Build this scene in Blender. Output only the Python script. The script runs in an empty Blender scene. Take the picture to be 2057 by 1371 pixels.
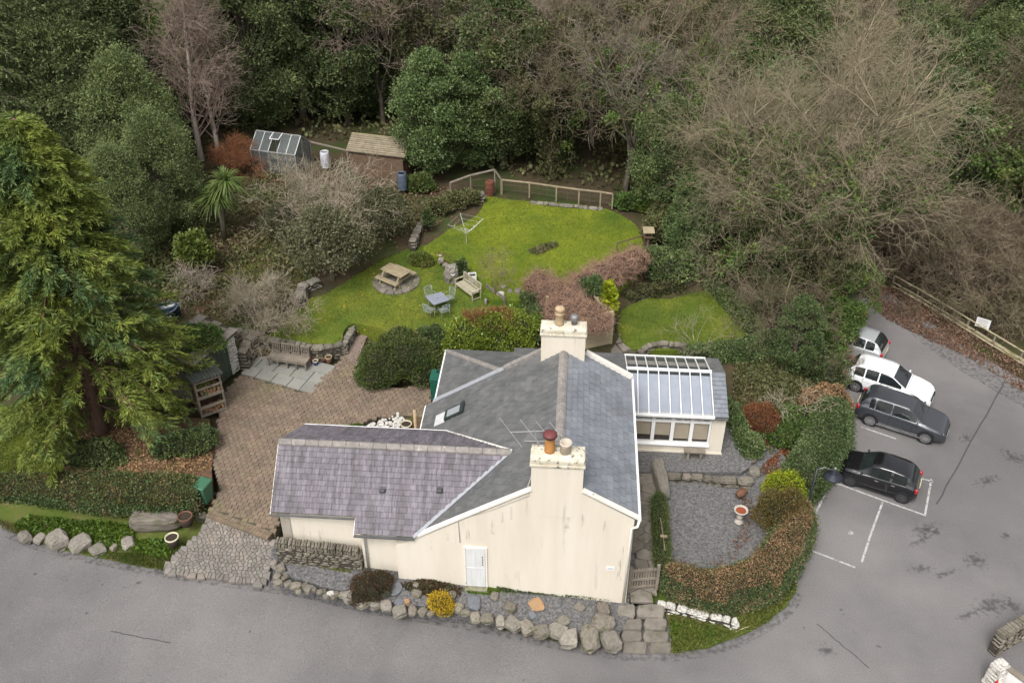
import bpy, math, random
import numpy as np
from mathutils import Vector, Matrix, noise as mnoise
from mathutils.geometry import delaunay_2d_cdt

random.seed(7); RNG = np.random.default_rng(7)
scene = bpy.context.scene
COL = scene.collection

# ------------------------------------------------------------------ camera, sky, sun, exposure
PITCH, CAM_H, FPX, PW, PH = math.radians(35.5), 26.1, 1900.0, 2057.0, 1371.0
cam_d = bpy.data.cameras.new('camera'); cam = bpy.data.objects.new('camera', cam_d); COL.objects.link(cam)
cam.location = (0, 0, CAM_H); cam.rotation_euler = (math.radians(90) - PITCH, 0, 0)
cam_d.sensor_width = 36.0; cam_d.lens = FPX / PW * 36.0; cam_d.clip_start = 0.5; cam_d.clip_end = 2000
scene.camera = cam
world = bpy.data.worlds.new('World'); scene.world = world; world.use_nodes = True
wn = world.node_tree.nodes; wl = world.node_tree.links
SUN_EL, SUN_AZ = math.radians(56), math.radians(205)      # azimuth clockwise from +Y
sky = wn.new('ShaderNodeTexSky'); sky.sky_type = 'NISHITA'; sky.sun_disc = False
sky.sun_elevation = SUN_EL; sky.sun_rotation = SUN_AZ; sky.dust_density = 6.0; sky.air_density = 1.2; sky.ozone_density = 1.0
hs = wn.new('ShaderNodeHueSaturation'); hs.inputs['Saturation'].default_value = 0.14
wl.new(sky.outputs[0], hs.inputs['Color']); wl.new(hs.outputs[0], wn['Background'].inputs['Color'])
wn['Background'].inputs['Strength'].default_value = 0.15
sun_d = bpy.data.lights.new('sun', 'SUN'); sun = bpy.data.objects.new('sun', sun_d); COL.objects.link(sun)
sun_d.energy = 1.5; sun_d.angle = math.radians(22); sun_d.color = (1.0, 0.965, 0.91)
sdir = Vector((math.sin(SUN_AZ) * math.cos(SUN_EL), math.cos(SUN_AZ) * math.cos(SUN_EL), math.sin(SUN_EL)))
sun.rotation_euler = sdir.to_track_quat('Z', 'Y').to_euler()
vs = scene.view_settings; vs.view_transform = 'Standard'; vs.look = 'None'; vs.gamma = 1.0; vs.use_curve_mapping = False
vs.exposure = 0.40
scene.cycles.max_bounces = 5; scene.cycles.diffuse_bounces = 3; scene.cycles.glossy_bounces = 2
scene.cycles.transmission_bounces = 4; scene.cycles.transparent_max_bounces = 6; scene.cycles.use_denoising = True
scene.cycles.caustics_reflective = False; scene.cycles.caustics_refractive = False

# ------------------------------------------------------------------ measuring from the photograph
_c, _s = math.cos(PITCH), math.sin(PITCH)
def ray(px, py):
    x, y = (px - PW / 2) / FPX, -(py - PH / 2) / FPX
    return Vector((x, _c + y * _s, -_s + y * _c))
def at(px, py, z=0.0):
    d = ray(px, py); t = (z - CAM_H) / d.z
    return Vector((d.x * t, d.y * t, z))
def hit(px, py, zf):
    z = zf(0, 40) if callable(zf) else zf
    for _ in range(14):
        p = at(px, py, z)
        if not callable(zf): return p
        z = zf(p.x, p.y) * .7 + z * .3
    return p
def z_above(px, py, base):
    """height of the point seen at (px,py) that stands straight above / in the depth plane of base"""
    d = ray(px, py); t = base.y / d.y
    return CAM_H + d.z * t
def pxm(p):
    d = p.y * _c - (p.z - CAM_H) * _s
    return FPX / d
def proj(p):
    y, z = p.y, p.z - CAM_H
    d = y * _c - z * _s; up = y * _s + z * _c
    return PW / 2 + FPX * p.x / d, PH / 2 - FPX * up / d

# ------------------------------------------------------------------ mesh helpers
class MB:
    def __init__(s): s.v = []; s.f = []
    def add(s, vs, fs):
        n = len(s.v); s.v.extend([tuple(v) for v in vs]); s.f.extend([tuple(i + n for i in f) for f in fs]); return s
    def box(s, c, size, m=None):
        hx, hy, hz = size[0] / 2, size[1] / 2, size[2] / 2
        vs = [Vector((x * hx, y * hy, z * hz)) for z in (-1, 1) for x, y in ((-1, -1), (1, -1), (1, 1), (-1, 1))]
        c = Vector(c)
        vs = [(m @ v if m else v) + c for v in vs]
        return s.add(vs, [(3, 2, 1, 0), (4, 5, 6, 7), (0, 1, 5, 4), (1, 2, 6, 5), (2, 3, 7, 6), (3, 0, 4, 7)])
    def beam(s, a, b, w, h, up=(0, 0, 1)):
        a, b = Vector(a), Vector(b); d = (b - a); L = d.length; d.normalize()
        u = Vector(up); side = d.cross(u)
        if side.length < 1e-4: side = d.cross(Vector((0, 1, 0)))
        side.normalize(); u = side.cross(d)
        m = Matrix((d, side, u)).transposed()
        return s.box((a + b) / 2, (L, w, h), m)
    def tube(s, pts, r, n=8, cap=True):
        pts = [Vector(p) for p in pts]; rr = r if isinstance(r, (list, tuple)) else [r] * len(pts)
        ring0 = None; base = len(s.v); prev = None
        for i, p in enumerate(pts):
            d = (pts[min(i + 1, len(pts) - 1)] - pts[max(i - 1, 0)]).normalized()
            if prev is None:
                a = d.cross(Vector((0, 0, 1)))
                if a.length < 1e-3: a = Vector((1, 0, 0))
            else: a = prev - d * prev.dot(d)
            a.normalize(); prev = a; b = d.cross(a)
            for k in range(n):
                t = 2 * math.pi * k / n
                s.v.append(tuple(p + (a * math.cos(t) + b * math.sin(t)) * rr[i]))
        for i in range(len(pts) - 1):
            for k in range(n):
                k2 = (k + 1) % n; o = base + i * n
                s.f.append((o + k, o + k2, o + n + k2, o + n + k))
        if cap:
            s.f.append(tuple(base + n - 1 - k for k in range(n)))
            o = base + (len(pts) - 1) * n; s.f.append(tuple(o + k for k in range(n)))
        return s
    def lathe(s, prof, n=16, c=(0, 0, 0), cap=True):
        base = len(s.v)
        for r, z in prof:
            for k in range(n):
                t = 2 * math.pi * k / n
                s.v.append((c[0] + r * math.cos(t), c[1] + r * math.sin(t), c[2] + z))
        for i in range(len(prof) - 1):
            for k in range(n):
                k2 = (k + 1) % n; o = base + i * n
                s.f.append((o + k, o + k2, o + n + k2, o + n + k))
        if cap:
            s.f.append(tuple(base + n - 1 - k for k in range(n)))
            o = base + (len(prof) - 1) * n; s.f.append(tuple(o + k for k in range(n)))
        return s
    def prism(s, poly, h):
        """poly: 3-D points (a planar loop), extruded by vector h"""
        n = len(poly); h = Vector(h)
        vs = [Vector(p) for p in poly] + [Vector(p) + h for p in poly]
        return s.add(vs, [tuple(range(n - 1, -1, -1)), tuple(range(n, 2 * n))] + [(i, (i + 1) % n, n + (i + 1) % n, n + i) for i in range(n)])
    def mesh(s, name, smooth=False):
        me = bpy.data.meshes.new(name); me.from_pydata(s.v, [], s.f); me.update()
        if smooth: me.polygons.foreach_set('use_smooth', [True] * len(me.polygons))
        return me
    def build(s, name, m, parent=None, smooth=False, bevel=0.0, fix=True):
        me = s.mesh(name, smooth)
        if fix:
            import bmesh
            bm = bmesh.new(); bm.from_mesh(me); bmesh.ops.recalc_face_normals(bm, faces=bm.faces); bm.to_mesh(me); bm.free()
        o = obj(name, me, m, parent)
        if bevel:
            b = o.modifiers.new('bevel', 'BEVEL'); b.width = bevel; b.segments = 2; b.limit_method = 'ANGLE'
        return o
def obj(name, me, m=None, parent=None):
    o = bpy.data.objects.new(name, me); COL.objects.link(o)
    if m is not None and me is not None and len(me.materials) == 0: me.materials.append(m)
    if parent is not None: o.parent = parent
    return o
def empty(name, loc=(0, 0, 0), rz=0.0):
    o = bpy.data.objects.new(name, None); COL.objects.link(o); o.location = loc; o.rotation_euler = (0, 0, rz)
    o.empty_display_size = 0.3
    return o
def tag(o, label=None, cat=None, group=None, kind=None):
    if label: o['label'] = label
    if cat: o['category'] = cat
    if group: o['group'] = group
    if kind: o['kind'] = kind
    return o
def copy_tree(o, parent=None):
    c = o.copy(); COL.objects.link(c); c.parent = parent
    for ch in list(o.children): copy_tree(ch, c)
    return c
def np_mesh(name, V, F, smooth=False):
    """V (n,3) float, F (m,4) int quads (or (m,3))"""
    me = bpy.data.meshes.new(name); k = F.shape[1]
    me.vertices.add(len(V)); me.vertices.foreach_set('co', np.ascontiguousarray(V, dtype=np.float32).ravel())
    me.loops.add(F.size); me.loops.foreach_set('vertex_index', np.ascontiguousarray(F, dtype=np.int32).ravel())
    me.polygons.add(len(F)); me.polygons.foreach_set('loop_start', np.arange(0, F.size, k, dtype=np.int32))
    me.update(calc_edges=True)
    if smooth: me.polygons.foreach_set('use_smooth', np.ones(len(F), dtype=bool))
    return me

# ------------------------------------------------------------------ materials
def lin(c):
    return tuple(c) if len(c) == 4 else (*c, 1.0)
_M = {}
def mat(name, c1, c2=None, rough=0.8, scale=4.0, detail=4.0, contrast=(0.35, 0.65), rnd=0.0, bump=0.0, bscale=30.0, spec=0.3,
        metal=0.0, hue=0.0, c3=None, scale3=0.7, fac3=(0.55, 0.7), stretch=None, coords='Object', trans=0.0, coat=0.0, grain=None, orn=0.0):
    """base colour = noise mix of c1/c2 (+ patches of c3), value varied per piece by rnd"""
    if name in _M: return _M[name]
    m = bpy.data.materials.new(name); m.use_nodes = True; _M[name] = m
    nt = m.node_tree; N = nt.nodes; L = nt.links; b = N['Principled BSDF']
    b.inputs['Roughness'].default_value = rough; b.inputs['Metallic'].default_value = metal
    b.inputs['Specular IOR Level'].default_value = spec
    if coat: b.inputs['Coat Weight'].default_value = coat; b.inputs['Coat Roughness'].default_value = 0.05
    tc = N.new('ShaderNodeTexCoord'); src = tc.outputs[coords]
    if stretch:
        mp = N.new('ShaderNodeMapping'); mp.inputs['Scale'].default_value = stretch; L.new(src, mp.inputs[0]); src = mp.outputs[0]
    def noisefac(sc, det, lo, hi):
        n = N.new('ShaderNodeTexNoise'); n.inputs['Scale'].default_value = sc; n.inputs['Detail'].default_value = det; n.inputs['Roughness'].default_value = .62
        L.new(src, n.inputs['Vector'])
        r = N.new('ShaderNodeMapRange'); r.inputs['From Min'].default_value = lo; r.inputs['From Max'].default_value = hi
        L.new(n.outputs['Fac'], r.inputs['Value']); return r.outputs[0]
    if c2 is None: c2 = c1
    mix = N.new('ShaderNodeMix'); mix.data_type = 'RGBA'; mix.inputs[6].default_value = lin(c1); mix.inputs[7].default_value = lin(c2)
    L.new(noisefac(scale, detail, *contrast), mix.inputs[0]); col = mix.outputs[2]
    if c3 is not None:
        m3 = N.new('ShaderNodeMix'); m3.data_type = 'RGBA'; m3.inputs[7].default_value = lin(c3)
        L.new(col, m3.inputs[6]); L.new(noisefac(scale3, 5, *fac3), m3.inputs[0]); col = m3.outputs[2]
    if rnd > 0 or hue > 0:
        oi = N.new('ShaderNodeObjectInfo'); ge = N.new('ShaderNodeNewGeometry')
        ad = N.new('ShaderNodeMath'); ad.operation = 'ADD'; L.new(oi.outputs['Random'], ad.inputs[0]); L.new(ge.outputs['Random Per Island'], ad.inputs[1])
        fr = N.new('ShaderNodeMath'); fr.operation = 'FRACT'; L.new(ad.outputs[0], fr.inputs[0])
        hv = N.new('ShaderNodeHueSaturation')
        v = N.new('ShaderNodeMapRange'); v.inputs['To Min'].default_value = 1 - rnd; v.inputs['To Max'].default_value = 1 + rnd
        L.new(fr.outputs[0], v.inputs['Value']); L.new(v.outputs[0], hv.inputs['Value'])
        if hue > 0:
            w = N.new('ShaderNodeMath'); w.operation = 'MULTIPLY'; w.inputs[1].default_value = 7.31; L.new(fr.outputs[0], w.inputs[0])
            f2 = N.new('ShaderNodeMath'); f2.operation = 'FRACT'; L.new(w.outputs[0], f2.inputs[0])
            h = N.new('ShaderNodeMapRange'); h.inputs['To Min'].default_value = .5 - hue; h.inputs['To Max'].default_value = .5 + hue
            L.new(f2.outputs[0], h.inputs['Value']); L.new(h.outputs[0], hv.inputs['Hue'])
        L.new(col, hv.inputs['Color']); col = hv.outputs[0]
    if grain:
        gn = N.new('ShaderNodeTexNoise'); gn.inputs['Scale'].default_value = grain[0]; gn.inputs['Detail'].default_value = 2; L.new(tc.outputs[coords], gn.inputs['Vector'])
        gr = N.new('ShaderNodeMapRange'); gr.inputs['From Min'].default_value = .3; gr.inputs['From Max'].default_value = .7; gr.inputs['To Min'].default_value = 1 - grain[1]; gr.inputs['To Max'].default_value = 1 + grain[1]; L.new(gn.outputs['Fac'], gr.inputs['Value'])
        gh = N.new('ShaderNodeHueSaturation'); L.new(gr.outputs[0], gh.inputs['Value']); L.new(col, gh.inputs['Color']); col = gh.outputs[0]
    if orn:
        o2 = N.new('ShaderNodeObjectInfo'); vr = N.new('ShaderNodeMapRange'); vr.inputs['To Min'].default_value = 1 - orn; vr.inputs['To Max'].default_value = 1 + orn; L.new(o2.outputs['Random'], vr.inputs['Value'])
        oh = N.new('ShaderNodeHueSaturation'); L.new(vr.outputs[0], oh.inputs['Value']); L.new(col, oh.inputs['Color']); col = oh.outputs[0]
    L.new(col, b.inputs['Base Color'])
    if bump > 0:
        n = N.new('ShaderNodeTexNoise'); n.inputs['Scale'].default_value = bscale; n.inputs['Detail'].default_value = 4; L.new(src, n.inputs['Vector'])
        bp = N.new('ShaderNodeBump'); bp.inputs['Strength'].default_value = min(1, bump); bp.inputs['Distance'].default_value = 0.02 * max(1, bump)
        L.new(n.outputs['Fac'], bp.inputs['Height']); L.new(bp.outputs[0], b.inputs['Normal'])
    if trans > 0:
        tr = N.new('ShaderNodeBsdfTranslucent'); L.new(col, tr.inputs['Color'])
        ms = N.new('ShaderNodeMixShader'); ms.inputs[0].default_value = trans
        L.new(b.outputs[0], ms.inputs[1]); L.new(tr.outputs[0], ms.inputs[2]); L.new(ms.outputs[0], N['Material Output'].inputs['Surface'])
    return m
def glass_mat(name, tint, alpha, rough=0.05):
    """thin pane: part mirror/tint, part see-through"""
    if name in _M: return _M[name]
    m = bpy.data.materials.new(name); m.use_nodes = True; _M[name] = m
    N = m.node_tree.nodes; L = m.node_tree.links; b = N['Principled BSDF']
    b.inputs['Base Color'].default_value = lin(tint); b.inputs['Roughness'].default_value = rough; b.inputs['Specular IOR Level'].default_value = .6
    tr = N.new('ShaderNodeBsdfTransparent'); ms = N.new('ShaderNodeMixShader')
    lw = N.new('ShaderNodeLayerWeight'); lw.inputs['Blend'].default_value = .5; fr = N.new('ShaderNodeMath'); fr.operation = 'POWER'; fr.inputs[1].default_value = 4.0; L.new(lw.outputs['Facing'], fr.inputs[0]); ad = N.new('ShaderNodeMath'); ad.operation = 'ADD'; ad.use_clamp = True; ad.inputs[1].default_value = alpha; L.new(fr.outputs[0], ad.inputs[0]); L.new(ad.outputs[0], ms.inputs[0])
    L.new(tr.outputs[0], ms.inputs[1]); L.new(b.outputs[0], ms.inputs[2]); L.new(ms.outputs[0], N['Material Output'].inputs['Surface'])
    return m

# foliage and ground colours
ASPHALT = mat('asphalt', (.122, .115, .115), (.150, .142, .141), rough=.85, scale=.22, detail=10, bump=.5, bscale=70, c3=(.195, .184, .180), scale3=.13, fac3=(.40, .64), grain=(26, .2))
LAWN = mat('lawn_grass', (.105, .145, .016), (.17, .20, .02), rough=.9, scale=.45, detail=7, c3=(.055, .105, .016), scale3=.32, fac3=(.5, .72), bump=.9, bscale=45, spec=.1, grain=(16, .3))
LAWN2 = mat('lawn_grass_darker', (.082, .122, .018), (.15, .168, .024), rough=.9, scale=.5, detail=7, c3=(.045, .085, .015), scale3=.3, fac3=(.45, .7), bump=.9, bscale=45, spec=.1, grain=(16, .3))  # darker green for the front, lower and side lawns
VERGE = mat('verge_grass', (.10, .115, .03), (.075, .11, .02), rough=.9, scale=1.2, detail=6, c3=(.16, .13, .06), scale3=.9, fac3=(.52, .68), bump=1, bscale=25, spec=.1)
EARTH = mat('leaf_litter', (.085, .06, .038), (.05, .045, .025), rough=.95, scale=1.3, detail=7, c3=(.045, .06, .02), scale3=.35, fac3=(.5, .62), bump=1, bscale=14, spec=.1)
LITTER = mat('brown_leaf_litter', (.16, .095, .06), (.095, .06, .042), rough=.95, scale=5, detail=6, bump=1, bscale=18, spec=.1, c3=(.085, .085, .03), scale3=.8, fac3=(.55, .66))
GRAVEL = mat('grey_gravel', (.12, .118, .118), (.165, .16, .155), rough=.9, scale=14, detail=3, bump=1.2, bscale=22, spec=.2, c3=(.085, .082, .085), scale3=30, fac3=(.5, .62), grain=(11, .35))
BEDGRAVEL = mat('slate_chippings', (.085, .083, .088), (.15, .145, .14), rough=.9, scale=16, detail=3, bump=1.2, bscale=22, spec=.2, c3=(.06, .075, .025), scale3=.55, fac3=(.6, .68), grain=(11, .4))
PATH = mat('gravel_path', (.19, .135, .115), (.235, .185, .15), rough=.9, scale=9, detail=4, bump=1, bscale=24, spec=.2)
# ------------------------------------------------------------------ ground sheets
def z_road(x, y): 
    t = -(x + 1.0) * 0.05
    return max(0.0, t) if t > .15 else max(0.0, (t + .15) ** 2 / .6 if t > -.15 else 0.0)
HO = at(1257, 1209, 0.5); HA = math.radians(4.04)
HU = Vector((math.cos(HA), -math.sin(HA), 0)); HV = Vector((math.sin(HA), math.cos(HA), 0))
def huv(x, y):
    q = Vector((x - HO.x, y - HO.y, 0)); return q.dot(HU), q.dot(HV)
def z_base(u):
    return 0.46 + max(0.0, -u) * 0.085
def z_bed(x, y):
    u, v = huv(x, y); t = min(1, max(0, -v / 2.6)); zr = z_road(x, y) + .16
    return z_base(u) * (1 - t) + zr * t
def z_yard(x, y): return 1.02 + 0.012 * max(0, y - 24)
def z_apron(x, y):
    t = min(1, max(0, (y - 21.0) / 4.0)); return (z_road(x, y) + .03) * (1 - t) + 1.02 * t
def z_lawn1(x, y): return 1.75 + 0.012 * max(0, y - 33)
def z_lawn2(x, y): return 2.15 + 0.01 * max(0, y - 38)
def z_lawn3(x, y): return 1.15
def z_garden(x, y): return 0.42
def z_verge(x, y): return z_road(x, y) + .07
def catmull(poly, k=4, closed=True):
    out = []; n = len(poly)
    for i in range(n if closed else n - 1):
        g = lambda j: Vector(poly[j % n]) if closed else Vector(poly[max(0, min(n - 1, j))])
        p0, p1, p2, p3 = g(i - 1), g(i), g(i + 1), g(i + 2)
        for j in range(k):
            t = j / k
            out.append(.5 * ((2 * p1) + (p2 - p0) * t + (2 * p0 - 5 * p1 + 4 * p2 - p3) * t * t + (3 * p1 - p0 - 3 * p2 + p3) * t ** 3))
    if not closed: out.append(Vector(poly[-1]))
    return out
def inside(p, poly):
    c = False; n = len(poly); j = n - 1
    for i in range(n):
        a, b = poly[i], poly[j]
        if (a[1] > p[1]) != (b[1] > p[1]) and p[0] < (b[0] - a[0]) * (p[1] - a[1]) / (b[1] - a[1]) + a[0]: c = not c
        j = i
    return c
SHEETS = {}
def sheet(name, px, zf, m, res=0.8, wob=0.0, skirt=1.0, rag=0.0, smooth=0, world=False, jit=.02):
    pts = [Vector((p[0], p[1], 0)) if world else hit(p[0], p[1], zf) for p in px]
    P2 = [Vector((p.x, p.y)) for p in pts]
    if smooth: P2 = [Vector((p[0], p[1])) for p in catmull(P2, smooth)]
    if rag:
        Q = []
        for i in range(len(P2)):
            a, b = P2[i], P2[(i + 1) % len(P2)]; n = max(1, int((b - a).length / .25))
            for k in range(n):
                p = a.lerp(b, k / n); nz = mnoise.noise(Vector((p.x * 1.3, p.y * 1.3, 3))) + .5 * mnoise.noise(Vector((p.x * 4, p.y * 4, 9)))
                d = (b - a).normalized(); Q.append(p + Vector((-d.y, d.x)) * nz * rag)
        P2 = Q
    SHEETS[name] = P2
    n = len(P2); verts = list(P2); edges = [(i, (i + 1) % n) for i in range(n)]
    x0, x1 = min(p.x for p in P2), max(p.x for p in P2); y0, y1 = min(p.y for p in P2), max(p.y for p in P2)
    k = 0
    for gx in np.arange(x0, x1, res):
        for gy in np.arange(y0, y1, res):
            p = Vector((gx + random.uniform(-.2, .2) * res, gy + random.uniform(-.2, .2) * res))
            if inside(p, P2): verts.append(p)
    r = delaunay_2d_cdt(verts, edges, [list(range(n))], 1, 1e-5)
    V2, F = r[0], r[2]
    V = []
    for p in V2:
        z = zf(p.x, p.y)
        if wob: z += wob * mnoise.noise(Vector((p.x * .5, p.y * .5, 1.7))) + wob * .5 * mnoise.noise(Vector((p.x * 1.7, p.y * 1.7, 5)))
        V.append((p.x, p.y, z))
    F = [tuple(f) for f in F]
    mb = MB(); mb.add(V, F)
    # skirt on the outline
    cnt = {}
    for f in F:
        for i in range(len(f)):
            a, b = f[i], f[(i + 1) % len(f)]
            cnt[(min(a, b), max(a, b))] = cnt.get((min(a, b), max(a, b)), 0) + 1
    low = {}
    for f in F:
        for i in range(len(f)):
            a, b = f[i], f[(i + 1) % len(f)]
            if cnt[(min(a, b), max(a, b))] == 1:
                for q in (a, b):
                    if q not in low: low[q] = len(mb.v); mb.v.append((V[q][0], V[q][1], V[q][2] - skirt))
                mb.f.append((b, a, low[a], low[b]))
    o = mb.build(name, m, smooth=False, fix=False)
    return tag(o, kind='structure')

# terrain under everything: inverse-distance surface through surveyed points
_ctrl = [(-200, 900, .6), (100, 880, 1.0), (230, 900, .9), (330, 880, .9), (60, 700, 1.3), (200, 640, 1.8), (330, 640, 2.0), (430, 620, 2.0), (300, 500, 2.6), (450, 560, 2.1), (560, 600, 1.95),
         (560, 500, 2.2), (480, 430, 2.6), (650, 540, 2.0), (700, 480, 2.2), (780, 440, 2.35), (850, 400, 2.45), (900, 380, 2.4), (560, 340, 2.8), (700, 380, 2.6), (760, 370, 2.5), (840, 350, 2.5),
         (950, 350, 2.2), (1020, 360, 1.9), (1120, 380, 1.8), (1230, 395, 1.8), (1320, 440, 2.0), (1350, 520, 1.6), (1400, 540, 1.2), (1500, 620, .9), (1560, 700, .7), (1450, 700, .85), (1300, 600, 1.1), (1300, 560, 1.3),
         (1560, 850, .55), (1620, 800, .3), (1690, 780, -.2), (1680, 900, -.3), (1650, 960, -.3), (1640, 1010, -.4), (1620, 1060, -.4), (1720, 870, -.4), (1500, 900, .5), (1540, 950, .4), (1680, 650, .2), (1650, 560, .5), (1720, 530, .05), (1800, 560, -.1), (1900, 640, -.15), (2057, 730, -.15),
         (2000, 600, -.8), (2057, 560, -1.4), (1900, 480, -1.2), (2000, 350, -1.0), (1800, 400, -.5), (2057, 900, -.6), (1000, 550, 1.95), (900, 540, 1.6), (1100, 480, 2.0), (1260, 450, 2.05), (1300, 500, 2.0), (1270, 560, 1.95), (1200, 600, 1.75), (1080, 615, 1.7), (1000, 620, 1.55), (1180, 430, 2.05), (800, 560, 1.6), (640, 640, 1.6), (1300, 640, 1.0), (1440, 640, 1.0), (1380, 680, 1.0), (900, 650, .9), (780, 720, .8), (1000, 650, .8), (1240, 640, .9),
         (500, 800, .5), (700, 800, .5), (1000, 900, .0), (1200, 900, .0), (1400, 1050, .0), (700, 1050, .2), (450, 1000, .3), (1400, 850, .3), (1500, 1150, -.3), (1250, 1250, -.4), (800, 1230, -.2), (300, 1120, .1), (0, 1050, .2),
         (0, 1300, -.3), (1000, 1371, -.6), (2000, 1300, -.6), (1800, 1000, -.6), (1900, 800, -.6), (1750, 650, -.4), (1740, 580, -.25), (300, 200, 4.5), (800, 200, 1.5), (1200, 200, 1.0), (1600, 200, .5), (0, 300, 4), (100, 500, 2.6), (300, 0, 7), (900, 0, 4), (1400, 0, 3), (1900, 0, 2.5), (2000, 200, 0)]
_cp = np.array([[*at(a, b, z)] for a, b, z in _ctrl])
def z_terrain(x, y):
    d2 = (_cp[:, 0] - x) ** 2 + (_cp[:, 1] - y) ** 2 + .25
    w = 1 / d2 ** 1.6
    return float((w * _cp[:, 2]).sum() / w.sum())
def terrain():
    xs = np.concatenate([np.linspace(-420, -60, 14), np.arange(-55, 56, 1.1), np.linspace(60, 420, 14)])
    ys = np.concatenate([np.linspace(-80, 8, 8), np.arange(9, 112, 1.1), np.linspace(116, 520, 16)])
    V = []
    for y in ys:
        for x in xs:
            z = z_terrain(x, y) + .12 * mnoise.noise(Vector((x * .4, y * .4, 0)))
            V.append((x, y, z))
    nx = len(xs); F = [(j * nx + i, j * nx + i + 1, (j + 1) * nx + i + 1, (j + 1) * nx + i) for j in range(len(ys) - 1) for i in range(nx - 1)]
    o = MB().add(V, F).build('ground_terrain', EARTH, smooth=True, fix=False); tag(o, kind='structure')
terrain()
RD = sheet('road', [(-900, 1010), (0, 1000), (300, 1080), (600, 1130), (900, 1190), (1260, 1235), (1400, 1100), (1520, 980), (1580, 880), (1640, 790), (1660, 700), (1665, 620), (1690, 572), (1730, 556), (1790, 590), (1850, 634),
            (1930, 690), (2057, 765), (2250, 880), (2600, 1040), (2700, 1900), (-900, 1900)], z_road, ASPHALT, res=1.6, skirt=.5)
sheet('grass_verge', [(-300, 960), (0, 965), (200, 960), (420, 985), (432, 1035), (395, 1085), (352, 1125), (330, 1143), (250, 1128), (150, 1108), (70, 1085), (22, 1060), (-10, 1032), (-300, 1000)], z_verge, VERGE, res=.4, wob=.05, rag=.05)
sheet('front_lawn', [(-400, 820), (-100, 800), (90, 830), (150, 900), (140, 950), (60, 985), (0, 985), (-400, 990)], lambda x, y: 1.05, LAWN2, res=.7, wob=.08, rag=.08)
sheet('shrub_bed', [(120, 850), (260, 830), (420, 840), (432, 890), (425, 940), (428, 1000), (300, 990), (130, 965)], lambda x, y: 1.1, LITTER, res=.5, wob=.08)
sheet('road_bank_right', [(1268, 1180), (1330, 1170), (1480, 1180), (1560, 1130), (1602, 1150), (1598, 1185), (1580, 1215), (1540, 1247), (1480, 1278), (1420, 1298), (1352, 1308), (1345, 1260), (1335, 1225)], lambda x, y: .08, VERGE, res=.4, wob=.05, rag=.05)
sheet('front_gravel_bed', [(545, 1095), (640, 1090), (735, 1100), (820, 1140), (950, 1155), (1265, 1180), (1264, 1235), (1240, 1280), (1180, 1274), (1110, 1262), (1040, 1247), (960, 1232), (870, 1219), (790, 1209), (700, 1191), (620, 1170), (560, 1150), (545, 1128)], z_bed, BEDGRAVEL, res=.5, wob=.04, rag=.04)
sheet('gravel_garden', [(1262, 890), (1290, 860), (1480, 850), (1560, 900), (1620, 960), (1618, 1090), (1580, 1130), (1480, 1165), (1330, 1160), (1262, 1180)], z_garden, GRAVEL, res=.6, wob=.03)
sheet('gravel_terrace', [(1262, 885), (1272, 840), (1440, 840), (1478, 860), (1512, 905), (1508, 935), (1490, 948), (1330, 946), (1262, 946)], lambda x, y: .62, GRAVEL, res=.6, wob=.02)
LOWLAWN = [(560, 660), (610, 600), (650, 560), (700, 520), (760, 498), (850, 490), (905, 535), (925, 560), (990, 600), (1010, 640), (930, 690), (850, 690), (760, 660), (712, 650), (690, 668), (686, 686), (640, 690), (540, 678)]
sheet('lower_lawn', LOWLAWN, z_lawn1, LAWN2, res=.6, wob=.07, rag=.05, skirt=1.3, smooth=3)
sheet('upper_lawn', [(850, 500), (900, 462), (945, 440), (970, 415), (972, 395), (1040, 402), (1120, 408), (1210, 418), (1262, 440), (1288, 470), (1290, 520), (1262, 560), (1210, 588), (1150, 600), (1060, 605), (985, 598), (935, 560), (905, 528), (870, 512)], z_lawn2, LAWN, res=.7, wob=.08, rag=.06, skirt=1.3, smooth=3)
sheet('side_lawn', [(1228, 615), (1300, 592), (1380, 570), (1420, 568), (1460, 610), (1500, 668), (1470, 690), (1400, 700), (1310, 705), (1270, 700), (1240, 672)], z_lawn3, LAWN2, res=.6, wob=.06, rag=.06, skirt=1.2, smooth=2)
# ------------------------------------------------------------------ cottage
CREAM = mat('cream_render', (.64, .58, .485), (.70, .645, .55), rough=.9, scale=.8, detail=5, bump=.25, bscale=50, spec=.15, c3=(.44, .40, .34), scale3=1.5, fac3=(.61, .80), stretch=(1.7, 1.7, .25))
STAIN = mat('stained_chimney_render', (.66, .62, .52), (.50, .45, .34), rough=.95, scale=4, detail=6, c3=(.13, .12, .11), scale3=5.5, fac3=(.56, .64), bump=.6, bscale=40, spec=.1)
COPING = mat('painted_coping', (.76, .73, .68), (.70, .66, .58), rough=.8, scale=3, c3=(.16, .15, .14), scale3=3.2, fac3=(.65, .72))
WHITE = mat('white_paint', (.78, .78, .77), (.72, .72, .71), rough=.45, scale=3)
SL_A = mat('purple_slate', (.118, .104, .120), (.205, .186, .210), rough=.55, scale=3.0, detail=5, rnd=.14, hue=.02, stretch=(4.5, .6, .6), bump=.25, bscale=30, spec=.3, c3=(.085, .078, .083), scale3=1.1, fac3=(.45, .68))
SL_B = mat('sky_sheen_slate', (.172, .186, .21), (.212, .226, .25), rough=.5, scale=2, detail=5, rnd=.10, bump=.3, bscale=30, spec=.4, c3=(.155, .165, .182), scale3=.9, fac3=(.5, .65))  # slate with the sky's reflection put into its paler, bluer colour
SL_C = mat('grey_slate', (.092, .094, .095), (.138, .138, .136), rough=.6, scale=2.2, detail=6, rnd=.09, bump=.4, bscale=30, spec=.35, c3=(.165, .16, .156), scale3=1.3, fac3=(.58, .74))
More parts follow.
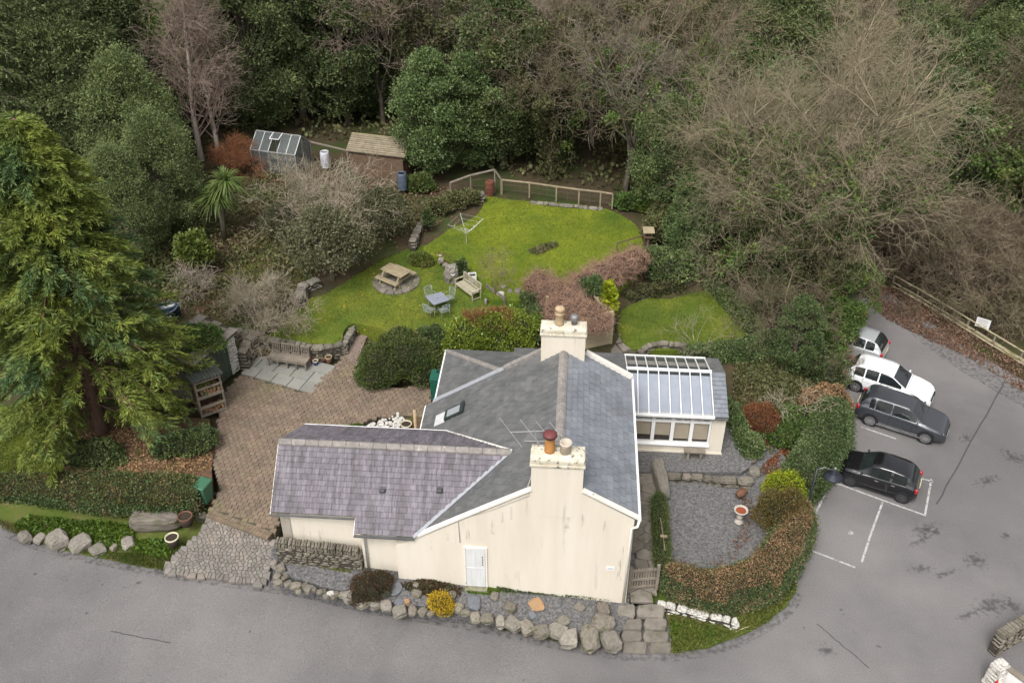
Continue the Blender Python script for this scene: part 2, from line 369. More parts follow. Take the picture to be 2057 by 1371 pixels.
RIDGE = mat('ridge_tile', (.27, .245, .225), (.19, .175, .165), rough=.9, scale=6, detail=5, rnd=.12, bump=.5, bscale=40, c3=(.36, .34, .31), scale3=7, fac3=(.6, .68))
LEAD = mat('lead_flashing', (.42, .43, .46), (.33, .34, .37), rough=.45, scale=5, metal=.2)
house = empty('cottage', (HO.x, HO.y, 0), -HA)
tag(house, 'cream rendered cottage with slate roofs and two chimneys beside the road', 'house')
UA, ZA, SLL, SLR = -2.43, 6.0, .63, .605           # apex, ridge height, left and right slopes
LEN = 7.15
UL = -7.66                                           # left eave
zl = lambda u: ZA + SLL * (u - UA)
zr_ = lambda u: ZA - SLR * (u - UA)
def wall(name, pts, th, nrm, m=CREAM):
    mb = MB(); mb.prism(pts, Vector(nrm) * th); return mb.build(name, m, house)
# front gable wall (v = 0, thickness 0.45 inwards)
wall('gable_wall', [(-7.66, 0, -.3), (0, 0, -.3), (0, 0, zr_(0) - .10), (UA, 0, ZA - .08), (-7.66, 0, zl(-7.66) - .08)], .45, (0, 1, 0))
wall('rear_gable_wall', [(UL + .2, LEN - .4, 0), (0, LEN - .4, 0), (0, LEN - .4, zr_(0) - .08), (UA, LEN - .4, ZA - .08), (UL + .2, LEN - .4, zl(UL + .2) - .08)], .4, (0, 1, 0))
wall('side_wall', [(0, .45, -.3), (0, LEN - .4, -.3), (0, LEN - .4, zr_(0) - .1), (0, .45, zr_(0) - .1)], .4, (-1, 0, 0))
wall('yard_wall', [(UL + .25, .45, 0), (UL + .25, LEN - .4, 0), (UL + .25, LEN - .4, zl(UL) - .03), (UL + .25, .45, zl(UL) - .03)], .4, (1, 0, 0))
# annex walls
wall('annex_front_wall', [(-11.62, .60, .3), (-8.86, .60, .3), (-8.86, .60, 3.52), (-11.62, .60, 3.52)], .35, (0, 1, 0))
wall('annex_front_wall', [(-8.86, .26, .3), (-7.66, .26, .3), (-7.66, .26, 3.25), (-8.86, .26, 3.25)], .35, (0, 1, 0))
wall('annex_end_wall', [(-11.62, .60, .3), (-11.62, 4.62, .3), (-11.62, 4.62, 3.45), (-11.62, 2.2, 4.9), (-11.62, .60, 3.5)], .35, (1, 0, 0))
wall('annex_return_wall', [(-8.86, .28, .3), (-8.86, .95, .3), (-8.86, .95, 3.6), (-8.86, .28, 3.25)], .3, (1, 0, 0))
wall('annex_rear_wall', [(-11.27, 4.62, .3), (-7.4, 4.62, .3), (-7.4, 4.62, 3.42), (-11.27, 4.62, 3.42)], .3, (0, -1, 0))
# rear lean-to walls
wall('rear_wall', [(-7.2, 10.9, 0), (.0, 10.9, 0), (.0, 10.9, 2.55), (-7.2, 10.9, 2.55)], .3, (0, -1, 0))
wall('rear_side_wall', [(-7.2, LEN, 0), (-7.2, 10.6, 0), (-7.2, 10.6, 2.6), (-7.2, LEN, 2.6)], .3, (1, 0, 0))
wall('rear_side_wall', [(.0, LEN, 0), (.0, 10.6, 0), (.0, 10.6, 2.7), (.0, LEN, 3.8)], .3, (-1, 0, 0))

# slate courses: real overlapping slabs clipped to each roof slope
def clip_rect(poly, x0, x1, y0, y1):
    def cut(P, f, inter):
        out = []
        for i in range(len(P)):
            a, b = P[i - 1], P[i]; fa, fb = f(a), f(b)
            if fb >= 0:
                if fa < 0: out.append(inter(a, b, fa, fb))
                out.append(b)
            elif fa >= 0: out.append(inter(a, b, fa, fb))
        return out
    it = lambda a, b, fa, fb: (a[0] + (b[0] - a[0]) * fa / (fa - fb), a[1] + (b[1] - a[1]) * fa / (fa - fb))
    for f in (lambda p: p[0] - x0, lambda p: x1 - p[0], lambda p: p[1] - y0, lambda p: y1 - p[1]):
        if not poly: return []
        poly = cut(poly, f, it)
    return poly
SLATE_OBJ = [0]
def slates(org, ad, bd, poly, expo, width, m, n_obj=0, under='slate_bed', seed=1, name='slate', parent=None, gap=.0035):
    """org + a*ad + b*bd ; poly in (a,b), b up the slope from the eave. Each slate is a tilted slab."""
    parent = parent or house
    rs = random.Random(seed); ad, bd, org = Vector(ad).normalized(), Vector(bd).normalized(), Vector(org)
    nz = ad.cross(bd).normalized()
    if nz.z < 0: nz = -nz
    a0, a1 = min(p[0] for p in poly), max(p[0] for p in poly); b0, b1 = min(p[1] for p in poly), max(p[1] for p in poly)
    W = lambda a, b, h: org + ad * a + bd * b + nz * h
    mb = MB(); mb.prism([W(a, b, -.10) for a, b in poly], nz * .10); mb.build(under, SL_C, parent)
    joined = MB(); k = 0; made = 0
    b = b0; row = 0
    while b < b1 - .01:
        a = a0 - (width * .5 if row % 2 else 0) - rs.uniform(0, .02)
        while a < a1:
            w = width * rs.uniform(.93, 1.07)
            P = clip_rect(list(poly), a + gap, a + w - gap, b, b + expo + .012)
            if len(P) >= 3:
                area = abs(sum(P[i - 1][0] * P[i][1] - P[i][0] * P[i - 1][1] for i in range(len(P)))) / 2
                if area > .0012:
                    t = rs.uniform(-.003, .004)
                    hf = lambda q: .040 + t - (q[1] - b) / (expo + .012) * .038
                    pts = [W(q[0], q[1], hf(q)) for q in P] + [W(q[0], q[1], -.01) for q in P]
                    n = len(P); F = [tuple(range(n))] + [(i, (i + 1) % n, n + (i + 1) % n, n + i) for i in range(n)]
                    if made < n_obj:
                        q = MB().add(pts, F); q.build(name, m, parent, fix=False); made += 1
                    else: joined.add(pts, F)
            a += w
        b += expo; row += 1
    if joined.v:
        o = joined.build(name + '_courses', m, parent, fix=False); o['kind'] = 'stuff'
    return made
def slope_len(du, dz): return math.hypot(du, dz)
# annex: ridge v 2.2 z 5.0
AV, AZ, A0 = 2.2, 5.0, -11.8
AF = .84; AR = .605
fb = Vector((0, 1, AF)).normalized(); f = math.hypot(1, AF)
# front slope frame: origin at (u=A0, v=-0.05), a along +u, b up the slope
v_low = -.04; zf_ = lambda v: AZ - AF * (AV - v)
top_b = (AV - v_low) * f; step_b = (.38 - v_low) * f
def val_u(v): return (zf_(v) - ZA) / SLL + UA     # where the annex slope meets the catslide
def a_of(u): return u - A0
poly_f = [(a_of(-8.98), 0), (a_of(val_u(v_low)), 0), (a_of(val_u(AV)), top_b), (0, top_b), (0, step_b), (a_of(-8.98), step_b)]
slates((A0, v_low, zf_(v_low) + .06), (1, 0, 0), fb, poly_f, .186, .25, SL_A, 300, 'annex_roof_deck', 3)
rb = Vector((0, -1, AR)).normalized(); fr = math.hypot(1, AR); v_back = 4.82; zb_ = lambda v: AZ - AR * (v - AV)
topr = (v_back - AV) * fr
valr = lambda v: (zb_(v) - ZA) / SLL + UA
slates((A0, v_back, zb_(v_back) + .06), (1, 0, 0), rb, [(0, 0), (a_of(valr(v_back)), 0), (a_of(valr(AV)), topr), (0, topr)], .186, .25, SL_A, 0, 'annex_rear_deck', 4)
# main left slope (catslide), cut where the annex roof sits on it
lb = Vector((1, 0, SLL)).normalized(); fl = math.hypot(1, SLL); TL = (UA - UL) * fl
bl = lambda u: (u - UL) * fl
pl = [(v_back + .02, bl(valr(v_back))), (v_back + .02, 0), (LEN + .02, 0), (LEN + .02, TL), (.02, TL), (.02, bl(val_u(.02))), (AV, bl(val_u(AV)))]
slates((UL, 0, zl(UL) + .02), (0, 1, 0), lb, pl, .235, .30, SL_C, 0, 'left_roof_deck', 5, gap=.007)
# right slope
rbv = Vector((-1, 0, SLR)).normalized(); frr = math.hypot(1, SLR); UR = .10; TR = (UR - UA) * frr
slates((UR, 0, zr_(UR) + .02), (0, 1, 0), rbv, [(.02, 0), (LEN + .02, 0), (LEN + .02, TR), (.02, TR)], .235, .33, SL_B, 0, 'right_roof_deck', 6, gap=.010)
# rear lean-to with hip
JU, JZ = -4.62, 4.45; EZ = 2.62; VB = 11.0; UB = -7.36
hl = Vector((JU - UB, 0, JZ - EZ)); slh = hl.length
slates((UB, LEN + .05, EZ), (0, 1, 0), hl, [(0, 0), (VB - LEN - .05, 0), (0, slh)], .22, .28, SL_C, 0, 'rear_left_deck', 7)
hr = Vector((0, LEN + .05 - VB, JZ - EZ)); slr2 = hr.length
slates((UB, VB, EZ), (1, 0, 0), hr, [(0, 0), (JU - UB + .1, 0), (JU - UB + .1, slr2), (JU - UB, slr2)], .22, .28, SL_C, 0, 'rear_back_deck', 8)
hm = Vector((0, LEN + .03 - 11.32, 4.3 - 2.62)); sm = hm.length
slates((JU + .1, 11.32, 2.62), (1, 0, 0), hm, [(0, 0), (-1.9 - JU, 0), (-1.9 - JU, sm), (0, sm)], .22, .28, SL_C, 0, 'rear_middle_deck', 9)
hm2 = Vector((0, LEN + .03 - 11.25, 4.05 - 2.60)); sm2 = hm2.length
slates((-1.8, 11.25, 2.60), (1, 0, 0), hm2, [(0, 0), (1.9, 0), (1.9, sm2), (0, sm2)], .22, .28, SL_C, 0, 'rear_right_deck', 10)
# ridge and hip tiles
def ridge_run(p0, p1, n, r=.16, m=RIDGE, ang=.62):
    p0, p1 = Vector(p0), Vector(p1); d = (p1 - p0) / n; e = d.normalized()
    side = e.cross(Vector((0, 0, 1))).normalized(); up = side.cross(e)
    for i in range(n):
        a, b = p0 + d * i + e * .006, p0 + d * (i + 1) - e * .006; mb = MB(); prof = []
        for t in (-1, -.5, 0, .5, 1): prof.append(side * (t * r) + up * (-(abs(t) ** 1.5) * r * ang))
        vs = [a + q + up * .03 for q in prof] + [b + q + up * .03 for q in prof] + [a + q - up * .03 for q in prof] + [b + q - up * .03 for q in prof]
        F = [(k, k + 1, 5 + k + 1, 5 + k) for k in range(4)] + [(10 + k, 15 + k, 15 + k + 1, 10 + k + 1) for k in range(4)]
        F += [(k, 10 + k, 10 + k + 1, k + 1) for k in range(4)] + [(5 + k, 5 + k + 1, 15 + k + 1, 15 + k) for k in range(4)] + [(0, 5, 15, 10), (4, 14, 19, 9)]
        mb.add(vs, F).build('ridge_tile', m, house)
ridge_run((UA, .66, ZA + .05), (UA, 6.56, ZA + .05), 14)
ridge_run((A0, AV, AZ + .10), (val_u(AV) - .02, AV, AZ + .10), 17, .15)
ridge_run((UB + .02, VB - .05, EZ + .06), (JU, LEN + .12, JZ + .08), 9, .13)
# lead valleys
def strip(name, pts, w, m, h=.03):
    mb = MB()
    for a, b in zip(pts[:-1], pts[1:]): mb.beam(a, b, w, h)
    return mb.build(name, m, house)
strip('valley_flashing', [(val_u(v_low) - .02, v_low - .05, zf_(v_low) + .09), (val_u(AV), AV, AZ + .08)], .13, LEAD)
strip('valley_flashing', [(valr(v_back), v_back, zb_(v_back) + .08), (valr(AV), AV, AZ + .10)], .10, COPING)
strip('lead_flashing', [(UL + .25, LEN + .05, zl(UL + .25) + .08), (JU, LEN + .05, zl(JU) + .08)], .22, LEAD)
strip('eave_gutter', [(A0 - .02, v_back + .06, zb_(v_back) + .02), (valr(v_back), v_back + .06, zb_(v_back) + .02)], .09, WHITE, .07)
strip('eave_gutter', [(UL - .03, v_back + .1, zl(UL)), (UL - .03, LEN, zl(UL))], .08, WHITE, .06)
strip('eave_gutter', [(UB - .04, LEN + .1, EZ - .02), (UB - .04, VB, EZ - .02)], .08, WHITE, .07)
strip('eave_gutter', [(UR + .05, -.05, zr_(UR) - .02), (UR + .05, LEN + .1, zr_(UR) - .02)], .11, WHITE, .08)
strip('eave_gutter', [(A0, .34, zf_(.38) - .02), (-9.0, .34, zf_(.38) - .02)], .06, SL_C, .05)
strip('eave_gutter', [(-8.98, v_low - .05, zf_(v_low)), (val_u(v_low), v_low - .05, zf_(v_low))], .08, SL_C, .06)
strip('barge_board', [(-8.99, v_low, zf_(v_low) - .05), (-8.99, .38, zf_(.38) - .05)], .025, WHITE, .13)
strip('barge_board', [(A0 - .01, .38, zf_(.38) - .03), (A0 - .01, AV, AZ - .03)], .03, COPING, .10)
strip('barge_board', [(A0 - .01, v_back, zb_(v_back) - .03), (A0 - .01, AV, AZ - .03)], .03, COPING, .10)
# painted copings along the gables
def coping(name, pts, w=.16, h=.10, m=COPING):
    mb = MB()
    for a, b in zip(pts[:-1], pts[1:]): mb.beam(a, b, w, h)
    return mb.build(name, m, house, bevel=.015)
coping('verge_coping', [(UR + .02, .02, zr_(UR) + .05), (-1.66, .02, zr_(-1.66) + .05)])
coping('verge_coping', [(-3.24, .02, zl(-3.24) + .05), (-5.0, .02, zl(-5.0) + .06), (-6.2, .02, zl(-6.2) + .05), (-6.96, .02, zl(-6.96) + .03)])
coping('rear_coping', [(UR + .02, LEN - .02, zr_(UR) + .10), (-1.62, LEN - .02, zr_(-1.62) + .10)], .18, .2)
coping('rear_coping', [(-3.22, LEN - .02, zl(-3.22) + .10), (JU, LEN - .02, zl(JU) + .10)], .18, .2, RIDGE)
# chimneys
def chimney(v0, v1, zt, u0=-3.25, u1=-1.67, zb=4.4, over=.05, band=.30):
    ch = MB().box(((u0 + u1) / 2, (v0 + v1) / 2, (zb + zt - band) / 2), (u1 - u0, v1 - v0, zt - band - zb)).build('chimney_stack', CREAM, house)
    MB().box(((u0 + u1) / 2, (v0 + v1) / 2, zt - band + .05), (u1 - u0 + 2 * over, v1 - v0 + 2 * over, .10)).build('chimney_band', STAIN, ch, bevel=.02)
    MB().box(((u0 + u1) / 2, (v0 + v1) / 2, zt - band + .18), (u1 - u0 + over, v1 - v0 + over, .17)).build('chimney_cap', STAIN, ch, bevel=.03)
    mb = MB(); c = ((u0 + u1) / 2, (v0 + v1) / 2); a, b = (u1 - u0) / 2 + .02, (v1 - v0) / 2 + .02; z = zt - band + .266
    mb.add([(c[0] - a, c[1] - b, z), (c[0] + a, c[1] - b, z), (c[0] + a, c[1] + b, z), (c[0] - a, c[1] + b, z), (c[0] - a * .8, c[1] - b * .5, z + .07), (c[0] + a * .8, c[1] - b * .5, z + .07), (c[0] + a * .8, c[1] + b * .5, z + .07), (c[0] - a * .8, c[1] + b * .5, z + .07)],
           [(4, 5, 6, 7), (0, 1, 5, 4), (1, 2, 6, 5), (2, 3, 7, 6), (3, 0, 4, 7), (3, 2, 1, 0)]).build('flaunching', STAIN, ch)
    return ch, z + .06
TERRA = mat('orange_terracotta', (.50, .24, .07), (.42, .19, .06), rough=.8, scale=6, bump=.2)
BUFF = mat('buff_clay_pot', (.48, .36, .22), (.38, .28, .17), rough=.9, scale=9, c3=(.2, .17, .13), scale3=6, fac3=(.6, .7))
PALEPOT = mat('pale_clay_pot', (.58, .47, .38), (.45, .42, .36), rough=.9, scale=7)
MAROON = mat('maroon_cowl', (.16, .045, .045), (.13, .04, .04), rough=.5, scale=5)
GREYM = mat('grey_zinc', (.28, .28, .28), (.2, .2, .2), rough=.5, scale=6, metal=.4)
BLACKM = mat('black_plastic', (.012, .013, .015), (.02, .02, .022), rough=.45, scale=5)
ch1, zc1 = chimney(.0 - .012, .66, 6.80)
ch2, zc2 = chimney(6.58, LEN + .02, 6.98)
pot = MB().lathe([(.165, 0), (.16, .12), (.145, .45), (.15, .50), (.165, .52), (.165, .56), (.12, .56), (.12, .3)], 16, (-2.72, .34, zc1 - .02)).build('chimney_pot', TERRA, ch1, True)
MB().lathe([(.16, .56), (.19, .60), (.215, .66), (.215, .70), (.16, .74), (.06, .77), (0.01, .775)], 16, (-2.72, .34, zc1 - .02)).build('cowl', MAROON, ch1, True)
MB().lathe([(.20, .60), (.225, .66), (.20, .68)], 16, (-2.72, .34, zc1 - .02)).build('cowl_rim', BLACKM, ch1, True)
MB().lathe([(.17, 0), (.175, .34), (.19, .36), (.19, .42), (.15, .42), (.14, .1)], 16, (-2.24, .33, zc1 - .02)).build('chimney_pot', PALEPOT, ch1, True)
pot = MB().lathe([(.17, 0), (.15, .1), (.14, .42), (.17, .46), (.18, .50), (.13, .54), (.15, .60), (.18, .64), (.165, .72), (.1, .76), (.01, .77)], 16, (-2.62, 6.86, zc2 - .02)).build('chimney_pot', BUFF, ch2, True)
MB().lathe([(.10, 0), (.10, .18), (.15, .20), (.15, .34), (.12, .40), (.01, .41)], 14, (-2.10, 6.9, zc2 - .02)).build('chimney_pot', GREYM, ch2, True)
# window in the roof, vents, aerial, pipes, door, plaque
def on_left(u, v, h=0): return Vector((u, v, zl(u) + .05)) + Vector((-SLL, 0, 1)).normalized() * h
FRAMED = mat('dark_green_frame', (.028, .040, .038), (.04, .05, .048), rough=.45, scale=4)
PANE_SKY = glass_mat('reflecting_glass', (.30, .32, .34), .92)
def roof_box(name, u0, u1, v0, v1, h0, h1, m, parent=None):
    P = [on_left(u0, v0, h0), on_left(u1, v0, h0), on_left(u1, v1, h0), on_left(u0, v1, h0)]
    return MB().prism(P, Vector((-SLL, 0, 1)).normalized() * (h1 - h0)).build(name, m, parent or house)
rw = roof_box('roof_window', -6.72, -6.02, 5.55, 6.10, 0, .09, FRAMED)
roof_box('window_pane', -6.62, -6.14, 5.63, 6.02, .091, .10, PANE_SKY, rw)
roof_box('roof_window_hood', -6.10, -5.98, 5.52, 6.13, .091, .13, FRAMED, rw)
roof_box('lead_apron', -7.12, -6.73, 5.5, 6.12, .004, .03, mat('white_lead', (.62, .62, .62), (.5, .5, .5), rough=.5))
for va, ua in ((1.05, -8.16), (1.12, -6.28)):
    n = Vector((0, -AF, 1)).normalized(); p = Vector((ua, va, zf_(va) + .075))
    vb = MB().beam(p + n * .01 - fb * .10, p + n * .01 + fb * .12, .22, .03, n).build('roof_vent', BLACKM, house)
    MB().beam(p + n * .05 - fb * .08, p + n * .05 + fb * .06, .18, .08, n).build('vent_hood', BLACKM, vb, bevel=.02)
ALU = mat('aluminium_rod', (.62, .62, .62), (.5, .5, .5), rough=.35, metal=.5)
an = MB(); m0 = Vector((-2.95, .5, 6.2)); top = m0 + Vector((-.25, .05, 1.25))
an.tube([m0, top], .018, 6)
bd = Vector((.95, .12, .0)); up = Vector((-.45, .75, .0))
c0 = top + Vector((0, 0, -.05))
an.tube([c0 - bd * .75, c0 + bd * .75], .014, 5)
for k, L in ((-.75, .85), (-.15, .72), (.3, .6), (.7, .5)):
    an.tube([c0 + bd * k - up * L, c0 + bd * k + up * L], .010, 5)
an.tube([top - Vector((0, 0, .45)) - Vector((.3, 0, 0)), top - Vector((0, 0, .45)) + Vector((.75, .05, 0))], .012, 5)
an.build('television_aerial', mat('dull_aerial', (.36, .36, .36), (.3, .3, .3), rough=.5, metal=.3), house)
MB().tube([(-7.95, 6.1, .9), (-7.95, 6.1, 3.35)], .055, 10).build('soil_pipe', BUFF, house, True)
def pipe(name, pts, r, m): return MB().tube(pts, r, 8).build(name, m, house, True)
pipe('downpipe', [(-8.72, .21, .9), (-8.72, .21, 2.9), (-8.74, .0, 3.02)], .045, WHITE)
pipe('downpipe', [(.16, .02, zr_(UR) - .05), (.10, -.10, zr_(UR) - .24), (-.06, -.07, zr_(UR) - .34), (-.09, -.065, .5)], .045, COPING)
pipe('cable', [(-3.25, .2, 5.9), (-3.35, .05, 5.6), (-3.3, -.03, 5.3), (-4.5, -.02, 4.55), (-5.55, -.02, 4.05), (-5.52, -.02, 3.0)], .012, mat('pale_cable', (.45, .42, .38)))
STK = mat('damp_streak', (.30, .27, .22), (.24, .22, .18), rough=.95, scale=6)
_N = STK.node_tree.nodes; _L = STK.node_tree.links; _n = _N.new('ShaderNodeTexNoise'); _n.inputs['Scale'].default_value = 9; _n.inputs['Detail'].default_value = 5; _tc = _N.new('ShaderNodeTexCoord'); _mp = _N.new('ShaderNodeMapping'); _mp.inputs['Scale'].default_value = (1.6, 1, .22); _L.new(_tc.outputs['Object'], _mp.inputs[0]); _L.new(_mp.outputs[0], _n.inputs['Vector'])
_r = _N.new('ShaderNodeMapRange'); _r.inputs['From Min'].default_value = .45; _r.inputs['From Max'].default_value = .75; _r.inputs['To Max'].default_value = .42; _L.new(_n.outputs['Fac'], _r.inputs['Value']); _t = _N.new('ShaderNodeBsdfTransparent'); _x = _N.new('ShaderNodeMixShader'); _L.new(_r.outputs[0], _x.inputs[0]); _L.new(_t.outputs[0], _x.inputs[1]); _L.new(_N['Principled BSDF'].outputs[0], _x.inputs[2]); _L.new(_x.outputs[0], _N['Material Output'].inputs['Surface'])
for su, sz, sw, sl_ in ((-4.45, 4.2, .10, .75), (-4.15, 4.5, .10, .5), (-3.85, 4.75, .09, .6), (-5.25, 3.75, .14, .7), (-5.9, 3.4, .08, .35), (-2.1, 5.2, .22, 1.3), (-2.75, 5.6, .3, 1.0), (-1.6, 4.6, .10, .9), (-.9, 4.35, .10, .5), (-6.5, 3.0, .10, .4), (-.3, 3.2, .16, 1.6)):
    MB().add([(su - sw / 2, -.004, sz - sl_), (su + sw / 2, -.004, sz - sl_), (su + sw * .35, -.004, sz), (su - sw * .4, -.004, sz)], [(0, 1, 2, 3)]).build('damp_streak', STK, house)
DOORP = mat('flaking_white_door', (.66, .66, .66), (.58, .58, .57), rough=.7, scale=2, c3=(.36, .33, .28), scale3=5, fac3=(.65, .7), stretch=(2, 2, .5))
door = MB().box((-5.03, -.012, 1.86), (.66, .04, 1.82)).build('door', DOORP, house)
for k in range(4): MB().box((-5.26 + k * .155, -.045, 1.86), (.152, .025, 1.80)).build('door_board', DOORP, door)
for z in (1.86,): MB().box((-5.03, -.062, z), (.62, .010, .05)).build('ledge', DOORP, door)
for zz in (2.05, 2.17, 2.29, 2.41): MB().box((-4.80, -.066, zz), (.03, .012, .05)).build('hinge_plate', BLACKM, door)
wallst = mat('mossy_step', (.16, .16, .08), (.25, .23, .18), rough=.95, scale=8)
MB().box((-5.03, -.08, .87), (.76, .26, .14)).build('door_step', wallst, house, bevel=.02)
for s in (-5.385, -4.675): MB().box((s, -.02, 1.86), (.05, .07, 1.86)).build('door_frame', COPING, house)
MB().box((-5.03, -.02, 2.80), (.76, .07, .05)).build('door_frame', COPING, house)
pq = MB().box((-.62, -.012, 2.14), (.26, .018, .17)).build('wall_plaque', WHITE, house)
PRT = mat('faded_blue_print', (.34, .36, .42), (.4, .42, .48), rough=.8)
for z, w in ((2.175, .17), (2.125, .2)): MB().box((-.61, -.0225, z), (w, .003, .022)).build('print_line', PRT, pq)
# ------------------------------------------------------------------ stone pieces
STONE = mat('field_stone', (.225, .20, .165), (.135, .12, .10), rough=.95, scale=5, detail=6, rnd=.28, hue=.012, bump=.7, bscale=25, spec=.15, c3=(.085, .095, .04), scale3=3, fac3=(.52, .66))
STONE_L = mat('pale_stone', (.265, .24, .205), (.165, .15, .128), rough=.95, scale=5, detail=6, rnd=.22, hue=.01, bump=.7, bscale=25, spec=.15, c3=(.15, .15, .09), scale3=3, fac3=(.6, .72))
WSTONE = mat('whitewashed_stone', (.62, .60, .57), (.48, .46, .42), rough=.9, scale=6, bump=.8, bscale=18, rnd=.08, c3=(.2, .18, .13), scale3=4, fac3=(.5, .64))
ORSTONE = mat('orange_stone', (.36, .225, .12), (.29, .19, .11), rough=.9, scale=5, bump=.5)
SLATESTONE = mat('blue_grey_stone', (.17, .18, .20), (.12, .125, .135), rough=.9, scale=5, bump=.5)
FLAG = mat('weathered_flagstone', (.225, .20, .168), (.15, .135, .115), rough=.95, scale=2.5, detail=6, rnd=.18, bump=.5, bscale=25, c3=(.10, .095, .055), scale3=1.5, fac3=(.55, .7))
CORE = mat('wall_core', (.06, .052, .042), (.045, .04, .03), rough=1, scale=6)
def rock_mesh(seed, n=7, rings=4, box=.55, rough=.16):
    rs = random.Random(seed); vs = [(0, 0, -.5)]
    for i in range(1, rings):
        ph = -math.pi / 2 + math.pi * i / rings
        for k in range(n):
            th = 2 * math.pi * (k + .5 * (i % 2)) / n
            cx, sx, cz, sz = math.cos(th), math.sin(th), math.cos(ph), math.sin(ph)
            pw = lambda t: math.copysign(abs(t) ** box, t)
            j = 1 + rs.uniform(-rough, rough)
            vs.append((.5 * pw(cz) * pw(cx) * j, .5 * pw(cz) * pw(sx) * j, .5 * pw(sz) * (1 + rs.uniform(-rough, rough) * .6)))
    vs.append((0, 0, .5)); F = []
    for k in range(n): F.append((0, 1 + (k + 1) % n, 1 + k))
    for i in range(rings - 2):
        for k in range(n):
            a, b = 1 + i * n + k, 1 + i * n + (k + 1) % n; F.append((a, b, b + n, a + n))
    o = 1 + (rings - 2) * n
    for k in range(n): F.append((o + k, o + (k + 1) % n, len(vs) - 1))
    return MB().add(vs, F).mesh('stone_shape')
ROCKS = [rock_mesh(i) for i in range(10)]
BOULD = [rock_mesh(40 + i, 8, 6, .58, .15) for i in range(12)]
_rockcache = {}
def rock_of(me, m):
    k = (me.name, m.name)
    if k not in _rockcache:
        c = me.copy(); c.materials.clear(); c.materials.append(m); _rockcache[k] = c
    return _rockcache[k]
def stone(name, loc, size, m, parent=None, rot=None, lib=ROCKS, rs=random):
    o = bpy.data.objects.new(name, rock_of(rs.choice(lib), m)); COL.objects.link(o)
    o.location = loc; o.scale = size; o.rotation_euler = rot or (rs.uniform(-.12, .12), rs.uniform(-.12, .12), rs.uniform(0, 6.28))
    if parent: o.parent = parent
    return o
def drystone(name, label, line, zb, h, thick=.35, course=.13, slen=.26, m=STONE, cop=False, cat='stone wall', group=None, seed=1, copm=None):
    """line: world xy points of the wall's middle; zb: base height (number or f(x,y)); stones are separate pieces"""
    rs = random.Random(seed); line = [Vector((p[0], p[1])) for p in line]
    p0 = line[0]; root = empty(name, (p0.x, p0.y, 0)); tag(root, label, cat, group)
    core = MB()
    for a, b in zip(line[:-1], line[1:]):
        L = (b - a).length; d = (b - a) / L; ang = math.atan2(d.y, d.x)
        za, zbb = (zb(a.x, a.y), zb(b.x, b.y)) if callable(zb) else (zb, zb)
        ha, hb = (h(a.x, a.y), h(b.x, b.y)) if callable(h) else (h, h)
        q0, q1 = a - p0, b - p0; side = Vector((-d.y, d.x)) * (thick * .40)
        core.add([(q0.x - side.x, q0.y - side.y, za - .3), (q1.x - side.x, q1.y - side.y, zbb - .3), (q1.x + side.x, q1.y + side.y, zbb - .3), (q0.x + side.x, q0.y + side.y, za - .3),
                  (q0.x - side.x, q0.y - side.y, za + min(ha, max(1, int(ha / course + .5)) * course) - .10), (q1.x - side.x, q1.y - side.y, zbb + min(hb, max(1, int(hb / course + .5)) * course) - .10), (q1.x + side.x, q1.y + side.y, zbb + min(hb, max(1, int(hb / course + .5)) * course) - .10), (q0.x + side.x, q0.y + side.y, za + min(ha, max(1, int(ha / course + .5)) * course) - .10)],
                 [(3, 2, 1, 0), (4, 5, 6, 7), (0, 1, 5, 4), (1, 2, 6, 5), (2, 3, 7, 6), (3, 0, 4, 7)])
        rows = max(1, int(max(ha, hb) / course + .5))
        for r in range(rows):
            s = rs.uniform(-.1, 0) * slen
            while s < L:
                w = slen * rs.uniform(.55, 1.5); t = min(1, max(0, (s + w / 2) / L))
                hh = ha + (hb - ha) * t
                z = (za + (zbb - za) * t) + (r + .5) * course
                if z < za + (zbb - za) * t + hh and w > .06:
                    c = a.lerp(b, t) - p0
                    stone('stone', (c.x + rs.uniform(-.015, .015), c.y + rs.uniform(-.015, .015), z + rs.uniform(-.012, .012)), (w * .98, thick * rs.uniform(.95, 1.12), course * rs.uniform(.85, 1.12)), m, root, (rs.uniform(-.05, .05), rs.uniform(-.06, .06), ang + rs.uniform(-.06, .06)), rs=rs)
                s += w
        if cop:
            s = 0
            while s < L:
                w = rs.uniform(.075, .13); t = (s + w / 2) / L; c = a.lerp(b, min(1, t)) - p0; z = za + (zbb - za) * t + ha + (hb - ha) * t
                stone('coping_stone', (c.x, c.y, z + .10), (w * 1.05, thick * rs.uniform(1.0, 1.15), rs.uniform(.26, .34)), copm or m, root, (rs.uniform(-.05, .05), rs.uniform(-.12, .12), ang + rs.uniform(-.08, .08)), rs=rs)
                s += w
    core.build('wall_core', CORE, root)
    return root
def wl2(pts, zf): return [hit(p[0], p[1], zf).xy for p in pts]
def hw(u, v): return (HO + HU * u + HV * v).xy
# wall with upright copings before the annex
drystone('dry_stone_wall', 'dry stone wall with upright coping stones below the annex wall', [hw(-11.75, .22), hw(-9.0, .22)], lambda x, y: z_bed(x, y) - .05, .78, .34, .115, .26, STONE, True, seed=11)
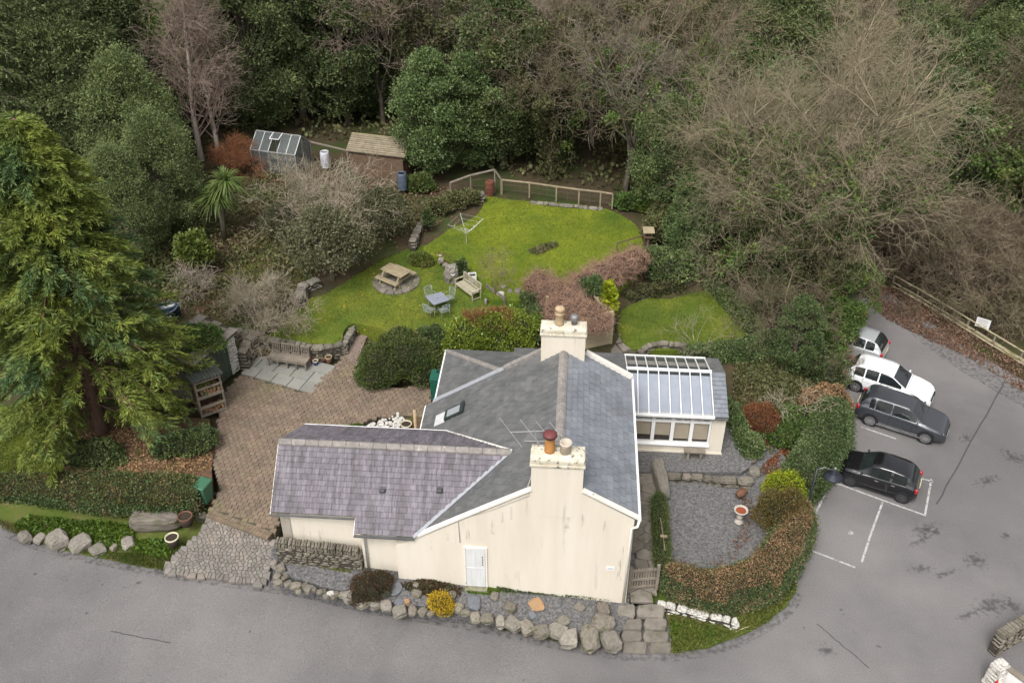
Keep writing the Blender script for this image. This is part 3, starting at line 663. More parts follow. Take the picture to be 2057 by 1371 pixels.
# retaining walls of the lower lawn by the patio
ZP = 1.08
drystone('retaining_wall', 'low mossy stone retaining wall behind the slatted bench and pots', wl2([(528, 702), (560, 706), (640, 722), (690, 712)], 1.1), 1.05, .72, .4, .15, .32, STONE, seed=12)
drystone('retaining_wall', 'stone wall edging the lawn where it turns up the gravel path', wl2([(690, 712), (703, 690), (712, 668), (735, 652)], 1.15), 1.1, .6, .35, .15, .3, STONE_L, seed=13)
drystone('retaining_wall', 'tall stone bank wall between outhouse and slatted bench', wl2([(492, 742), (505, 716), (524, 702)], 1.1), 1.05, 1.05, .5, .17, .36, STONE, seed=14)
drystone('retaining_wall', 'stone wall end with mossy top above the outhouse', wl2([(440, 690), (475, 682), (520, 690)], 1.5), 1.3, .75, .45, .16, .34, STONE, seed=15)
# gravel garden kerb walls
drystone('garden_kerb_wall', 'row of long stones along the terrace edge facing the round gravel bed', wl2([(1338, 962), (1400, 964), (1440, 970)], z_garden), .38, .30, .34, .15, .42, STONE, seed=16)
drystone('garden_kerb_wall', 'stone steps at the right end of the gravel terrace kerb', wl2([(1448, 972), (1505, 974)], z_garden), .38, .34, .42, .17, .55, STONE, seed=17)
# whitewashed wall foot below the curved hedge
drystone('whitewashed_wall', 'low whitewashed rough stone wall under the curved hedge by the steps', wl2([(1318, 1222), (1345, 1226), (1400, 1240), (1475, 1258)], lambda x, y: .1), .02, .42, .3, .14, .3, WSTONE, seed=18)
# far stone walls
drystone('lawn_edge_wall', 'low stone kerb along the top edge of the upper lawn under the rail fence', wl2([(1065, 408), (1140, 415), (1210, 422)], z_lawn2), lambda x, y: 2.1, .26, .3, .13, .4, STONE_L, seed=19)
drystone('rubble_wall', 'short rubble wall with pale stones beside the rusty drum', wl2([(935, 402), (968, 404)], 2.3), 2.1, .75, .5, .18, .32, STONE_L, seed=20)
drystone('bed_wall', 'rough low stone wall on the left of the upper lawn path', wl2([(828, 490), (842, 460), (858, 440)], 2.3), 2.05, .55, .4, .16, .34, STONE, seed=21)
drystone('bank_wall', 'tumbled stone wall in the bank below the old olive shrub', wl2([(598, 612), (610, 585), (636, 575)], 2.0), 1.75, .7, .45, .17, .34, STONE_L, seed=22)
drystone('arch_wall', 'curved low stone kerb at the back of the conservatory', wl2([(1285, 712), (1300, 700), (1330, 694), (1370, 698)], 1.2), 1.0, .45, .3, .14, .34, STONE, seed=23)
drystone('side_lawn_wall', 'low stone edge between the side lawn and the brown climber', wl2([(1235, 612), (1300, 594), (1380, 572)], 1.2), 1.1, .28, .3, .12, .4, STONE, seed=24)
drystone('corner_wall', 'dry stone wall with slanting copings in the bottom right corner', wl2([(1990, 1312), (2075, 1262)], .0), 0.0, .85, .36, .15, .3, STONE, True, seed=25)
# woodland wall at the far path
drystone('woodland_wall', 'pale stone parapet wall of a path among the far trees', [at(1362, 112, 3.2).xy, at(1432, 150, 3.0).xy], lambda x, y: z_terrain(x, y) - .1, 1.0, .4, .2, .55, STONE_L, seed=26)

# ------------------------------------------------------------------ voronoi paving, pavers, patio
def cells(points, R, poly, gap):
    out = []
    for i, p in enumerate(points):
        c = [(p[0] - R, p[1] - R), (p[0] + R, p[1] - R), (p[0] + R, p[1] + R), (p[0] - R, p[1] + R)]
        for j, q in enumerate(points):
            if i == j or abs(q[0] - p[0]) > 2 * R or abs(q[1] - p[1]) > 2 * R: continue
            mx, my = (p[0] + q[0]) / 2, (p[1] + q[1]) / 2; nx, ny = p[0] - q[0], p[1] - q[1]; L = math.hypot(nx, ny) or 1; nx /= L; ny /= L
            g = lambda a: (a[0] - mx) * nx + (a[1] - my) * ny - gap
            o = []
            for k in range(len(c)):
                a, b = c[k - 1], c[k]; fa, fb_ = g(a), g(b)
                if fb_ >= 0:
                    if fa < 0: t = fa / (fa - fb_); o.append((a[0] + (b[0] - a[0]) * t, a[1] + (b[1] - a[1]) * t))
                    o.append(b)
                elif fa >= 0: t = fa / (fa - fb_); o.append((a[0] + (b[0] - a[0]) * t, a[1] + (b[1] - a[1]) * t))
            c = o
            if len(c) < 3: break
        if len(c) >= 3: out.append((p, c))
    return out
def slab_piece(name, poly, zf, th, m, parent, inset=.02, rs=random, tilt=.01):
    cx = sum(p[0] for p in poly) / len(poly); cy = sum(p[1] for p in poly) / len(poly); n = len(poly); tx, ty = rs.uniform(-tilt, tilt), rs.uniform(-tilt, tilt)
    dz = rs.uniform(-.006, .008)
    top = []; mid = []; bot = []
    for p in poly:
        z = zf(p[0], p[1]) + dz + (p[0] - cx) * tx + (p[1] - cy) * ty; L = math.hypot(p[0] - cx, p[1] - cy) or 1; k = max(.3, 1 - inset / L)
        top.append((cx + (p[0] - cx) * k, cy + (p[1] - cy) * k, z + th)); mid.append((p[0], p[1], z + th * .55)); bot.append((p[0], p[1], z - .08))
    F = [tuple(range(n))] + [(n + i, n + (i + 1) % n, (i + 1) % n, i) for i in range(n)] + [(2 * n + i, 2 * n + (i + 1) % n, n + (i + 1) % n, n + i) for i in range(n)]
    return top + mid + bot, F
BRICK = mat('brick_paver', (.205, .152, .112), (.165, .128, .095), rough=.95, scale=1.2, detail=6, rnd=.14, hue=.012, bump=.5, bscale=40, c3=(.185, .16, .085), scale3=.35, fac3=(.52, .72))
JOINT = mat('mossy_joint', (.095, .085, .055), (.065, .06, .04), rough=1, scale=6)
YARD = [(425, 1022), (440, 985), (428, 900), (440, 835), (456, 780), (486, 752), (612, 790), (668, 740), (694, 708), (722, 716), (728, 772), (800, 780), (872, 768), (864, 815), (858, 835), (760, 835), (712, 858), (600, 905), (552, 1070)]
yard = sheet('brick_driveway', YARD, z_yard, JOINT, res=1.2, skirt=.6)
yp = SHEETS['brick_driveway']
rs = random.Random(5); pieces = []
ang = -HA - .05; ca, sa = math.cos(ang), math.sin(ang); oc = yp[0]
bl_, bw = .235, .19
for i in range(-10, 75):
    for j in range(-20, 80):
        a = (j + (.5 if i % 2 else 0)) * bl_; b = i * bw
        cx, cy = oc.x + a * ca - b * sa, oc.y + a * sa + b * ca
        if inside((cx, cy), yp):
            pieces.append((cx, cy))
pieces.sort(key=lambda p: p[1])
jb = MB()
for n, (cx, cy) in enumerate(pieces):
    hx, hy = bl_ / 2 - .007, bw / 2 - .007; r_ = rs.uniform(-.04, .04); c2, s2 = math.cos(ang + r_), math.sin(ang + r_)
    P = [(cx + x * c2 - y * s2, cy + x * s2 + y * c2) for x, y in ((-hx, -hy), (hx, -hy), (hx, hy), (-hx, hy))]
    V, F = slab_piece('paver', P, z_yard, .025, BRICK, None, .014, rs, .04)
    if n < 300: MB().add(V, F).build('paver', BRICK, yard, fix=False)
    else: jb.add(V, F)
o = jb.build('paver_field', BRICK, yard, fix=False); o['kind'] = 'stuff'
# edging course between drive and cobbles
ea, eb = hit(424, 1024, z_yard), hit(548, 1070, z_yard)
for k in range(20):
    p = ea.lerp(eb, (k + .5) / 20); d = (eb - ea).normalized(); nn = Vector((-d.y, d.x, 0))
    for row in (0, 1):
        c = p - nn * (.06 + row * .17); P = [(c.x + d.x * a - d.y * b, c.y + d.y * a + d.x * b) for a, b in ((-.066, -.077), (.066, -.077), (.066, .077), (-.066, .077))]
        V, F = slab_piece('edging_paver', P, lambda x, y: 1.02, .03, BRICK, None, .01, rs, .03)
        MB().add(V, F).build('edging_paver', BRICK, yard, fix=False)
COBBLE = mat('cobble_stone', (.215, .198, .178), (.165, .15, .135), rough=.9, scale=3, detail=6, rnd=.16, hue=.01, bump=.5, bscale=35, c3=(.29, .235, .195), scale3=.7, fac3=(.5, .7))
APJ = mat('apron_joint', (.13, .115, .085), (.095, .09, .055), rough=1, scale=3)
apron = sheet('cobbled_apron', [(404, 1072), (428, 1030), (545, 1078), (542, 1120), (530, 1172), (430, 1158), (330, 1146), (360, 1112)], z_apron, APJ, res=.8, skirt=.5)
ap = SHEETS['cobbled_apron']
pts = []
x0, x1 = min(p.x for p in ap), max(p.x for p in ap); y0, y1 = min(p.y for p in ap), max(p.y for p in ap)
sp = .145
for i in range(int((y1 - y0) / sp) + 1):
    for j in range(int((x1 - x0) / sp) + 1):
        p = (x0 + (j + .5 * (i % 2)) * sp + rs.uniform(-.055, .055), y0 + i * sp + rs.uniform(-.055, .055))
        if inside(p, ap): pts.append(p)
jc = MB(); kc = 0
for p, c in sorted(cells(pts, sp * 1.1, ap, .008), key=lambda q: q[0][1]):
    V, F = slab_piece('cobble', c, z_apron, .03, COBBLE, None, .025, rs, .1); kc += 1
    if kc <= 300: MB().add(V, F).build('cobble', COBBLE, apron, fix=False)
    else: jc.add(V, F)
if jc.v: jc.build('cobble_field', COBBLE, apron, fix=False)['kind'] = 'stuff'
# patio of large slabs
SLAB = mat('grey_patio_slab', (.255, .25, .225), (.205, .205, .18), rough=.85, scale=1.4, detail=6, rnd=.10, bump=.25, bscale=40, c3=(.23, .235, .19), scale3=.9, fac3=(.5, .7))
q = [at(483, 749, 1.15), at(529, 700, 1.15), at(676, 734, 1.15), at(627, 789, 1.15)]
patio = sheet('patio', [(p.x, p.y) for p in q], lambda x, y: 1.06, JOINT, res=2, skirt=.5, world=True)
def bil(s, t):
    a = q[1].lerp(q[2], s); b = q[0].lerp(q[3], s); return a.lerp(b, t)
rows = [(0, .34, [0, .22, .46, .70, 1]), (.34, .67, [0, .10, .34, .58, .82, 1]), (.67, 1, [0, .2, .42, .64, .82, 1])]
for t0, t1, cuts in rows:
    for s0, s1 in zip(cuts[:-1], cuts[1:]):
        e = .004; P = [bil(s0 + e, t1 - e), bil(s1 - e, t1 - e), bil(s1 - e, t0 + e), bil(s0 + e, t0 + e)]
        V, F = slab_piece('patio_slab', [(p.x, p.y) for p in P], lambda x, y: 1.085, .05, SLAB, None, .012, rs, .006)
        MB().add(V, F).build('patio_slab', SLAB, patio, fix=False)
# gravel path beside the hedge, flagstone path along the house, slabs behind the house
sheet('gravel_path', [(690, 712), (705, 680), (722, 655), (742, 645), (762, 652), (735, 680), (722, 715), (724, 740)], lambda x, y: 1.18, PATH, res=.6, wob=.04)
fp = sheet('flagstone_path', [(1272, 905), (1310, 905), (1312, 1150), (1310, 1192), (1262, 1192), (1278, 1150)], lambda x, y: .47, JOINT, res=1, skirt=.4)
fpp = SHEETS['flagstone_path']; pts = []
x0, x1 = min(p.x for p in fpp), max(p.x for p in fpp); y0, y1 = min(p.y for p in fpp), max(p.y for p in fpp); sp = .42
for i in range(int((y1 - y0) / sp) + 1):
    for j in range(int((x1 - x0) / sp) + 1):
        p = (x0 + (j + .5 * (i % 2)) * sp + rs.uniform(-.12, .12), y0 + i * sp + rs.uniform(-.12, .12))
        if inside(p, fpp): pts.append(p)
for p, c in cells(pts, sp * .9, fpp, .012):
    V, F = slab_piece('flagstone', c, lambda x, y: .475, .035, FLAG, None, .03, rs, .04)
    MB().add(V, F).build('flagstone', FLAG, fp, fix=False)
bp_ = sheet('rear_path', [(1222, 672), (1246, 668), (1280, 706), (1268, 722), (1226, 720)], lambda x, y: 1.08, JOINT, res=1, skirt=.5)
for P in ([(1226, 676), (1245, 670), (1258, 684), (1238, 690)], [(1239, 692), (1259, 686), (1272, 700), (1252, 706)], [(1226, 692), (1236, 692), (1250, 708), (1228, 710)]):
    V, F = slab_piece('path_slab', [at(a, b, 1.1).xy for a, b in P], lambda x, y: 1.085, .05, FLAG, None, .015, rs, .01)
    MB().add(V, F).build('path_slab', FLAG, bp_)
# stone steps from the road to the side gate
steps = empty('stone_steps', at(1295, 1260, .0)); tag(steps, 'broad worn stone steps from the road up to the side gate', 'steps')
s0 = steps.location.copy()
for (xa, xb, ya, yb, zt) in ((1238, 1335, 1212, 1236, .46), (1244, 1340, 1240, 1260, .36), (1247, 1344, 1264, 1284, .22), (1249, 1350, 1287, 1308, .10)):
    m_ = (xa + xb) / 2 + rs.uniform(-14, 14); w3 = rs.uniform(-8, 8)
    for a, b in ((xa, m_ - 1), (m_ + 1, xb)):
        J = lambda k=2.2: rs.uniform(-k, k)
        P = [at(a + 3, yb + J(), zt), at((a + b) / 2, yb + J(), zt), at(b - 3, yb + J(), zt), at(b, yb - 5, zt), at(b + J(1), ya + 4, zt), at(b - 4, ya + J(), zt), at((a + b) / 2, ya + J(), zt), at(a + 4, ya + J(), zt), at(a + J(1), (ya + yb) / 2, zt)]
        V, F = slab_piece('step_slab', [(p.x - s0.x, p.y - s0.y) for p in P], lambda x, y: zt - .12, .12, FLAG, None, .035, rs, .01)
        MB().add(V, F).build('step_slab', FLAG, steps)
# ------------------------------------------------------------------ boulders
ORD = ['first', 'second', 'third', 'fourth', 'fifth', 'sixth', 'seventh', 'eighth', 'ninth', 'tenth', 'eleventh', 'twelfth', 'thirteenth', 'fourteenth', 'fifteenth', 'sixteenth', 'seventeenth', 'eighteenth', 'nineteenth', 'twentieth']
def ordinal(k):
    if k < 20: return ORD[k]
    t, o = divmod(k + 1, 10); T = {2: 'twenty', 3: 'thirty', 4: 'forty'}[t]
    return T + '-' + ORD[o - 1] if o else {2: 'twentieth', 3: 'thirtieth', 4: 'fortieth'}[t]
EDGE = []
def boulder(px, py, w, zf, m=STONE, flat=.62, name='edging_stone', label=None, cat='stone', group=None, asp=1.0, rz=None, lib=BOULD, sink=.33):
    p = hit(px, py + w * .18, zf); s = w / pxm(p); h = s * flat
    o = stone(name, (p.x, p.y, p.z + h * (.5 - sink)), (s * random.uniform(.85, 1.15), s * asp * random.uniform(.7, 1.05), h * random.uniform(.8, 1.25)), m, None, (random.uniform(-.1, .1), random.uniform(-.1, .1), random.uniform(0, 6.28) if rz is None else rz), lib)
    return tag(o, label, cat, group)
EL = 'rounded grey stone in the edging row between gravel bed and road'
for x, y, w in [(240, 210, 95), (200, 300, 80), (290, 310, 80), (215, 365, 90), (325, 385, 90), (405, 400, 100), (430, 460, 62), (500, 400, 70), (545, 435, 92), (600, 445, 62), (665, 470, 66), (718, 460, 52), (845, 490, 62), (900, 500, 64),
                (990, 515, 130), (1130, 575, 122), (1170, 510, 52), (1225, 530, 62), (1265, 600, 110), (1385, 605, 132), (1530, 665, 150), (1670, 665, 112), (1785, 680, 92), (1870, 700, 70), (730, 520, 60), (810, 535, 60), (1015, 575, 75)]:
    boulder(520 + x / 5.413, 1100 + y / 5.413, w / 5.413 * 1.18, z_bed, random.choice([STONE, STONE, STONE_L]), label=EL, group='edging stones of the front gravel bed'); EDGE.append((x / 5.413 + 520, bpy.context.scene.collection.objects[-1]))
for x, y, w in [(700, 925, 62), (740, 955, 50), (800, 980, 62), (870, 985, 76), (945, 1005, 72), (1020, 1015, 86), (1100, 1035, 90), (1185, 1060, 82), (1278, 1055, 100), (1345, 1095, 112), (1470, 1095, 128), (1590, 1112, 110)]:
    boulder(680 + x / 2.911, 900 + y / 2.911, w / 2.911 * 1.12, z_bed, random.choice([STONE, STONE, STONE_L]), label=EL, group='edging stones of the front gravel bed'); EDGE.append((x / 2.911 + 680, bpy.context.scene.collection.objects[-1]))
for k, (_, o) in enumerate(sorted(EDGE, key=lambda q: q[0])): o['label'] = f'{ordinal(k)} stone from the cobbled end in the edging row by the road'
boulder(520 + 170 / 5.413, 1100 + 175 / 5.413, 15, z_bed, STONE_L, 1.3, label='upright pale stone at the cobbled end of the edging row')
boulder(664, 1190, 14, z_bed, WSTONE, .7, label='white painted stone in the edging row by the road')
boulder(818, 1207, 14, z_bed, ORSTONE, .9, label='small orange stone beside the grey slab near the drain cover')
boulder(803, 1206, 22, z_bed, SLATESTONE, .45, label='flat blue grey stone slab behind the edging row')
boulder(1211, 1249, 52, z_bed, STONE, .7, label='largest boulder in the gravel bed next to the stone steps')
boulder(1212, 1220, 40, z_bed, STONE, .5, label='broad flat stone at the cottage corner beside the steps')
boulder(1024, 1217, 26, z_bed, STONE, .6, label='reddish lone stone standing in the dark chippings')
boulder(1078, 1208, 34, z_bed, ORSTONE, .22, label='flat buff slab lying in the chippings near the gable')
boulder(994, 1194, 22, z_bed, STONE_L, .5, label='small stone at the foot of the gable right of the door')
boulder(953, 1204, 34, z_bed, SLATESTONE, .35, label='dark slate slab below the white gable door')
boulder(1132, 1243, 28, z_bed, STONE_L, .45, label='pale pointed stone lying in the middle of the chippings')
boulder(1164, 1216, 22, z_bed, STONE_L, .5, label='small pale stone near the gable plaque end of the bed')
boulder(1070, 1233, 16, z_bed, SLATESTONE, .5, label='little dark stone among the chippings')
boulder(739, 1181, 20, z_bed, STONE, .5, label='grey stone half hidden behind the brown heather')
boulder(836, 1173, 15, z_bed, STONE, .7, label='small upright stone against the gable near the drain cover')
boulder(837, 1190, 20, z_bed, STONE, .7, label='rounded stone between drain cover and yellow shrub')
boulder(908, 1192, 22, z_bed, STONE, .5, label='grey stone right behind the yellow shrub')
zv = lambda x, y: z_verge(x, y) + .05
for x, y, w, lb in [(150, 510, 80, 'pale rounded boulder at the left end of the verge row'), (235, 515, 78, 'grey flat boulder second in the left verge row'), (345, 525, 142, 'long large boulder in the left verge row'), (475, 545, 115, 'tall brownish boulder right of the long one on the verge'),
                    (575, 577, 84, 'low flat stone sunk in the verge grass'), (670, 578, 46, 'small stone on the verge beside the pointed boulder'), (755, 548, 78, 'pointed triangular boulder left of the lower flower tub'), (1180, 392, 58, 'stone at the hedge end beside the cobbled apron')]:
    boulder(x / 2.912, 900 + y / 2.912, w / 2.912 * 1.1, zv, STONE_L if w > 70 else STONE, .7 if 'flat' not in lb else .4, name='boulder', label=lb, group='boulders on the left verge')
p = hit(313, 1062, zv)
o = stone('stone_trough', (p.x, p.y + .2, p.z + .28), (1.85, .75, .62), STONE, None, (0, 0, .06), [rock_mesh(77, 14, 7, .45, .06)]); tag(o, 'long heavy block of stone lying before the left hedge', 'boulder')
# garden rocks
for px, py, w, m_, lb in [(1322, 962, 30, STONE, 'long upright stone block at the near end of the gravel terrace'), (884, 514, 8, WSTONE, 'white stone topping the rockery between the lawns'), (886, 522, 14, STONE_L, 'pinkish stone in the rockery between the lawns'),
                          (896, 532, 16, STONE, 'mossy stone in the middle of the lawn rockery'), (920, 548, 14, STONE, 'brown stone at the lower end of the lawn rockery'), (606, 590, 24, STONE_L, 'broad pale boulder at the lawn corner under the olive shrub'),
                          (1508, 922, 22, STONE, 'stone at the bend of the terrace kerb'), (1515, 945, 26, STONE_L, 'large pale stone ending the terrace kerb'), (1500, 908, 18, STONE, 'stone at the far end of the terrace kerb'), (467, 735, 26, STONE_L, 'grey pointed stone beside the patio and outhouse'),
                          (834, 420, 24, STONE_L, 'pale slab beside the path below the shed'), (705, 512, 26, STONE_L, 'pale stone slab in the bank behind the picnic table'), (690, 518, 16, STONE, 'rough stone left of the slab behind the picnic table'),
                          (1006, 590, 16, WSTONE, 'white stone in the kerb below the small tree'), (1024, 584, 13, STONE_L, 'rounded stone in the kerb below the small tree'), (1040, 585, 15, STONE_L, 'grey stone nearest the climber in the small tree kerb'), (1012, 576, 12, STONE, 'small stone beside the young tree trunk')]:
    zz = z_garden if (px > 1300 and py > 850) else (lambda x, y: 2.1) if py < 620 else (lambda x, y: 1.1)
    if px == 1322:
        a_, b_ = at(1322, 930, .55), at(1330, 1000, .55); c_ = (a_ + b_) / 2
        o = stone('stone_block', (c_.x, c_.y, .68), (.55, (b_ - a_).length + .2, .62), STONE_L, None, (0, 0, .05), BOULD); tag(o, lb, 'stone')
    else: boulder(px, py, w, zz, m_, .7, name='garden_stone', label=lb)
rk = hit(908, 566, z_lawn1)
o = stone('memorial_stone', (rk.x, rk.y, rk.z + .42), (.72, .62, 1.15), STONE_L, None, (.1, 0, .4), BOULD); tag(o, 'standing grey stone with a small white plate on the lower lawn', 'stone')
pl_ = MB().box((0, 0, 0), (.16, .02, .18), Matrix.Rotation(.78, 3, 'Y')).build('white_plate', WHITE, o)
pl_.matrix_parent_inverse = Matrix(); pl_.location = (-.05, -.5, .22); pl_.scale = (1 / .72, 1 / .62, 1 / 1.15); pl_.rotation_euler = (-.5, 0, 0)
# white pebbles beside the annex
pb = sheet('pebble_bed', [(730, 862), (800, 842), (850, 815), (868, 830), (864, 866), (740, 872)], lambda x, y: 1.0, LITTER, res=.5, wob=.05)
PEB = mat('white_pebble', (.62, .60, .57), (.5, .47, .42), rough=.8, scale=8, rnd=.15)
PEBS = [rock_mesh(90 + i, 7, 4, .8, .12) for i in range(4)]
pc = SHEETS['pebble_bed']; poly = [at(a, b, 1.0).xy for a, b in ((728, 864), (768, 846), (802, 834), (812, 846), (800, 862), (770, 866))]
k = 0
while k < 150:
    t = random.random(); a = poly[random.randrange(6)].lerp(poly[random.randrange(6)], random.random()).lerp(poly[random.randrange(6)], random.random() * .6)
    s = random.uniform(.07, .16); stone('pebble', (a.x, a.y, 1.03 + random.uniform(0, .10)), (s, s * random.uniform(.7, 1), s * .7), PEB, pb, None, PEBS); k += 1
# ------------------------------------------------------------------ conservatory
PANE = glass_mat('roof_pane', (.10, .11, .12), .16, .03)
WPANE = glass_mat('window_pane_glass', (.14, .14, .14), .14, .03)
BLIND = mat('roof_blind', (.44, .48, .57), (.52, .56, .65), rough=.8, scale=1.5)
CBLIND = mat('cream_blind', (.60, .51, .38), (.52, .44, .32), rough=.9, scale=2)
INWOOD = mat('interior_wood', (.17, .105, .07), (.12, .075, .05), rough=.8, scale=3)
cons = empty('conservatory', (HO.x, HO.y, 0), -HA); tag(cons, 'white framed conservatory with glazed roof and slate verge behind the cottage', 'conservatory')
def cbox(name, u0, u1, v0, v1, z0, z1, m, parent=None, bevel=0):
    return MB().box(((u0 + u1) / 2, (v0 + v1) / 2, (z0 + z1) / 2), (u1 - u0, v1 - v0, z1 - z0)).build(name, m, parent or cons, bevel=bevel)
CV0, CV1, CR, CZE, CZR = 7.36, 11.15, 9.35, 2.62, 3.27
cbox('plinth_wall', .42, 3.95, 7.50, 7.75, .2, 1.02, CREAM); cbox('corner_pier', 3.42, 3.95, 7.50, 7.80, 1.02, 2.58, CREAM)
cbox('footing', .42, 3.98, 7.47, 7.50, .2, .70, CREAM)
cbox('end_wall', 3.65, 3.95, 7.80, 11.0, .2, 2.56, CREAM); cbox('rear_wall', .12, 3.65, 10.75, 11.0, .2, 2.5, CREAM); cbox('interior_floor', .1, 3.65, 7.76, 10.74, .2, .75, INWOOD)
cbox('added_dark_lining', .13, 3.64, 10.70, 10.745, .76, 2.48, FRAMED); cbox('end_gable', 3.66, 3.94, 8.6, 9.9, 2.56, 3.05, CREAM)  # dark lining is added so the rear roof panes look dark
cbox('window_sill', .40, 3.44, 7.40, 7.56, 1.025, 1.09, WHITE, bevel=.01); cbox('window_head', .40, 3.42, 7.48, 7.62, 2.49, 2.575, WHITE)
ed = [.40, 1.18, 1.93, 2.67, 3.41]
for k in range(4):
    a, b = ed[k], ed[k + 1]
    w = cbox('window', a, a + .07, 7.50, 7.60, 1.09, 2.49, WHITE)
    cbox('window_mullion', b - .07, b - .002, 7.50, 7.60, 1.09, 2.49, WHITE, w)
    cbox('window_rail', a + .07, b - .07, 7.50, 7.60, 1.09, 1.16, WHITE, w); cbox('window_rail', a + .07, b - .07, 7.49, 7.61, 2.16, 2.26, WHITE, w)
    cbox('glazing_bar', (a + b) / 2 - .02, (a + b) / 2 + .02, 7.52, 7.58, 2.26, 2.49, WHITE, w)
    cbox('window_pane', a + .07, b - .07, 7.545, 7.555, 1.16, 2.16, WPANE, w)
    cbox('window_pane', a + .07, (a + b) / 2 - .02, 7.545, 7.555, 2.26, 2.49, WPANE, w); cbox('window_pane', (a + b) / 2 + .02, b - .07, 7.545, 7.555, 2.26, 2.49, WPANE, w)
    cbox('window_blind', a + .08, b - .08, 7.62, 7.63, 1.25 if k >= 2 else 1.4, 2.48, CBLIND, w)
cbox('armchair', .55, 1.15, 8.2, 8.9, .75, 1.45, INWOOD); cbox('cabinet', 1.35, 2.0, 8.1, 8.6, .75, 1.5, INWOOD)
def zc_f(v): return CZE + (CZR - CZE) * (v - CV0) / (CR - CV0)
def zc_b(v): return CZE + (CZR - CZE) * (CV1 - v) / (CV1 - CR)
us = np.linspace(.12, 3.42, 9)
nf = Vector((0, -(CZR - CZE) / (CR - CV0), 1)).normalized(); nb = Vector((0, (CZR - CZE) / (CV1 - CR), 1)).normalized()
for u in us:
    MB().beam((u, CV0, CZE + .02), (u, CR, CZR + .02), .036, .045, nf).build('glazing_bar', WHITE, cons)
    MB().beam((u, CV1, CZE + .02), (u, CR, CZR + .02), .036, .045, nb).build('glazing_bar', WHITE, cons)
for a, b in zip(us[:-1], us[1:]):
    MB().prism([(a + .026, CV0, CZE), (b - .026, CV0, CZE), (b - .026, CR - .04, CZR - .016), (a + .026, CR - .04, CZR - .016)], nf * .008).build('roof_pane', PANE, cons)
    MB().prism([(a + .026, CV1, CZE), (b - .026, CV1, CZE), (b - .026, CR + .04, CZR - .016), (a + .026, CR + .04, CZR - .016)], nb * .008).build('roof_pane', PANE, cons)
    MB().prism([(a + .01, CV0 + .1, CZE - .10), (b - .01, CV0 + .1, CZE - .10), (b - .01, CR - .08, CZR - .14), (a + .01, CR - .08, CZR - .14)], nf * .01).build('roof_blind', BLIND, cons)
MB().beam((.08, CR, CZR + .045), (3.46, CR, CZR + .045), .12, .07).build('ridge_bar', WHITE, cons)
MB().beam((.08, CV0 - .03, CZE), (3.46, CV0 - .03, CZE), .09, .09).build('eave_bar', WHITE, cons); MB().beam((.08, CV1 + .03, CZE), (3.46, CV1 + .03, CZE), .07, .07).build('eave_bar', WHITE, cons)
MB().beam((.3, CV0 - .02, CZE - .075), (3.98, CV0 - .02, CZE - .075), .08, .05).build('gutter', SL_C, cons)
su0, su1 = 3.455, 3.99
fv = Vector((0, CR - CV0, CZR - CZE)); bv = Vector((0, CR - CV1, CZR - CZE))
slates((su0, CV0, CZE), (1, 0, 0), fv, [(0, 0), (su1 - su0, 0), (su1 - su0, fv.length), (0, fv.length)], .21, .27, SL_B, 60, 'verge_deck', 31, parent=cons)
slates((su0, CV1, CZE), (1, 0, 0), bv, [(0, 0), (su1 - su0, 0), (su1 - su0, bv.length), (0, bv.length)], .21, .27, SL_C, 60, 'verge_deck', 32, parent=cons)

# ------------------------------------------------------------------ timber and metal things
TIMBER = mat('pale_weathered_timber', (.34, .28, .175), (.22, .18, .115), rough=.85, scale=3, detail=6, rnd=.10, stretch=(1, 6, 6), bump=.3)
GREYW = mat('grey_weathered_timber', (.24, .205, .165), (.17, .145, .115), rough=.9, scale=3, detail=6, rnd=.14, bump=.4)
TEAK = mat('silvered_teak', (.42, .38, .28), (.33, .30, .22), rough=.85, scale=4, rnd=.08)
BROWNW = mat('brown_timber', (.16, .105, .07), (.11, .075, .05), rough=.9, scale=3, rnd=.15, bump=.4)
FENCEW = mat('fence_timber', (.33, .27, .185), (.22, .18, .12), rough=.9, scale=3, rnd=.1)
METALG = mat('grey_painted_metal', (.235, .25, .30), (.20, .215, .26), rough=.4, scale=3, spec=.5)
SILVER = mat('pale_green_metal', (.36, .40, .38), (.30, .34, .32), rough=.35, metal=.3)
RUST = mat('rusty_steel', (.17, .06, .035), (.10, .04, .03), rough=.9, scale=5, c3=(.24, .11, .05), scale3=4)
BINGRN = mat('green_bin_plastic', (.045, .13, .075), (.055, .15, .09), rough=.5, scale=2)
DKGREEN = mat('dark_green_metal', (.012, .085, .06), (.016, .10, .07), rough=.45, scale=2)
GDOOR = mat('faded_green_door', (.065, .085, .065), (.045, .06, .045), rough=.85, scale=2, c3=(.10, .105, .09), scale3=4, rnd=.15)
TIN = mat('corrugated_tin', (.16, .17, .155), (.10, .115, .09), rough=.6, scale=2, metal=.2, c3=(.06, .08, .03), scale3=2)
SOIL = mat('pot_soil', (.035, .026, .02), (.05, .04, .025), rough=1, scale=12, bump=.8)
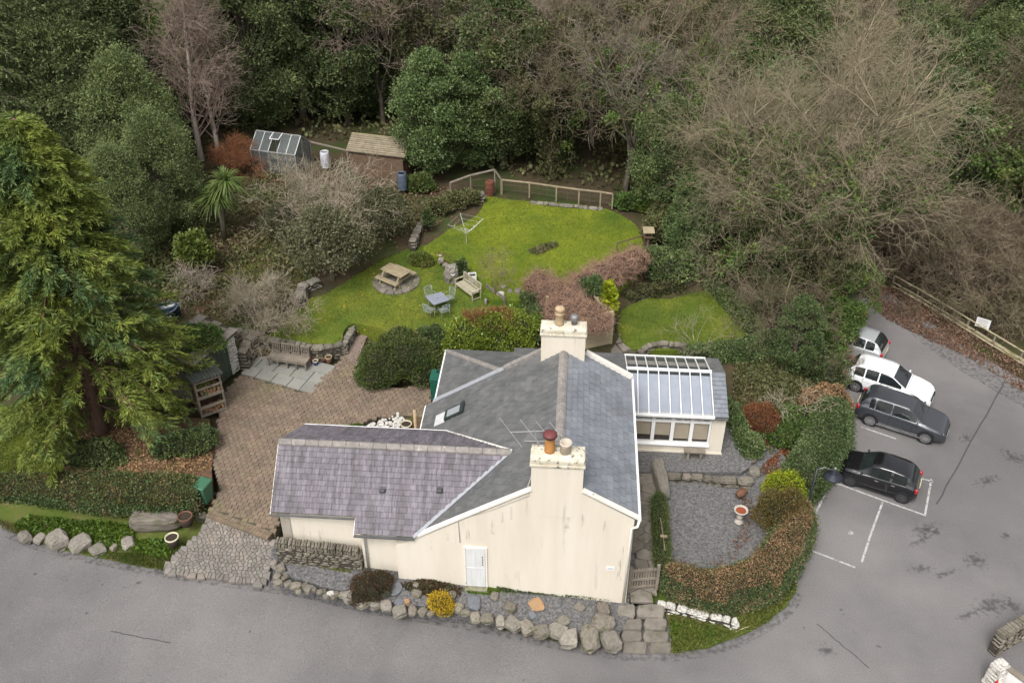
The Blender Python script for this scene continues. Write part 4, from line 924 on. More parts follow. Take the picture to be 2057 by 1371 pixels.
# slatted bench beside the patio
b0, b1 = at(541, 712, 1.55), at(619, 724, 1.55)
bn = empty('garden_bench', ((b0.x + b1.x) / 2, (b0.y + b1.y) / 2, 1.13), math.atan2(b1.y - b0.y, b1.x - b0.x)); tag(bn, 'brown slatted bench with four arched back panels beside the patio pots', 'bench')
L = (b1 - b0).length
for k in range(3): MB().box((0, -.17 + k * .17, .43), (L, .16, .03)).build('seat_board', GREYW, bn)
for k in range(5):
    x = -L / 2 + .04 + k * (L - .08) / 4
    for y in (-.22, .2): MB().box((x, y, .21), (.06, .06, .42)).build('leg', GREYW, bn)
for k in range(4):
    xa, xb = -L / 2 + .03 + k * L / 4, -L / 2 - .03 + (k + 1) * L / 4
    bk = MB().box(((xa + xb) / 2, .30, .92), (xb - xa, .035, .05)).build('back_rail', GREYW, bn)
    MB().box(((xa + xb) / 2, .24, .52), (xb - xa, .035, .05)).build('back_rail_lower', GREYW, bk)
    for j in range(5):
        xx = xa + .03 + j * (xb - xa - .06) / 4; MB().beam((xx, .235, .42), (xx, .305, .93), .035, .025).build('back_slat', GREYW, bk)
MB().beam((-L / 2, -.24, .36), (L / 2, -.24, .36), .03, .08).build('apron', GREYW, bn)
# flower pots by the bench
GLZ = {'tan': mat('tan_glaze', (.42, .33, .20), (.36, .28, .16), rough=.5), 'red': mat('red_clay', (.22, .085, .055), (.18, .07, .045), rough=.8), 'blue': mat('blue_glaze', (.035, .05, .14), (.03, .04, .11), rough=.3), 'brown': mat('brown_clay', (.15, .075, .045), (.12, .06, .04), rough=.8), 'cream': mat('cream_rim', (.58, .52, .38), (.5, .45, .33), rough=.5), 'dark': mat('dark_barrel', (.055, .038, .03), (.04, .03, .025), rough=.7), 'black': BLACKM}
def planter(px, py, w, z, body, rim, label, h=.9, name='flower_pot', group=None, plant=None):
    p = at(px, py, z); r = w / pxm(p) / 2; H = 2 * r * h
    o = empty(name, p); tag(o, label, 'pot', group)
    MB().lathe([(r * .72, 0), (r * .9, H * .5), (r * .95, H * .86), (r * .86, H * .86), (r * .8, H * .5)], 18, cap=False).build('pot_body', GLZ[body], o, True)
    MB().lathe([(r * .95, H * .86), (r, H * .88), (r, H), (r * .84, H), (r * .84, H * .84)], 18, cap=False).build('rim', GLZ[rim], o, True)
    MB().lathe([(.01, H * .88), (r * .86, H * .86), (r * .86, H * .8)], 14, cap=False).build('soil', SOIL, o)
    return o
zx = lambda a, b: (280 + a / 4.569, 560 + b / 4.569)
for a, b, w, bo, ri, lb in ((1580, 748, 56, 'red', 'red', 'red clay pot, leftmost of the five pots by the bench'), (1640, 722, 70, 'brown', 'tan', 'largest pot with tan rim at the back of the five pots'), (1620, 778, 52, 'blue', 'cream', 'blue glazed pot with cream rim in front of the five pots'), (1697, 738, 48, 'brown', 'brown', 'small plain brown pot in the middle of the five pots'), (1742, 752, 66, 'brown', 'tan', 'tan rimmed pot, rightmost of the five by the bench')):
    planter(*zx(a, b + 8), w / 4.569, 1.14, bo, ri, lb, group='pots beside the patio bench')
planter(376, 1052, 30, 1.0, 'dark', 'brown', 'dark half barrel tub at the hedge end behind the stone block', .8, 'barrel_tub', 'tubs on the left verge')
planter(349, 1092, 28, .82, 'dark', 'cream', 'brown tub with pale rim in the grass before the stone block', .75, 'barrel_tub', 'tubs on the left verge')
planter(817, 864, 23, 1.02, 'brown', 'cream', 'bowl planter with cream rim beside the white pebbles', .8, 'bowl_planter')
planter(1229, 668, 21, 1.1, 'black', 'black', 'tall black pot behind the cottage beside the slab path', 1.5, 'black_pot')
# outhouse with green door
A_ = at(455, 686, 2.85); B_ = at(425, 711, 2.85); dd = (B_ - A_); dd.z = 0; dd.normalize()
J = A_ - dd * .55
oh = empty('stone_outhouse', (J.x, J.y, 1.05), math.atan2(dd.y, dd.x)); tag(oh, 'small stone outhouse with green plank door and whitewashed jamb left of the patio', 'outhouse')
# local: +x along the facade toward the drive, +y = right-hand side of dd (facing away)
def orow(x0, x1, y, z0, z1, m, nm='stone', s=1):
    rs2 = random.Random(s); z = z0
    while z < z1:
        h = rs2.uniform(.12, .2); x = x0
        while x < x1:
            w = min(x1 - x + .02, rs2.uniform(.2, .4)); stone(nm, (x + w / 2, y, z + h / 2), (w * 1.02, .42, h * 1.08), m, oh, (rs2.uniform(-.05, .05), 0, rs2.uniform(-.05, .05)), rs=rs2); x += w
        z += h
fy = 1 if (dd.x * 0 + dd.y) else 1
MB().box((1.35, -1.0, .9), (2.6, 1.6, 1.9)).build('masonry_core', STONE, oh)
orow(.0, .52, -.18, 0, 1.95, WSTONE, 'whitewashed_stone', 2); orow(1.4, 2.6, -.18, 0, 1.9, STONE, 'stone', 3); orow(.5, 1.45, -.18, 1.82, 2.0, STONE, 'stone', 4)
dr = MB().box((.95, -.12, .92), (.86, .06, 1.76)).build('door', GDOOR, oh)
for k in range(5): MB().box((.61 + k * .172, -.075, .92), (.16, .03, 1.74)).build('door_board', GDOOR, dr)
rf = MB().prism([(-.1, .1, 1.93), (2.7, .1, 1.9), (2.7, -1.85, 2.2), (-.1, -1.85, 2.2)], (0, 0, .05)).build('roof', CORE, oh)
for i in range(5):
    for j in range(7):
        a_, b_ = -.13 + j * .405 + (.2 if i % 2 else 0), .12 - i * .4; q = lambda y: 1.965 + (.1 - y) * .14
        if a_ < 2.6: MB().prism([(a_, b_, q(b_) + .045), (min(2.75, a_ + .40), b_, q(b_) + .045), (min(2.75, a_ + .40), b_ - .42, q(b_ - .42) + .012), (a_, b_ - .42, q(b_ - .42) + .012)], (0, 0, .02)).build('roof_slab', FLAG, rf)
# log store
la, lb_ = at(455, 822, 1.05), at(411, 838, 1.05); ld = (lb_ - la); Ll = ld.length + .08; ld.normalize()
ls = empty('log_store', (la.x, la.y, 1.05), math.atan2(ld.y, ld.x)); tag(ls, 'open timber log store with corrugated tin roof left of the drive', 'log store')
for x in (0, Ll):
    for y in (0, -.62): MB().box((x, y, .85 if y else .95), (.08, .08, 1.7 if y else 1.9)).build('post', GREYW, ls)
for z, w in ((.12, .10), (.52, .14), (1.02, .14), (1.45, .10), (1.78, .10)): MB().box((Ll / 2, .05, z), (Ll + .1, .03, w)).build('front_rail', GREYW, ls)
for z in (.1, .95): MB().box((Ll / 2, -.32, z), (Ll, .55, .04)).build('shelf', GREYW, ls)
MB().box((Ll / 2, -.66, .9), (Ll, .03, 1.6)).build('back_board', BROWNW, ls)
for x in (-.05, Ll + .05): MB().box((x, -.32, .9), (.025, .6, 1.6)).build('side_board', BROWNW, ls)
tn = MB(); n = 40; V = []
for i in range(n + 1):
    x = -.15 + (Ll + .3) * i / n; z = .035 * math.sin(i * 1.57); V += [(x, .25, 2.0 + z), (x, -.85, 1.72 + z), (x, .25, 1.99 + z), (x, -.85, 1.71 + z)]
tn.add(V, [(4 * i, 4 * i + 4, 4 * i + 5, 4 * i + 1) for i in range(n)] + [(4 * i + 2, 4 * i + 3, 4 * i + 7, 4 * i + 6) for i in range(n)]); tn.build('tin_roof', TIN, ls)
LOGC = mat('split_log', (.42, .25, .13), (.22, .13, .075), rough=.9, scale=4, rnd=.3, hue=.02)
mw = Matrix.Translation(ls.location) @ Matrix.Rotation(ls.rotation_euler.z, 4, 'Z')
logme = [MB().tube([(0, -.16, 0), (0, .16, 0)], [.5, .46], k).mesh('log_shape') for k in (5, 6, 4)]
for me in logme: me.materials.append(LOGC)
for sh, top in ((.13, .42), (.98, 1.3)):
    z = sh + .06
    while z < top:
        x = .12
        while x < Ll - .1:
            r = random.uniform(.10, .17); o = bpy.data.objects.new('split_log', random.choice(logme)); COL.objects.link(o)
            o.location = mw @ Vector((x, -.22 + random.uniform(-.05, .1), z + random.uniform(-.02, .03))); o.scale = (r, 1.1, r); o.rotation_euler = (0, random.uniform(0, 6), ls.rotation_euler.z + random.uniform(-.15, .15))
            tag(o, f"split firewood log on the {'lower' if sh < .5 else 'upper'} shelf of the log store", 'log', 'logs in the log store'); x += r * random.uniform(.85, 1.05)
        z += .12
# wheelie bin
wp = at(414, 1003, 1.04); wb = empty('wheelie_bin', wp, -.35); tag(wb, 'green wheelie bin standing at the end of the left hedge', 'bin'); wb.scale = (.88,) * 3
def taper(b0, b1, h, z0=0):
    (x0, y0), (x1, y1) = b0, b1
    return MB().add([(-x0, -y0, z0), (x0, -y0, z0), (x0, y0, z0), (-x0, y0, z0), (-x1, -y1, z0 + h), (x1, -y1, z0 + h), (x1, y1, z0 + h), (-x1, y1, z0 + h)], [(3, 2, 1, 0), (4, 5, 6, 7), (0, 1, 5, 4), (1, 2, 6, 5), (2, 3, 7, 6), (3, 0, 4, 7)])
taper((.21, .24), (.27, .33), .92).build('bin_body', BINGRN, wb, bevel=.03)
taper((.30, .37), (.25, .32), .07, .925).build('lid', BINGRN, wb, bevel=.02)
for s in (-1, 1): MB().tube([(s * .2, .30, .1), (s * .27, .30, .1)], .1, 12).build('wheel', BLACKM, wb)
MB().tube([(-.22, .40, .88), (.22, .40, .88)], .02, 8).build('handle', BLACKM, wb)
# dark green metal cabinet beside the lean-to
gp = at(878, 792, 1.1); gb = empty('metal_cabinet', gp, -HA); tag(gb, 'dark green metal cabinet against the rear lean-to wall', 'cabinet')
MB().box((0, .0, .5), (.42, .7, 1.0)).build('cabinet_body', DKGREEN, gb, bevel=.02); MB().box((0, .0, 1.03), (.46, .74, .05)).build('cabinet_lid', DKGREEN, gb, bevel=.015); MB().box((.05, .2, 1.07), (.08, .12, .05)).build('flue_cap', BLACKM, gb)
# picnic table
PT = hit(796, 566, z_lawn1)
ta, tb = at(760.4, 529.6, PT.z + .74), at(811.5, 551, PT.z + .74)
pt = empty('picnic_table', PT, math.atan2(tb.y - ta.y, tb.x - ta.x)); tag(pt, 'weathered wooden picnic table with fixed benches on the lower lawn', 'picnic table'); pt.scale = (.88,) * 3
for k in range(5): MB().box((0, -.34 + k * .17, .74), (1.55, .155, .04)).build('table_board', TIMBER, pt)
for y in (-.72, .72): 
    for q in (-.08, .08): MB().box((0, y + q, .44), (1.55, .145, .04)).build('bench_board', TIMBER, pt)
for x in (-.55, .55):
    for s in (-1, 1): MB().beam((x, s * .3, .70), (x + .002 * s, s * .78, 0), .04, .1, (1, 0, 0)).build('leg', TIMBER, pt)
    MB().beam((x + .045, -.8, .40), (x + .045, .8, .40), .04, .1).build('cross_beam', TIMBER, pt); MB().beam((x + .045, -.38, .70), (x + .045, .38, .70), .04, .09).build('top_bearer', TIMBER, pt)
base = empty('round_stone_base', (PT.x, PT.y, PT.z)); tag(base, 'circular brown paved base under the picnic table', 'paving')
for ring, (r0, r1, n) in enumerate(((0.02, .42, 6), (.44, .80, 11), (.82, 1.14, 16))):
    for k in range(n):
        a0, a1 = 2 * math.pi * (k + .04) / n, 2 * math.pi * (k + .96) / n
        P = [(r0 * math.cos(a0), r0 * math.sin(a0)), (r1 * math.cos(a0), r1 * math.sin(a0)), (r1 * math.cos((a0 + a1) / 2), r1 * math.sin((a0 + a1) / 2)), (r1 * math.cos(a1), r1 * math.sin(a1)), (r0 * math.cos(a1), r0 * math.sin(a1))]
        V, F = slab_piece('paving_sett', P, lambda x, y: .0, .06, FLAG, None, .015, random, .01); MB().add(V, F).build('paving_sett', FLAG, base)
# metal table and four chairs
TP = hit(880, 622, z_lawn1); mt = empty('metal_table', TP, .55); tag(mt, 'square grey metal garden table with parasol hole on the lower lawn', 'table'); mt.scale = (.88,) * 3
tt = MB(); rr = .09; h = .47; P = []
for cx, cy, a0 in ((h - rr, h - rr, 0), (-h + rr, h - rr, 90), (-h + rr, -h + rr, 180), (h - rr, -h + rr, 270)):
    for k in range(5): t = math.radians(a0 + k * 22.5); P.append((cx + rr * math.cos(t), cy + rr * math.sin(t), .70))
tt.prism(P, (0, 0, .03)).build('table_top', METALG, mt); MB().lathe([(.03, .731), (.03, .735), (.001, .735)], 12).build('parasol_hole', BLACKM, mt)
for sx in (-1, 1):
    for sy in (-1, 1): MB().tube([(sx * .40, sy * .40, .70), (sx * .34, sy * .34, .35), (sx * .42, sy * .42, 0)], .018, 6).build('leg', METALG, mt)
def metal_chair():
    c = empty('metal_chair', (0, 0, 0))
    for s in (-1, 1):
        MB().tube([(s * .25, -.28, 0), (s * .25, -.25, .35), (s * .25, -.14, .60), (s * .25, .08, .64), (s * .24, .22, .62)], .014, 6).build('arm_frame', SILVER, c, True)
        MB().tube([(s * .22, .30, 0), (s * .22, .22, .42), (s * .22, .30, .9)], .014, 6).build('back_frame', SILVER, c, True)
        MB().tube([(s * .22, -.24, .42), (s * .22, .22, .42)], .012, 6).build('seat_rail', SILVER, c)
    MB().tube([(-.22, .30, .9), (0, .32, .93), (.22, .30, .9)], .014, 6).build('top_rail', SILVER, c)
    for k in range(5): MB().box((0, .235 + .013 * k, .52 + .08 * k), (.43, .008, .022)).build('back_slat', SILVER, c)
    for k in range(6): MB().box((0, -.22 + .085 * k, .425), (.43, .04, .008)).build('seat_slat', SILVER, c)
    return c
ch0 = metal_chair()
for i, (px, py, a, lb) in enumerate(((861, 626, 35 + 90, 'grey metal armchair at the near left of the square table'), (862, 593, 35, 'grey metal armchair at the far left of the square table'), (908, 596, 35 - 75, 'grey metal armchair at the far right of the square table'), (894, 626, 35 + 180, 'grey metal armchair at the near right of the square table'))):
    c = ch0 if i == 0 else copy_tree(ch0); p = hit(px, py + 12, z_lawn1); v = Vector((p.x - TP.x, p.y - TP.y)); n = v.normalized()
    c.scale = (.88,) * 3; c.location = (TP.x + n.x * .66, TP.y + n.y * .66, p.z); c.rotation_euler = (0, 0, math.atan2(n.y, n.x) - math.pi / 2); tag(c, lb, 'chair', 'metal chairs round the square table')
# teak bench
k0, k1 = at(921, 571, 2.2), at(957, 598, 2.2); kb = hit(955, 607, z_lawn1); kd = (k1 - k0); 
tk = empty('teak_bench', (0, 0, 0), math.atan2(kd.y, kd.x)); cb = (k0 + k1) / 2; tk.location = (cb.x, cb.y + .35, z_lawn1(cb.x, cb.y)); tag(tk, 'silvery teak bench with slatted back near the small tree', 'bench'); tk.scale = (.88,) * 3
KL = 1.6
for k in range(6): MB().box((0, -.22 + k * .088, .43), (KL - .1, .06, .025)).build('seat_slat', TEAK, tk)
for s in (-1, 1):
    MB().box((s * KL / 2, -.25, .31), (.06, .06, .62)).build('front_leg', TEAK, tk); MB().beam((s * KL / 2, .27, 0), (s * KL / 2, .33, .92), .06, .06).build('back_leg', TEAK, tk)
    MB().box((s * KL / 2, .0, .635), (.075, .62, .035)).build('arm_rest', TEAK, tk); MB().box((s * KL / 2, 0, .12), (.04, .5, .05)).build('side_stretcher', TEAK, tk)
MB().box((0, .33, .90), (KL, .05, .08)).build('top_rail', TEAK, tk); MB().box((0, .29, .50), (KL, .04, .06)).build('lower_rail', TEAK, tk)
for k in range(14): MB().beam((-KL / 2 + .09 + k * (KL - .18) / 13, .295, .5), (-KL / 2 + .09 + k * (KL - .18) / 13, .33, .88), .045, .02).build('back_slat', TEAK, tk)
MB().box((0, -.25, .38), (KL, .04, .07)).build('seat_apron', TEAK, tk)
# white planter box, lantern, small lean fence board
wp = hit(949, 563, z_lawn2); wpx = empty('white_planter', wp, .1); tag(wpx, 'square white planter box behind the teak bench', 'planter')
for dx, dy, sx, sy in ((0, -.17, .38, .03), (0, .17, .38, .03), (-.175, 0, .03, .31), (.175, 0, .03, .31)): MB().box((dx, dy, .17), (sx, sy, .34)).build('box_side', WHITE, wpx)
MB().box((0, 0, .14), (.32, .31, .26)).build('soil', SOIL, wpx)
lp = hit(976, 611, z_lawn1); lt = empty('garden_lantern', lp, .3); tag(lt, 'small pale lantern standing at the right end of the teak bench', 'lantern')
MB().lathe([(.07, 0), (.07, .25), (.055, .27)], 10).build('lantern_body', STONE_L, lt); MB().lathe([(.08, .27), (.03, .33), (.01, .34)], 10).build('lantern_top', GREYM, lt)
lf = hit(990, 606, z_lawn1); tf = empty('board_edging', (lf.x, lf.y, lf.z), math.atan2(at(1000, 606, 1.8).y - at(978, 590, 1.8).y, at(1000, 606, 1.8).x - at(978, 590, 1.8).x)); tag(tf, 'low grey board edging between teak bench and climber', 'edging')
for k in range(3): MB().box((0, .2, .12 + k * .17), (1.5, .035, .16)).build('board', GREYW, tf)
for x in (-.7, 0, .7): MB().box((x, .16, .3), (.07, .05, .6)).build('stake', GREYW, tf)
# rotary clothes dryer
dp = hit(937, 490, z_lawn2); dz = z_above(938, 457, dp) - dp.z
rd = empty('rotary_dryer', dp); tag(rd, 'thin rotary clothes dryer standing on the left of the upper lawn', 'clothes dryer')
MB().tube([(0, 0, 0), (0, 0, dz)], .022, 8).build('pole', ALU, rd); tipz = dz + .35
for k in range(4):
    a = .35 + k * math.pi / 2; MB().tube([(0, 0, dz - .35), (math.cos(a) * .95, math.sin(a) * .95, tipz)], .013, 6).build('arm', ALU, rd)
for q in (.5, .75, .98):
    P = [(math.cos(.35 + k * math.pi / 2) * .95 * q, math.sin(.35 + k * math.pi / 2) * .95 * q, dz - .35 + q * .7) for k in range(5)]; MB().tube(P, .004, 3).build('line', WHITE, rd)
# water butts, drum
def barrel(px, py, w, z, m, name, label, asp=1.5, bands=4, lid=None):
    p = at(px, py, z); r = w / pxm(p) / 2; H = 2 * r * asp; o = empty(name, p); tag(o, label, 'barrel')
    prof = [(r * .86, 0)]
    for i in range(13):
        t = i / 12; bul = .86 + .14 * math.sin(math.pi * t) ** .6; prof.append((r * (bul + (.03 if i % 3 == 1 else 0)), H * t))
    prof += [(r * .8, H), (r * .8, H * .93)]
    MB().lathe(prof, 18, cap=False).build('barrel_body', m, o, True); MB().lathe([(.01, H * .94), (r * .81, H * .93)], 16, cap=False).build('barrel_top', lid or m, o)
    return o, H
barrel(655, 335, 19, 2.75, mat('white_barrel', (.55, .57, .62), (.5, .5, .55), rough=.5), 'white_barrel', 'white plastic barrel between greenhouse and shed', 1.75, lid=GREYM)
barrel(809, 379, 20, 2.75, mat('blue_grey_barrel', (.10, .125, .165), (.08, .10, .14), rough=.5), 'water_butt', 'blue grey water butt at the near corner of the shed', 1.75, lid=BLACKM)
wz = at(809, 381, 2.52); st_ = empty('butt_stand', (wz.x, wz.y, 2.45)); tag(st_, 'dark stand under the blue grey water butt', 'stand')
MB().box((0, 0, .27), (.5, .5, .04)).build('stand_top', BLACKM, st_)
for sx in (-1, 1):
    for sy in (-1, 1): MB().box((sx * .2, sy * .2, .125), (.05, .05, .25)).build('leg', BLACKM, st_)
barrel(984, 390, 19, 2.15, RUST, 'rusty_drum', 'rust brown steel drum beside the fence corner post', 1.55, lid=RUST)
# shed
sb = at(806, 366, 2.5); EZs = z_above(809, 317, sb); rl, rr_ = at(698, 304, EZs), at(809, 317, EZs); sd = (rr_ - rl); sl = sd.length
sh = empty('garden_shed', (rr_.x, rr_.y, 2.45), math.atan2(sd.y, sd.x)); tag(sh, 'weathered timber shed with slatted pitched roof behind the garden', 'shed')
H0 = EZs - 2.45; D = 1.9; RH = .62
for k in range(10): MB().box((-sl / 2, .08, H0 * (k + .5) / 10), (sl - .1, .03, H0 / 10 - .012)).build('wall_board', BROWNW, sh)
for k in range(10):
    MB().box((-.06, D / 2 + .05, H0 * (k + .5) / 10), (.03, D - .15, H0 / 10 - .012)).build('end_board', BROWNW, sh); MB().box((-sl + .06, D / 2 + .05, H0 * (k + .5) / 10), (.03, D - .15, H0 / 10 - .012)).build('end_board', BROWNW, sh)
MB().box((-sl / 2, D / 2 + .05, H0 / 2), (sl - .2, D - .2, H0 - .05)).build('inner_wall', BROWNW, sh)
MB().prism([(-.05, .1, H0), (-.05, D, H0), (-.05, D / 2 + .05, H0 + RH - .05)], (-.04, 0, 0)).build('gable_board', BROWNW, sh)
for s, y0, y1 in ((1, -.05, D / 2 + .05), (-1, D + .15, D / 2 + .05)):
    MB().prism([(-sl - .05, y0, H0), (.1, y0, H0), (.1, y1, H0 + RH), (-sl - .05, y1, H0 + RH)], (0, 0, .02)).build('roof_deck', CORE, sh)
    for k in range(9):
        t0, t1 = k / 9, (k + .62) / 9; ya, yb = y0 + (y1 - y0) * t0, y0 + (y1 - y0) * t1; za, zb2 = H0 + RH * t0, H0 + RH * t1
        MB().prism([(-sl - .08, ya, za + .035), (.13, ya, za + .035), (.13, yb, zb2 + .035), (-sl - .08, yb, zb2 + .035)], (0, 0, .05)).build('roof_slat', mat('grey_brown_slat', (.265, .225, .155), (.18, .15, .105), rough=.9, scale=3, rnd=.12), sh)
MB().box((-sl / 2, D / 2 + .05, H0 + RH + .05), (sl + .2, .12, .05)).build('ridge_board', TIMBER, sh)
MB().box((-.035, .9, H0 * .5), (.03, .75, H0 * .95)).build('shed_door', BROWNW, sh)
# greenhouse
ga, gb_ = at(515, 262, 4.75), at(604, 273, 4.75); gd = gb_ - ga; GLn = gd.length
gh = empty('greenhouse', (gb_.x, gb_.y, 2.65), math.atan2(gd.y, gd.x)); tag(gh, 'small aluminium framed greenhouse with pitched glass roof beside the white barrel', 'greenhouse')
GP = glass_mat('greenhouse_glass', (.16, .18, .18), .30, .04); RZ, EZg, HW = 2.1, 1.35, .95
for y, z in ((0, RZ), (-HW, EZg), (HW, EZg), (-HW, .05), (HW, .05)): MB().beam((-GLn, y, z), (0, y, z), .05, .05).build('frame_rail', ALU, gh)
ng = 5
for i in range(ng + 1):
    x = -GLn * i / ng
    for s in (-1, 1):
        MB().beam((x, 0, RZ), (x, s * HW, EZg), .035, .035).build('roof_bar', ALU, gh); MB().beam((x, s * HW, EZg), (x, s * HW, 0), .035, .035).build('upright', ALU, gh)
for i in range(ng):
    xa, xb = -GLn * i / ng - .02, -GLn * (i + 1) / ng + .02
    for s in (-1, 1):
        if not (i == 2 and s == -1): MB().prism([(xa, 0, RZ), (xb, 0, RZ), (xb, s * HW, EZg), (xa, s * HW, EZg)], (0, 0, .006)).build('glass_pane', GP, gh)
        MB().prism([(xa, s * HW, EZg), (xb, s * HW, EZg), (xb, s * HW, .05), (xa, s * HW, .05)], (0, .006 * s, 0)).build('glass_pane', GP, gh)
xa, xb = -GLn * 2 / ng, -GLn * 3 / ng
vp = MB().prism([(xa, -.02, RZ + .02), (xb, -.02, RZ + .02), (xb, -HW * .6, EZg + .62), (xa, -HW * .6, EZg + .62)], (0, 0, .012)).build('roof_vent', GP, gh)
for x in (xa, xb): MB().beam((x, -.02, RZ + .03), (x, -HW * .6, EZg + .63), .04, .04).build('vent_frame', WHITE, vp)
MB().beam((xa, -HW * .6, EZg + .63), (xb, -HW * .6, EZg + .63), .04, .04).build('vent_frame', WHITE, vp)
for x in (0, -GLn):
    MB().prism([(x, -HW, 0), (x, HW, 0), (x, HW, EZg), (x, 0, RZ), (x, -HW, EZg)], (.006, 0, 0)).build('gable_glass', GP, gh)
    MB().beam((x, 0, RZ), (x, 0, 0), .03, .03).build('gable_bar', ALU, gh)
MB().box((-GLn / 2, HW * .4, .4), (GLn - .4, .6, .06)).build('staging', GREYW, gh)
# rail fences
def post(root, p, h, m=FENCEW, w=.075, nm='post'): MB().box((p[0], p[1], p[2] + h / 2), (w, w, h)).build(nm, m, root)
def fence(name, label, pts, tops, m=FENCEW, rw=.12, rh=.06, mesh_wire=False, cat='fence', mid=None):
    """pts: ground points, tops: post heights"""
    r0 = pts[0]; root = empty(name, r0); tag(root, label, cat)
    P = [p - r0 for p in pts]
    for p, t in zip(P, tops): post(root, p, t - .02, m)
    for i in range(len(P) - 1):
        a, b = P[i] + Vector((0, 0, tops[i])), P[i + 1] + Vector((0, 0, tops[i + 1]))
        MB().beam(a, b, rw, rh).build('rail', m, root)
        if mid: MB().beam(P[i] + Vector((0, -.06, tops[i] * mid)), P[i + 1] + Vector((0, -.06, tops[i + 1] * mid)), .03, .10).build('lower_rail', m, root)
        if mesh_wire:
            wb_ = MB()
            for k in (2, 4): wb_.tube([P[i] + Vector((0, .05, tops[i] * k / 6)), P[i + 1] + Vector((0, .05, tops[i + 1] * k / 6))], .0025, 3)
            n = int((P[i + 1] - P[i]).length / .45)
            for k in range(n):
                q = P[i].lerp(P[i + 1], k / max(1, n)); wb_.tube([q + Vector((0, .05, .02)), q + Vector((0, .05, tops[i] * .95))], .002, 3)
            wb_.build('wire_mesh', GREYM, root)
    return root
gpt = [at(a, b, 2.0) for a, b in ((1008, 391), (1063, 397), (1117, 405), (1162, 411), (1205, 416), (1229, 420))]
fence('rail_fence', 'timber rail fence with wire mesh along the far edge of the upper lawn', gpt, [.92] * 6, rw=.11, rh=.05, mesh_wire=True)
g2 = [at(905, 392, 2.3), at(946, 385, 2.2), at(994, 390, 2.0), at(1006, 391, 2.0)]
fence('sloping_rail_fence', 'sloping timber rail with wire rising to the corner post behind the drum', g2, [.75, 1.0, 1.5, 1.0], GREYW, mesh_wire=True)
g3 = [at(648, 322, 2.8), at(700, 332, 2.8)]
fence('shed_fence', 'plain timber rail between greenhouse and shed', [at(620, 312, 2.8), at(700, 330, 2.8)], [.9, .85], GREYW)
fence('small_rail_fence', 'short dark rail with two posts beside the bird table', [at(1238, 516, 2.0), at(1292, 500, 2.0)], [.8, .8], BROWNW, .06, .05)
bt = empty('bird_table', at(1299, 506, 2.0)); tag(bt, 'wooden bird table with flat roof at the right end of the upper lawn', 'bird table')
MB().box((0, 0, .45), (.09, .09, .9)).build('post', BROWNW, bt); MB().box((0, 0, .92), (.45, .38, .03)).build('tray', BROWNW, bt)
for sx in (-.16, .16): MB().box((sx, 0, 1.06), (.03, .3, .25)).build('side', BROWNW, bt)
MB().prism([(-.28, -.25, 1.19), (.28, -.25, 1.19), (.28, .25, 1.28), (-.28, .25, 1.28)], (0, 0, .03)).build('roof', TIMBER, bt)
# arbour with pale boards behind the cottage
ARBW = mat('pale_arbour_board', (.50, .43, .29), (.40, .34, .22), rough=.85, scale=3, rnd=.08, stretch=(1, 6, 6))
ab = empty('timber_arbour', at(1200, 700, 1.05), .38); tag(ab, 'pale boarded timber arbour under the brown climber behind the rear chimney', 'arbour')
for k in range(6): MB().box((.05, 0, .10 + k * .17), (1.25, .04, .16)).build('front_board', ARBW, ab)
for x in (-.6, .66): MB().box((x, .03, .9), (.12, .12, 1.8)).build('post', ARBW, ab)
for x in (-.6, .66): MB().box((x, 1.5, .85), (.10, .10, 1.7)).build('post', TIMBER, ab)
for k in range(6): MB().box((.68, .8, .10 + k * .17), (.04, 1.4, .16)).build('side_board', ARBW, ab)
for k in range(5): MB().box((-1.1 + k * .4, .8, 1.74), (.06, 1.5, .08)).build('roof_beam', TIMBER, ab)
MB().box((-.2, .03, 1.82), (1.8, .06, .1)).build('lintel', ARBW, ab)
ap_ = MB(); ap_.beam(at(1098, 665, 1.2), at(1098, 665, 1.2) + Vector((0, 0, 1.9)), .14, .14); o = ap_.build('pergola_post', TIMBER); tag(o, 'single pale timber post standing left of the rear chimney', 'post')
# side gate
gt0, gt1 = at(1266, 1186, .5), at(1314, 1182, .5); gr = empty('side_gate', gt0, math.atan2(gt1.y - gt0.y, gt1.x - gt0.x)); tag(gr, 'grey picket gate between the gable corner and the hedge', 'gate'); GL_ = (gt1 - gt0).length
for z in (.18, .55, .98): MB().box((GL_ / 2, 0, z), (GL_, .035, .09)).build('rail', GREYW, gr)
for k in range(9): MB().box((.05 + k * (GL_ - .1) / 8, .03, .55), (.055, .02, 1.0)).build('picket', GREYW, gr)
for x in (-.06, GL_ + .06): MB().box((x, 0, .6), (.1, .1, 1.2)).build('gate_post', GREYW, gr)
# plank seat before the conservatory
sp_ = at(1393, 920, .64); ps = empty('plank_seat', sp_, -HA); tag(ps, 'small grey plank seat below the conservatory windows', 'seat')
MB().box((0, 0, .40), (.82, .26, .06)).build('seat_plank', GREYW, ps)
for x in (-.24, .26): MB().box((x, 0, .18), (.09, .2, .37)).build('leg', GREYW, ps)
